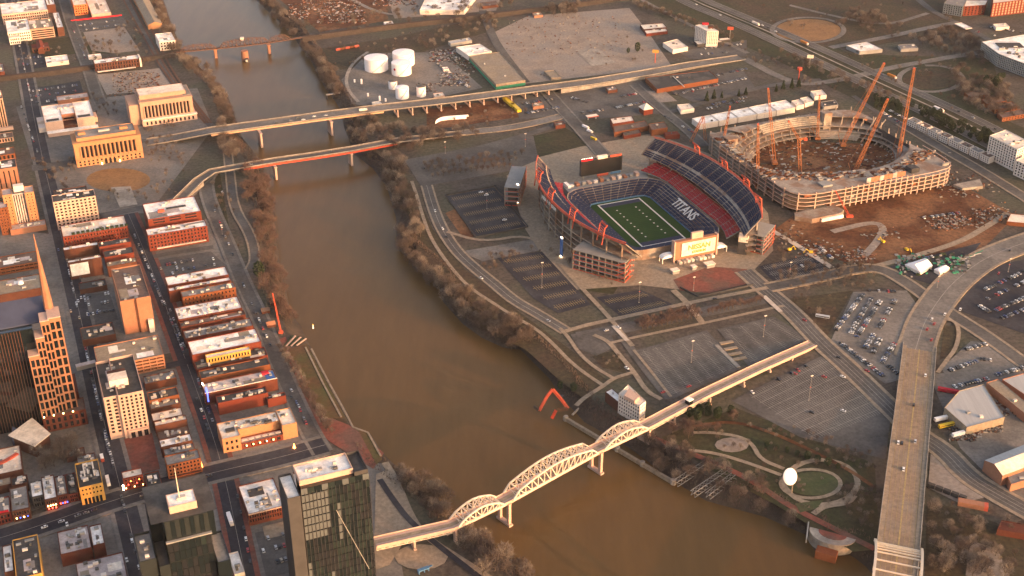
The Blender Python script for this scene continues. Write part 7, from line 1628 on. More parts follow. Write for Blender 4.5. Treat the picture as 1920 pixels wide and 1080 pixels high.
# red steel sculpture on the bank
p = G3(1040, 765, -3); t = thing('steel_sculpture', 'red steel arch sculpture leaning over the river bank', 'sculpture', p, 0)
for seg, m in ((((-14, -4, 0), (-7, 0, 13)), 'steel_coral'), (((-7, 0, 13), (-2, 2, 19)), 'steel_coral'), (((-2, 2, 19), (6, 0, 9)), 'steel_coral'), (((6, 0, 9), (12, -4, 2)), 'steel_coral'), (((-14, -4, 0), (-19, -3, 4)), 'dark_wall'), (((-3, -12, -3), (1, -9, 4)), 'steel_red'), (((1, -9, 4), (12, -4, 2)), 'steel_rust')):
    k = MB(); lattice(k, *seg, 1.9, 2.4, 1.0); k.bar(*seg, .8, .8); k.build('truss_segment', m, t)
# long mooring wall in the river
a, b = G3(1057, 786, WZ), G3(1266, 910, WZ); t = thing('mooring_wall', 'long tan mooring wall standing in the river below the footbridge', 'wall', a); d = b - a
MB().bar((0, 0, 1.2), (d.x, d.y, 1.2), 2.6, 4.5).build('wall', 'tan_path', t)
for f in (.02, .5, .72, .98): MB().cyl(d.x * f, d.y * f, -1, 4.6, 2.2, 2.2, 10).build('dolphin', 'concrete', t)
c = G3(1092, 762, WZ) - a; MB().bar((8, 4, 2), (c.x, c.y, 2), 1.6, 1.2).build('gangway', 'concrete', t)
def gantry(label, a, b, za, zb):
    A, B = G3(*a, za), G3(*b, zb); t = thing('steel_gantry', label, 'gantry', (A.x, A.y, 0), 0, 'old barge gantries on the bank'); k = MB(); lattice(k, (0, 0, za + 2), (B.x - A.x, B.y - A.y, zb + 3), 4.5, 4, 1.0); k.build('truss', 'steel_grey', t)
    for f in (.1, .6): q = A.lerp(B, f) - A; k = MB(); k.bar((q.x, q.y, WZ - 1), (q.x, q.y, za + (zb - za) * f + 1), .8); k.build('leg', 'steel_grey', t)
gantry('grey steel gantry on the east bank nearest the mooring wall', (1332, 868), (1266, 912), 0, -7); gantry('grey steel gantry, middle of three on the east bank', (1366, 884), (1298, 932), 0, -7); gantry('grey steel gantry farthest from the mooring wall', (1376, 896), (1326, 936), 0, -7)
# overlook terrace
p = G3(1560, 1004); t = thing('overlook', 'rounded stone overlook terrace on the east bank near the wide bridge', 'terrace', (p.x, p.y, 0), R(-25)); n = 12
MB().prism([(18 * math.cos(math.pi + math.pi * i / n), 14 * math.sin(math.pi + math.pi * i / n) + 2) for i in range(n + 1)], -9, .9).build('platform', 'concrete', t); MB().prism([(11 * math.cos(math.pi + math.pi * i / n), 8 * math.sin(math.pi + math.pi * i / n) + 2) for i in range(n + 1)], .91, 1.2).build('paving', 'red_paving', t); MB().box(-8, 8, -20, -12.2, -10, -3).build('landing', 'orange_brick', t); MB().bar((-20, 6, 0), (-17, -12, -2), 1, 5).build('wing_wall', 'grey_wall', t)
# white egg shaped sculpture in the park
p = G3(1484, 925); t = thing('egg_sculpture', 'large white egg shaped disc on a slim post in the park', 'sculpture', p, 0); mb = MB(); nu, nv = 20, 10; V = []
for j in range(nv + 1):
    for i in range(nu): th_, ph_ = 2 * math.pi * i / nu, math.pi * j / nv; V.append((8.2 * math.sin(ph_) * math.cos(th_), 2.4 * math.cos(ph_), 9.6 * math.sin(ph_) * math.sin(th_)))
F_ = [(j * nu + i, j * nu + (i + 1) % nu, (j + 1) * nu + (i + 1) % nu, (j + 1) * nu + i) for j in range(nv) for i in range(nu)]; mb.add(V, F_); o = mb.build('disc', 'tank_white', t, (-3, 0, 17)); o.rotation_euler = (R(-28), 0, R(12)); o.scale = (.74, .74, .74)
MB().cyl(0, 0, 0, 9, .6, .5, 8).build('post', 'tan_path', t)
# blue climbing frame and red heater at the lower edge
p = G3(795, 1072); t = thing('play_frame', 'light blue climbing frame at the lower edge', 'playground', p, R(30)); MB().box(-5, 4, -1.4, 1.4, 2.4, 3.4).build('platform', 'wall_blue', t); k = MB(); k.bar((4, 0, 3), (8, 3, .4), 1.6, .4); k.build('slide', 'wall_blue', t)
for x in (-4.5, 0, 3.5): MB().box(x - .3, x + .3, -1.2, 1.2, 0, 2.38).build('post', 'wall_blue', t)
p = G3(552, 841); t = thing('light_cone', 'glowing red orange light cone on the pavement by the terrace building', 'lamp', p, 0); MB().cyl(0, 0, .4, 5.4, 1.3, .1, 10).build('cone', 'lamp_orange', t); MB().cyl(0, 0, 0, .39, 1.5, 1.5, 10).build('base', 'dark_wall', t)
p = G3(587, 616, WZ); t = thing('channel_marker', 'small white channel marker floating in the river', 'buoy', p, 0); MB().cyl(0, 0, -.5, 4.5, .9, .6, 10).build('float', 'tank_white', t); MB().cyl(0, 0, 4.52, 5.6, .7, .2, 8).build('top_mark', 'yellow_metal', t)
# old log houses and stepped terrace on the downtown bank
for i, (x, y) in enumerate(((498, 586), (508, 612), (514, 570))):
    p = G3(x, y); t = thing('log_house', ('log house nearest the river street in the old fort', 'log house with orange gable at the lower end of the old fort', 'log house nearest the river in the old fort')[i], 'house', p, GA); MB().box(-4, 4, -3, 3, 0, 3.4).build('walls', 'brown_brick', t); MB().add([(-4.5, -3.5, 3.4), (4.5, -3.5, 3.4), (4.5, 3.5, 3.4), (-4.5, 3.5, 3.4), (-4.5, 0, 6), (4.5, 0, 6)], [(0, 1, 5, 4), (2, 3, 4, 5), (1, 2, 5), (3, 0, 4)]).build('roof', 'tan_brick' if i else 'brown_roof', t)
t = thing('river_steps', 'pale stone steps between the old fort and the riverfront lawn', 'steps', G3(548, 638), 0)
for i in range(6):
    a, b = G3(531 + i * 5.0, 651 - i * .6) - t.location, G3(549 + i * 5.0, 629 + i * 1.2) - t.location; MB().bar((a.x, a.y, .4 - i * .05), (b.x, b.y, .4 - i * .05), 1.4, .7).build('step', 'cream_stone' if i % 2 else 'evergreen', t)
for lab, line, m in (('pale retaining wall along the upper edge of the riverfront', [(573, 652), (606, 720), (640, 783)], 'tan_path'), ('pale retaining wall at the water edge of the riverfront', [(584, 655), (616, 717), (652, 782), (662, 802), (690, 812), (714, 856)], 'tan_path')):
    P = GP(line); k = MB()
    for a, b in zip(P, P[1:]): k.bar((*a, .3), (*b, .3), 1.6, 1.4)
    tag(k.build('retaining_wall', m), lab, 'wall')

# ---- small sheds and stores filling the far industrial blocks
for lab, px, h, wl, rf in (('tan shed nearest the railway embankment above the storage tanks', [(1002, 30), (1018, 28), (1013, 22), (998, 24)], 4, 'tan_brick', 'tan_roof'),
        ('long grey shed behind the tan warehouse', [(845, 82), (885, 75), (880, 70), (840, 77)], 5, 'grey_wall', 'metal_roof'),
        ('white cabin in the stony yard beside the tan warehouse', [(832, 130), (842, 129), (839, 125), (829, 126)], 4, 'white_wall', 'white_roof'),
        ('pale office hut in the tank yard beside the viaduct', [(700, 196), (716, 194), (712, 189), (697, 191)], 4, 'white_wall', 'cream_roof'),
        ('cream vaulted shed right behind the viaduct beside the tanks', [(815, 182), (834, 179), (830, 173), (812, 175)], 6, 'cream_stone', 'cream_roof'),
        ('grey roofed store on the corner of the viaduct car park', [(1140, 170), (1158, 167), (1153, 161), (1136, 164)], 5, 'brown_brick', 'grey_roof'),
        ('small brick shop beside the street below the viaduct', [(1042, 236), (1060, 233), (1056, 227), (1038, 230)], 5, 'brick', 'brown_roof'),
        ('dark roofed garage beside the long market halls', [(1545, 200), (1572, 196), (1566, 187), (1540, 191)], 5, 'grey_wall', 'dark_roof'),
        ('brown roofed motel wing below the motorway bend', [(1590, 212), (1620, 222), (1628, 217), (1598, 207)], 6, 'tan_brick', 'brown_roof'),
        ('grey roofed store beyond the white roofed motorway store', [(1690, 92), (1722, 90), (1714, 82), (1684, 84)], 5, 'grey_wall', 'grey_roof'),
        ('white roofed diner beside the far filling station canopy', [(1868, 52), (1893, 50), (1886, 43), (1862, 45)], 5, 'white_wall', 'cream_roof'),
        ('long brown shed in the storage yard at the top edge', [(905, 12), (935, 8), (930, 2), (900, 5)], 5, 'brown_brick', 'brown_roof'),
        ('small white shed beside the scrap yard', [(722, 46), (738, 44), (735, 39), (719, 41)], 4, 'white_wall', 'white_roof'),
        ('low tan workshop in the brown yard below the viaduct', [(1000, 200), (1020, 197), (1016, 191), (997, 194)], 5, 'tan_brick', 'tan_roof')): qbld(lab, px, h, wl, rf, 'shed', 'shed', 2)
# ================================================================== TREES, CARS, POLES
_ONES = 'zero one two three four five six seven eight nine ten eleven twelve thirteen fourteen fifteen sixteen seventeen eighteen nineteen'.split(); _TENS = '- - twenty thirty forty fifty sixty seventy'.split()
def number(k): return _ONES[k] if k < 20 else _TENS[k // 10] + ('-' + _ONES[k % 10] if k % 10 else '')
def twig_crown(seed, rx, rz, n, zc, w=.17, length=1.7, trunk_h=4.0, limbs=6):
    rg = random.Random(seed); tr = MB(); tr.cyl(0, 0, 0, trunk_h, .34, .22, 6); tips = []
    for i in range(limbs):
        a = 2 * math.pi * i / limbs + rg.uniform(-.4, .4); e = rg.uniform(.35, .85); q = (math.cos(a) * rx * e, math.sin(a) * rx * e, zc + rg.uniform(-.2, .7) * rz)
        tr.bar((0, 0, trunk_h * rg.uniform(.6, .98)), q, .2); tips.append(Vector(q))
    cr = MB(); clump = [Vector((rg.gauss(0, .5) * rx, rg.gauss(0, .5) * rx, zc + rg.gauss(0, .45) * rz)) for _ in range(9)] + tips
    for _ in range(n):
        c = rg.choice(clump); p = c + Vector((rg.gauss(0, .24) * rx, rg.gauss(0, .24) * rx, rg.gauss(0, .26) * rz))
        q = Vector((p.x / rx, p.y / rx, (p.z - zc) / rz))
        if q.length > 1.05: p = Vector((q.x / q.length * rx, q.y / q.length * rx, zc + q.z / q.length * rz))
        d = (p - Vector((0, 0, zc - rz * .8))).normalized() + Vector((rg.gauss(0, .5), rg.gauss(0, .5), rg.gauss(0, .4))); d.normalize(); s = d.cross(Vector((rg.gauss(0, 1), rg.gauss(0, 1), rg.gauss(0, 1)))).normalized() * w
        e = p + d * length * rg.uniform(.6, 1.4); k = len(cr.v); cr.v += [tuple(p - s), tuple(p + s), tuple(e)]; cr.f.append((k, k + 1, k + 2)); cr.m.append(0)
    return tr, cr
def leaf_crown(seed, rx, rz, n, zc, cone=False):
    rg = random.Random(seed); tr = MB(); tr.cyl(0, 0, 0, zc, .3, .15, 6); cr = MB()
    for _ in range(n):
        z = rg.uniform(-1, 1); rr = (1 - z) / 2 if cone else math.sqrt(max(0, 1 - z * z)); a = rg.uniform(0, 6.283); k_ = rg.uniform(.55, 1.0); p = Vector((math.cos(a) * rr * rx * k_, math.sin(a) * rr * rx * k_, zc + z * rz))
        n1 = Vector((rg.gauss(0, 1), rg.gauss(0, 1), rg.gauss(0, 1))).normalized(); n2 = n1.cross(Vector((rg.gauss(0, 1), rg.gauss(0, 1), rg.gauss(0, 1)))).normalized(); s = rg.uniform(.35, .8); k = len(cr.v); cr.v += [tuple(p + n1 * s), tuple(p + n2 * s), tuple(p - n1 * s * .7 - n2 * s * .5)]; cr.f.append((k, k + 1, k + 2)); cr.m.append(0)
    return tr, cr
BARE = [twig_crown(40 + i, 4.4 + .7 * (i % 3), 4.4 + .6 * (i % 2), 520 + 40 * i, 7.2 + .5 * (i % 3), .115, 2.3, 4.5, 9) for i in range(6)]
SMALL = [twig_crown(60 + i, 2.6, 2.6, 270, 4.2, .10, 1.5, 2.4, 6) for i in range(3)]
EVER = [leaf_crown(70 + i, 3.6, 4.6, 620, 6.0) for i in range(3)] + [leaf_crown(75, 2.0, 3.4, 420, 4.2, True)]
def protos(L, tag_, bark, crown): return [(t.mesh('trunk', bark), c.mesh('crown', crown)) for t, c in L]
mat('twig_grey', (0.185, 0.150, 0.128), (0.120, 0.095, 0.080), 0.25)
PB = protos(BARE, 'bare', 'bark', 'twig') + protos(BARE[1:5], 'grey', 'bark', 'twig_grey'); PR = protos(BARE[:3], 'red', 'bark', 'twig_red'); PS = protos(SMALL, 'small', 'bark', 'twig_red'); PE = protos(EVER, 'ever', 'bark', 'evergreen')
tr_rg = random.Random(99); N_TREES = [0]
def tree(p, z, P, label, group, sc=1.0, name='bare_tree', cat='tree'):
    t, c = tr_rg.choice(P); r = thing(name, label, cat, (p[0], p[1], z), tr_rg.uniform(0, 6.28), group); s = sc * tr_rg.uniform(.68, 1.28); r.scale = (s, s, s * tr_rg.uniform(.9, 1.15))
    obj('trunk', t, r); obj('crown', c, r); N_TREES[0] += 1
def inside(p, poly):
    c = False
    for i in range(len(poly)):
        (x0, y0), (x1, y1) = poly[i], poly[i - 1]
        if (y0 > p[1]) != (y1 > p[1]) and p[0] < (x1 - x0) * (p[1] - y0) / (y1 - y0) + x0: c = not c
    return c
WB = list(zip(Wl, Wt)); 
def ground_z(p):
    """height of the ground: banks slope down to the water"""
    best = 1e9; z = 0.0
    for L, T in ((Wl, Wt), (El, Et)):
        for (a, b), (ta, tb) in zip(zip(L, L[1:]), zip(T, T[1:])):
            ax, ay = b[0] - a[0], b[1] - a[1]; l2 = ax * ax + ay * ay
            f = max(0, min(1, ((p[0] - a[0]) * ax + (p[1] - a[1]) * ay) / l2)); q = (a[0] + ax * f, a[1] + ay * f); t = (ta[0] + (tb[0] - ta[0]) * f, ta[1] + (tb[1] - ta[1]) * f)
            d = math.hypot(p[0] - q[0], p[1] - q[1])
            if d < best: best = d; w = math.hypot(t[0] - q[0], t[1] - q[1]); s = ((p[0] - q[0]) * (t[0] - q[0]) + (p[1] - q[1]) * (t[1] - q[1])) / max(w * w, 1); z = max(-9.5, min(0.0, -10 + 10 * s))
    return z
def belt(label, poly, n, P, group, sc=1.0, mass=False, name='bare_tree', mind=4.0):
    Q = GP(poly, -2); xs = [q[0] for q in Q]; ys = [q[1] for q in Q]; got = []; tries = 0
    while len(got) < n and tries < n * 60:
        tries += 1; p = (tr_rg.uniform(min(xs), max(xs)), tr_rg.uniform(min(ys), max(ys)))
        if inside(p, Q) and all(math.dist(p, g) > mind for g in got): got.append(p)
    if not mass:
        for k, p in enumerate(sorted(got, key=lambda q: -q[1])): tree(p, ground_z(p), P, label + ', number %s from the top' % number(k + 1), group, sc, name)
    return got
MASS = []
def mass(poly, n, sc=1.0, kind=BARE): MASS.extend((p, sc, kind) for p in belt('', poly, n, None, '', mass=True, mind=4.5))
# near, countable trees
belt('bare tree on the bank below the glass tower', [(738, 862), (775, 880), (845, 945), (838, 985), (800, 970), (760, 915)], 22, PB, 'trees on the bank below the glass tower', 1.1)
belt('bare tree on the lower edge bank', [(866, 990), (905, 1005), (1000, 1075), (990, 1100), (900, 1085), (860, 1020)], 22, PB, 'trees on the bank at the lower edge', 1.1)
belt('bare tree in the belt below the stadium', [(752, 470), (790, 488), (860, 545), (940, 600), (1000, 635), (985, 650), (935, 640), (880, 605), (838, 560), (770, 490)], 62, PB, 'tree belt on the east bank below the stadium', 1.15)
belt('bare tree on the bank beside the walled lot', [(712, 310), (745, 300), (775, 380), (790, 450), (770, 480), (748, 460), (744, 400), (728, 345)], 46, PB, 'tree belt on the east bank north', 1.1)
belt('reddish bare tree on the downtown bank', [(452, 320), (498, 310), (512, 400), (524, 500), (535, 545), (520, 560), (490, 500), (470, 420)], 48, PR, 'tree belt on the downtown bank', 1.1)
belt('bare tree above the old fort', [(470, 510), (520, 560), (545, 600), (560, 612), (530, 600), (500, 560)], 14, PR, 'trees above the old fort', 1.0)
belt('shrubby bare tree by the gantries', [(1180, 820), (1240, 825), (1330, 868), (1420, 910), (1500, 965), (1510, 990), (1420, 955), (1330, 930), (1260, 890), (1210, 855)], 40, PB, 'trees on the east bank under the gantries', .9)
belt('bare tree round the park hollow', [(1240, 800), (1400, 790), (1440, 815), (1380, 815), (1260, 830)], 8, PR, 'trees round the park hollow', .8)
for i in range(8): tree(G(1437 + i * 19, 838 + i * 6.0), 0, PE[:3], 'round evergreen number %s from the hollow along the park path' % 'one two three four five six seven eight'.split()[i], 'evergreens along the park path', .75, 'evergreen_tree')
belt('dark evergreen beside the footbridge pier above the park', [(1285, 790), (1310, 772), (1370, 770), (1370, 785), (1300, 800)], 9, PE[:3], 'evergreens beside the footbridge', .95, name='evergreen_tree')
tree(G(1075, 735), 0, PE[:3], 'dark evergreen beside the red steel sculpture', None, 1.2, 'evergreen_tree'); tree(G(1050, 728), -2, PE[:3], 'small dark evergreen left of the red sculpture path', None, .8, 'evergreen_tree')
tree(G(487, 522), 0, PE[:3], 'single dark evergreen on the downtown bank', None, 1.4, 'evergreen_tree')
tree(G(1178, 100), 0, PE[:3], 'round dark evergreen in the cleared lot, nearer the river', None, 1.1, 'evergreen_tree'); tree(G(1195, 98), 0, PE[:3], 'round dark evergreen in the cleared lot, nearer the hotel', None, 1.2, 'evergreen_tree')
for i, (x, y) in enumerate(((1325, 190), (1338, 186), (1353, 184), (1385, 180), (1398, 178), (1455, 172), (1468, 168), (1484, 166), (1497, 164))): tree(G(x, y), 0, PE[3:], 'dark cone shaped tree number %s from the brewery along the market halls' % 'one two three four five six seven eight nine'.split()[i], 'cone trees beside the market halls', 1.5, 'cone_tree')
def rowtrees(label, a, b, n, P, group, sc=1.0):
    for i in range(n): f = (i + .5) / n; tree(G(a[0] + (b[0] - a[0]) * f + tr_rg.uniform(-1, 1), a[1] + (b[1] - a[1]) * f + tr_rg.uniform(-1, 1)), 0, P, label + ', number %s from the left' % number(i + 1), group, sc)
rowtrees('small bare tree in the upper stadium street row', (1190, 612), (1300, 588), 14, PS, 'tree row south of the stadium, west part', 1.3); rowtrees('small bare tree in the lower stadium street row', (1200, 620), (1310, 596), 12, PS, 'tree row south of the stadium, west part', 1.3)
rowtrees('small bare tree in the east stadium street row', (1325, 590), (1430, 566), 14, PS, 'tree row south of the stadium, east part', 1.3)
for k, (y0, y1) in enumerate(((312, 290), (322, 301), (333, 312))):
    for i in range(15): f = (i + .5) / 15; MASS.append((G(790 + k * 8 + (195 - k * 20) * f, y0 + (y1 - y0) * f), 1.2, SMALL))
for i in range(34): f = (i + .5) / 34; MASS.append((G(524 + 92 * f + (i % 2) * 8, 655 + 160 * f), 1.1, SMALL))
# the rest of the woods: one mass per scene
mass([(1462, 530), (1520, 505), (1640, 500), (1640, 545), (1560, 545), (1480, 555)], 60, .8, SMALL); mass([(1440, 470), (1470, 440), (1500, 470), (1470, 500)], 12, .8, SMALL)
mass([(650, 215), (760, 250), (880, 250), (900, 262), (760, 290), (700, 300), (660, 260)], 70); mass([(545, 60), (620, 130), (645, 195), (615, 165), (580, 105), (540, 55)], 45); mass([(500, 0), (560, 60), (540, 62), (470, -20)], 30); mass([(300, 10), (345, 90), (400, 130), (440, 215), (425, 245), (380, 170), (320, 110), (295, 40)], 70); mass([(400, 180), (430, 200), (450, 300), (420, 310)], 30)
mass([(560, 50), (760, 20), (960, 0), (960, 18), (760, 48), (600, 75)], 60, .8); mass([(760, 85), (860, 40), (940, 28), (930, 55), (820, 95)], 40, .7); mass([(1020, 20), (1090, 12), (1100, 25), (1030, 40)], 25, .9)
mass([(1180, 5), (1300, 45), (1400, 90), (1340, 60), (1200, 20)], 40, .7); mass([(1460, 100), (1640, 170), (1700, 200), (1640, 190), (1500, 130)], 40, .8); mass([(1570, 20), (1640, 30), (1700, 60), (1560, 60)], 40, .8); mass([(1780, 60), (1840, 80), (1850, 130), (1700, 80)], 60, .9); mass([(1790, 130), (1880, 160), (1920, 230), (1850, 220), (1780, 190)], 80, .9); mass([(1700, 200), (1780, 225), (1900, 280), (1860, 285), (1740, 230)], 60, .9, EVER[:3]); mass([(1640, 190), (1690, 200), (1690, 215), (1640, 205)], 14, .9, EVER[:3]); mass([(1840, 145), (1880, 150), (1880, 170), (1845, 165)], 8, 1.1, EVER[:3])
mass([(275, 262), (345, 255), (345, 330), (290, 340), (280, 300)], 34, .7, SMALL); mass([(200, 360), (290, 350), (330, 340), (330, 370), (260, 385), (200, 385)], 20, .8, SMALL); mass([(60, 862), (140, 838), (150, 870), (80, 890)], 18, .9); mass([(60, 300), (120, 330), (140, 370), (110, 360)], 16, .8, SMALL); mass([(150, 178), (220, 185), (225, 225), (160, 215)], 24, .8, SMALL); mass([(1380, 800), (1520, 810), (1640, 860), (1640, 890), (1500, 840)], 34, .7, SMALL); mass([(1560, 920), (1650, 920), (1640, 1000), (1600, 990)], 24, .8, SMALL); mass([(1740, 960), (1850, 1000), (1900, 1090), (1750, 1090)], 30, .9); mass([(870, 500), (960, 470), (1000, 480), (920, 510)], 14, .8, SMALL); mass([(1115, 680), (1170, 670), (1170, 700)], 8, .6, SMALL); mass([(150, 85), (215, 80), (215, 98), (160, 100)], 16, .8, SMALL); mass([(210, 60), (250, 40), (300, 120), (260, 100)], 24, .8, SMALL)
for poly, n, sc in (([(1300, -30), (1800, -40), (1790, 55), (1640, 80), (1460, 55)], 90, .8), ([(1240, 20), (1440, 105), (1600, 185), (1560, 190), (1400, 115), (1220, 30)], 50, .8), ([(1560, 100), (1850, 110), (1880, 180), (1800, 215), (1650, 150)], 60, .8), ([(575, 95), (740, 70), (900, 40), (800, 95), (640, 130)], 50, .7), ([(960, 160), (1200, 60), (1220, 120)], 10, .6), ([(150, 62), (262, 95), (300, 130), (180, 128)], 30, .8), ([(40, 60), (150, 100), (140, 125), (20, 130)], 26, .8), ([(270, 200), (350, 240), (300, 300), (270, 290)], 20, .8), ([(880, 490), (1080, 470), (1160, 545), (1000, 470)], 24, .8), ([(1745, 930), (1920, 990), (1920, 1080), (1760, 1080)], 26, .9), ([(1280, 800), (1640, 880), (1640, 1000), (1420, 900)], 36, .7), ([(800, 205), (1000, 195), (1000, 235), (800, 250)], 26, .7), ([(1480, 560), (1600, 548), (1545, 635)], 14, .7), ([(1440, 500), (1640, 495), (1640, 515), (1450, 530)], 26, .9), ([(60, 300), (140, 290), (150, 330), (90, 345)], 16, .8), ([(385, 330), (430, 330), (450, 470), (420, 460)], 16, .8)): mass(poly, n, sc, SMALL)
def grow_mass(name, label, kinds, mats):
    rg = random.Random(5); mb = MB()
    for p, sc, kind in MASS:
        if kind not in kinds: continue
        t, c = rg.choice(kind); a = rg.uniform(0, 6.28); ca, sa = math.cos(a), math.sin(a); s = sc * rg.uniform(.65, 1.3); z = ground_z(p)
        g_ = rg.choice((0, 0, 2))
        for src, mi in ((t, 1), (c, g_ if BARE in kinds else 0)):
            k = len(mb.v); mb.v += [(p[0] + s * (x * ca - y * sa), p[1] + s * (x * sa + y * ca), z + s * q) for x, y, q in src.v]; mb.f += [tuple(i + k for i in f) for f in src.f]; mb.m += [mi] * len(src.f)
    return tag(mb.build(name, mats), label, 'trees', kind='stuff')
grow_mass('bare_woods', 'far bare woods and thickets along verges, banks and embankments', (BARE, SMALL), ['twig', 'bark', 'twig_grey']); EV = EVER[:3]
MASS = [(p, s, EV if k == EV else k) for p, s, k in MASS]; grow_mass('evergreen_woods', 'dark evergreen belt along the motorway', (EV,), ['evergreen', 'bark'])
# undergrowth on both banks
def undergrowth():
    rg = random.Random(8); mb = MB()
    for L, T, rng_ in ((Wl, Wt, (0, 15)), (Wl, Wt, (23, 31)), (El, Et, (0, 38))):
        for i in range(*rng_):
            a, b, ta, tb = L[i], L[i + 1], T[i], T[i + 1]; ln = math.dist(a, b)
            for _ in range(int(ln * 9)):
                f, s = rg.random(), rg.uniform(.05, 1.35); p = (a[0] + (b[0] - a[0]) * f, a[1] + (b[1] - a[1]) * f); t = (ta[0] + (tb[0] - ta[0]) * f, ta[1] + (tb[1] - ta[1]) * f)
                x, y = p[0] + (t[0] - p[0]) * s, p[1] + (t[1] - p[1]) * s; z = min(0, -10 + 10 * s); h = rg.uniform(.8, 3.4); dx, dy = rg.gauss(0, .9), rg.gauss(0, .9); w = rg.uniform(.15, .5); k = len(mb.v)
                mb.v += [(x - w, y, z), (x + w, y + rg.uniform(-w, w), z), (x + dx, y + dy, z + h)]; mb.f.append((k, k + 1, k + 2)); mb.m.append(rg.choice((0, 0, 1)))
    tag(mb.build('undergrowth', ['twig', 'twig_red']), 'tangled brown undergrowth along both river banks', 'undergrowth', kind='stuff')
undergrowth()

# ---- cars
def car_mesh(c):
    mb = MB(); L, Wd = 4.6, 1.85
    mb.box(-L / 2, L / 2, -Wd / 2, Wd / 2, .28, .92, 0)
    v = [(-L * .42, -Wd * .47, .92), (L * .26, -Wd * .47, .92), (L * .26, Wd * .47, .92), (-L * .42, Wd * .47, .92), (-L * .30, -Wd * .40, 1.5), (L * .08, -Wd * .40, 1.5), (L * .08, Wd * .40, 1.5), (-L * .30, Wd * .40, 1.5)]
    mb.add(v, [(0, 1, 5, 4), (1, 2, 6, 5), (2, 3, 7, 6), (3, 0, 4, 7)], 1); mb.add(v[4:], [(0, 1, 2, 3)], 0)
    for x in (-L * .31, L * .31): mb.box(x - .34, x + .34, -Wd / 2 - .03, Wd / 2 + .03, 0, .62, 2)
    return mb.mesh('car', ['car_' + c, 'car_glass', 'dark_wall'])
COLS = ['white', 'silver', 'grey', 'black', 'red', 'blue', 'tan']; CW = [19, 12, 20, 34, 8, 6, 3]
CM = {c: car_mesh(c) for c in COLS}; car_rg = random.Random(55); N_CARS = [0]; EXTRA = []; CAR_MAX = 300
ORD = 'first second third fourth fifth sixth seventh eighth ninth tenth eleventh twelfth thirteenth fourteenth fifteenth sixteenth seventeenth eighteenth nineteenth twentieth twenty-first twenty-second twenty-third twenty-fourth twenty-fifth twenty-sixth'.split()
def car(p, z, a, label, group, col=None):
    c = col or car_rg.choices(COLS, CW)[0]
    if N_CARS[0] >= CAR_MAX: EXTRA.append((p, z, a, c)); return
    N_CARS[0] += 1; s = car_rg.uniform(1.0, 1.14)
    o = obj('car', CM[c], None, (p[0], p[1], z), a, (s, s, s * car_rg.uniform(1, 1.2))); tag(o, c + ' car ' + label, 'car', group)
def carrow(where, a, b, z=.5, fill=.88, pitch=2.9, turn=90, jitter=.25, row='', end='top', group=None):
    A, B = G(*a), G(*b); L = math.dist(A, B); n = max(1, int(L / pitch)); ang = math.atan2(B[1] - A[1], B[0] - A[0]) + R(turn); k = 0
    for i in range(n):
        if car_rg.random() > fill: continue
        f = (i + .5) / n; p = (A[0] + (B[0] - A[0]) * f + car_rg.uniform(-jitter, jitter), A[1] + (B[1] - A[1]) * f + car_rg.uniform(-jitter, jitter))
        car(p, z, ang + (math.pi if car_rg.random() < .5 else 0) + car_rg.uniform(-.04, .04), ('%s from the %s of %s %s' % (ORD[min(k, 25)], end, row, where)).replace(' of  along', ' along'), group or 'cars in ' + where); k += 1
GL = 'in the gravel lot'
carrow(GL, (1619, 552), (1566, 621), row='the westmost row'); carrow(GL, (1634, 560), (1594, 627), row='the second row'); carrow(GL, (1652, 563), (1606, 634), row='the third row'); carrow(GL, (1679, 563), (1647, 617), row='the fourth row', fill=.75)
carrow(GL, (1638, 628), (1621, 655), row='the short fifth row'); carrow(GL, (1651, 635), (1636, 664), row='the short sixth row'); carrow(GL, (1677, 645), (1653, 682), row='the seventh row'); carrow(GL, (1664, 686), (1684, 703), row='the corner row', end='left')
carrow(GL, (1575, 643), (1658, 708), row='the slanting row', end='left', fill=.95); carrow(GL, (1628, 546), (1680, 548), row='the top row', end='left')
WL = 'in the warehouse lot'
carrow(WL, (1809, 657), (1850, 646), row='the upper row', end='left'); carrow(WL, (1778, 697), (1832, 678), row='the middle row', end='left'); carrow(WL, (1836, 674), (1872, 678), row='the short row', end='left', fill=.7); carrow(WL, (1788, 727), (1853, 711), row='the lower row', end='left'); carrow(WL, (1866, 705), (1930, 688), row='the long right row', end='left')
CL = 'in the corner lot'
carrow(CL, (1832, 571), (1856, 587), row='the left edge', fill=.8); carrow(CL, (1846, 545), (1925, 508), row='the first row', end='left', fill=.72); carrow(CL, (1850, 562), (1925, 528), row='the second row', end='left', fill=.72); carrow(CL, (1862, 585), (1925, 558), row='the third row', end='left', fill=.72); carrow(CL, (1872, 600), (1925, 580), row='the fourth row', end='left', fill=.6)
BL_ = 'in the big striped lot'
carrow(BL_, (1400, 742), (1545, 672), row='the bridge row', end='left', fill=.28, turn=75)
for x, y, c in ((1545, 708, 'red'), (1580, 708, 'white'), (1522, 775, 'black'), (1581, 772, 'white'), (1490, 702, 'red')): car(G(x, y), .5, R(-30), 'standing alone in the big striped lot near pixel column %d' % x if False else 'standing alone in the big striped lot, ' + {1545: 'middle right', 1580: 'by the upper street', 1522: 'in the lower middle', 1581: 'by the lower right', 1490: 'in the upper middle'}[x], 'lone cars in the big striped lot', c)
KV = 'on the wide bridge'
for x, y, c, lab in ((1735, 705, 'white', 'highest up'), (1713, 760, 'black', 'in the second place'), (1684, 831, 'white', 'in the left lane beside a dark one'), (1691, 832, 'black', 'right beside a white one'), (1716, 829, 'silver', 'in the right lanes'), (1694, 881, 'white', 'lowest')):
    q = G(x, y, 7); f = (q[1] - 734.6) / 253.0; z = 13.5 - 10.0 * f; car(G(x, y, z), z + .12, R(71), lab + ' ' + KV, 'cars on the wide bridge', c)
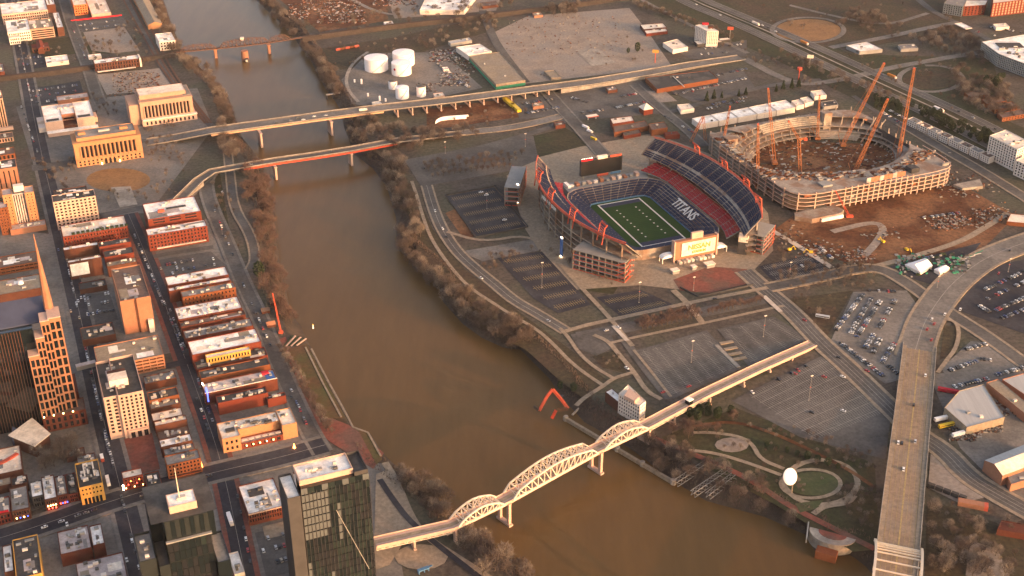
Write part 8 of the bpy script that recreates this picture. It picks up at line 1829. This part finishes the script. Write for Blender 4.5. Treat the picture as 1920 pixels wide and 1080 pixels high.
for x, y, c, lab in ((1747, 601, 'white', 'at the bridge crossing, leading'), (1751, 610, 'red', 'behind a white one at the bridge crossing'), (1738, 620, 'red', 'in the left lane before the bridge'), (1746, 640, 'red', 'at the bridge joint'), (1771, 592, 'white', 'on the crossing refuge'), (1800, 583, 'white', 'waiting at the crossing corner'), (1893, 472, 'black', 'on the curved avenue'), (1872, 515, 'red', 'on the avenue verge')): car(G(x, y), 1.2, R(60), lab, 'cars round the bridge crossing', c)
for x, y, a, c, lab in ((816, 397, -80, 'white', 'on the riverside road beside the walled lot'), (830, 430, -70, 'white', 'on the riverside road below the walled lot'), (837, 446, -65, 'black', 'following below the walled lot'), (902, 523, -45, 'white', 'on the riverside road beside the striped lot'), (1028, 603, -40, 'silver', 'on the riverside road near the plaza'), (1175, 692, -50, 'white', 'parked beside the river building lane'), (1160, 616, -45, 'white', 'on the pale crossing south of the stadium'), (1340, 562, 15, 'black', 'on the street south of the stadium'), (902, 362, 20, 'white', 'at the top of the walled lot'), (912, 367, 20, 'white', 'second at the top of the walled lot'), (946, 414, 20, 'white', 'in the right part of the walled lot'), (1572, 672, -40, 'black', 'on the street beside the striped lot'), (1625, 697, -40, 'red', 'on the street below the gravel lot'), (1508, 602, -40, 'red', 'on the street above the footbridge end'), (1137, 621, 20, 'silver', 'on the grey plaza'), (1052, 745, 30, 'black', 'by the old dock'), (1243, 737, 30, 'red', 'at the lower end of the empty lot'), (1291, 726, 30, 'red', 'in the empty lot by the footbridge')): car(G(x, y), .6, R(a), lab, 'cars on the east bank streets', c)
# downtown kerbs and lots
for i, (a, b, nm, tn) in enumerate((((118, 455), (150, 600), 'the billboard kerb', 0), ((135, 450), (168, 600), 'the kerb facing the billboard', 0), ((168, 690), (205, 850), 'the avenue kerb below the garage', 0), ((252, 440), (290, 530), 'the upper brick street kerb', 0), ((305, 560), (345, 665), 'the middle brick street west kerb', 0), ((318, 580), (352, 668), 'the middle brick street east kerb', 0), ((352, 700), (392, 810), 'the lower brick street west kerb', 0), ((368, 705), (402, 800), 'the lower brick street east kerb', 0), ((40, 200), (72, 290), 'the courthouse avenue kerb', 0))):
    carrow('along ' + nm, a, b, z=.5, fill=.5, pitch=6.2, turn=tn, row='', end='top')
for x, y, c, lab in ((332, 503, 'white', 'upper in the lot beside the brick hotel'), (324, 514, 'white', 'lower in the lot beside the brick hotel'), (302, 505, 'tan', 'left in the lot beside the brick hotel'), (400, 487, 'white', 'at the street side of the lot beside the brick hotel'), (147, 566, 'white', 'upper left in the lot beside the blank tower'), (165, 561, 'silver', 'upper right in the lot beside the blank tower'), (175, 590, 'white', 'in the middle of the lot beside the blank tower'), (184, 585, 'silver', 'second in the middle of the lot beside the blank tower'), (133, 585, 'tan', 'on the shaded avenue by the blank tower lot'), (500, 632, 'white', 'on the river street by the terrace steps'), (546, 746, 'black', 'on the river street by the lawn'), (417, 362, 'white', 'on the lower riverside road'), (126, 985, 'white', 'on the broad avenue'), (238, 1052, 'white', 'on the avenue beside the dark tower'), (110, 470, 'blue', 'on the shaded avenue near the billboard')): car(G(x, y), .6, R(-67), lab, 'cars downtown', c)
# bridges
for x, y, c, lab in ((519, 231, 'black', 'first from downtown'), (545, 227, 'grey', 'second from downtown'), (559, 222, 'black', 'third from downtown'), (569, 225, 'white', 'fourth from downtown'), (589, 219, 'white', 'fifth from downtown'), (611, 217, 'silver', 'sixth from downtown')): car(G(x, y, 14), 14.05, R(21), lab + ' on the high bridge', 'cars on the high bridge', c)
for x, y, z, c, lab in ((624, 285, 11, 'black', 'near the middle of the low red bridge'), (470, 309, 11, 'grey', 'near the downtown end of the low red bridge')): car(G(x, y, z), z + .05, R(20), lab, 'cars on the low red bridge', c)
# lots farther off, then traffic on the motorway
NL = 'in the viaduct lot'
carrow(NL, (1155, 203), (1208, 192), row='the lower right row', end='left', fill=.85); carrow(NL, (1088, 213), (1132, 207), row='the lower left row', end='left', fill=.7); carrow(NL, (1160, 183), (1200, 175), row='the middle right row', end='left', fill=.5); carrow(NL, (1066, 182), (1102, 193), row='the left row', end='left', fill=.5)
ML = 'in the black roof lot'
carrow(ML, (1262, 178), (1300, 172), row='the near row', end='left', fill=.6); carrow(ML, (1308, 168), (1398, 148), row='the long row', end='left', fill=.9); carrow(ML, (1285, 172), (1375, 154), row='the second row', end='left', fill=.7); carrow(ML, (1345, 142), (1400, 130), row='the upper row', end='left', fill=.5); carrow('beside the market halls', (1335, 197), (1400, 183), row='the row', end='left', fill=.7); carrow('beside the market halls', (1325, 205), (1395, 190), row='the lower row', end='left', fill=.5)
carrow('in the yard under the viaduct', (968, 198), (1040, 186), row='the upper row', end='left', fill=.55); carrow('in the yard under the viaduct', (985, 214), (1048, 202), row='the lower row', end='left', fill=.45)
carrow('beside the town houses', (1655, 212), (1690, 232), row='the row', end='top', fill=.8); carrow('beside the town houses', (1668, 208), (1698, 224), row='the upper row', end='top', fill=.8); carrow('by the white hotel', (1320, 92), (1390, 84), row='the upper row', end='left', fill=.6); carrow('by the white hotel', (1310, 103), (1390, 97), row='the lower row', end='left', fill=.35)
carrow('on the building site', (1535, 463), (1560, 486), row='the pickup line', end='top', fill=.7); carrow('on the building site', (1590, 470), (1625, 475), row='the second pickup line', end='left', fill=.6); carrow('on the building site', (1730, 410), (1800, 400), row='the upper line', end='left', fill=.5); carrow('in the work yard', (1728, 487), (1750, 482), row='the row', end='left', fill=.8); carrow('north of the stadium', (780, 318), (960, 300), row='the car park row', end='left', fill=.06)
carrow('in the lot south east of the stadium', (1435, 515), (1540, 492), row='the row', end='left', fill=.12)
for k, (a, b, off) in enumerate((((1300, 8), (1640, 163), 0), ((1650, 168), (1900, 296), 0), ((1330, 8), (1680, 153), 0), ((1690, 160), (1900, 262), 0))): carrow('on the motorway', a, b, z=.95, fill=.16, pitch=14, turn=0, jitter=4.5, row=('the upper near lanes', 'the lower near lanes', 'the upper far lanes', 'the lower far lanes')[k], end='top')
carrow('beyond the interchange', (1830, 60), (1900, 75), row='the row', end='left', fill=.5); carrow('beyond the interchange', (1850, 50), (1915, 62), row='the upper row', end='left', fill=.5); carrow('beside the tan warehouse', (800, 105), (850, 100), row='the row', end='left', fill=.7); carrow('beside the tan warehouse', (815, 115), (860, 108), row='the second row', end='left', fill=.7)
for a, b, f, tn in (((60, 172), (150, 160), .6, 90), ((62, 182), (152, 170), .5, 90), ((66, 194), (110, 188), .5, 90), ((32, 112), (78, 107), .5, 90), ((34, 124), (84, 118), .5, 90), ((140, 50), (225, 38), .5, 90), ((150, 58), (232, 46), .5, 90), ((150, 560), (206, 551), .6, 90), ((152, 575), (212, 566), .6, 90), ((155, 592), (216, 582), .6, 90), ((485, 1015), (548, 1000), .5, 90), ((490, 1035), (552, 1020), .5, 90), ((500, 1060), (556, 1045), .5, 90), ((300, 500), (390, 484), .35, 90), ((308, 512), (415, 495), .35, 90), ((150, 610), (186, 765), .5, 0), ((196, 800), (214, 880), .5, 0), ((285, 520), (308, 575), .6, 0), ((400, 390), (440, 485), .25, 0), ((450, 520), (525, 690), .3, 0), ((545, 730), (590, 830), .3, 0), ((30, 60), (60, 190), .5, 0), ((130, 40), (165, 120), .4, 0), ((260, 935), (400, 892), .35, 0), ((60, 998), (200, 950), .45, 0), ((440, 900), (470, 1060), .4, 0), ((225, 920), (262, 1070), .5, 0), ((1240, 215), (1300, 250), .4, 0), ((880, 165), (820, 120), .5, 90), ((830, 140), (870, 160), .5, 90)): carrow('far', a, b, fill=f, pitch=2.9 if tn else 6.4, turn=tn)
if EXTRA:
    mb = MB(); src = {}
    for c in COLS:
        me = CM[c]; src[c] = ([tuple(v.co) for v in me.vertices], [(tuple(p.vertices), p.material_index) for p in me.polygons])
    for (x, y), z, a, c in EXTRA:
        vs_, fs = src[c]; ca, sa = math.cos(a), math.sin(a); k = len(mb.v); mb.v += [(x + 1.05 * (p[0] * ca - p[1] * sa), y + 1.05 * (p[0] * sa + p[1] * ca), z + 1.1 * p[2]) for p in vs_]
        for f, mi in fs: mb.f.append(tuple(i + k for i in f)); mb.m.append(COLS.index(c) if mi == 0 else 6 + mi)
    tag(mb.build('distant_cars', ['car_' + c for c in COLS] + ['car_glass', 'dark_wall']), 'small distant cars in far lots and on the motorway', 'cars', kind='stuff')
print('cars', N_CARS[0], 'extra', len(EXTRA), 'trees', N_TREES[0], 'mass', len(MASS))
# ---- lamp posts
def pole(px, h, label, twin=True):
    p = G3(*px); r = thing('lamp_post', label, 'lamp post', p, GA, 'tall lamp posts in the car parks'); MB().cyl(0, 0, 0, h, .2, .12, 8).build('pole', 'steel_grey', r); MB().box(-1.3, 1.3, -.4, .4, h + .01, h + .6).build('lamp_head', 'cream_roof', r); MB().cyl(0, 0, 0, .9, .7, .7, 8).build('base', 'concrete', r)
    if twin: MB().box(-.7, .7, -.3, .3, h * .55, h * .55 + .5).build('lower_lamp', 'steel_coral', r)
for px, h, lab in (((1016, 540), 30, 'tall lamp post in the dark striped lot south west of the stadium'), ((1198, 568), 24, 'tall lamp post in the dark lot south of the stadium'), ((1296, 680), 24, 'tall lamp post in the empty lot north of the footbridge'), ((1431, 632), 24, 'tall lamp post in the lot beside the planters'), ((1516, 752), 27, 'tall lamp post in the big striped lot'), ((913, 392), 20, 'tall lamp post in the walled lot'), ((1480, 520), 18, 'tall lamp post in the lot south east of the stadium'), ((835, 288), 16, 'tall lamp post in the car park north of the stadium'), ((985, 275), 18, 'lamp post on the green field north of the stadium'), ((1300, 545), 16, 'lamp post on the stadium forecourt'), ((1757, 540), 14, 'lamp post at the curved avenue beside the small marquee'), ((1890, 510), 16, 'lamp post on the avenue verge'), ((417, 440), 12, 'pale flag pole on the grassy downtown bank')): pole(px, h, lab)

# ================================================================== THE EVENING AIR
def haze():
    m = bpy.data.materials.new('haze'); m.use_nodes = True; nt = m.node_tree; MATS['haze'] = m
    nt.nodes.remove(nt.nodes['Principled BSDF']); v = nt.nodes.new('ShaderNodeVolumePrincipled'); v.inputs['Density'].default_value = 0.000010; v.inputs['Color'].default_value = (0.92, 0.90, 0.90, 1); v.inputs['Anisotropy'].default_value = 0.0
    nt.links.new(v.outputs[0], nt.nodes['Material Output'].inputs['Volume'])
    tag(MB().box(-3200, 3200, -900, 3200, WZ - 5, 700).build('haze', 'haze'), 'thin warm evening haze over the city', 'haze', kind='stuff')
haze()
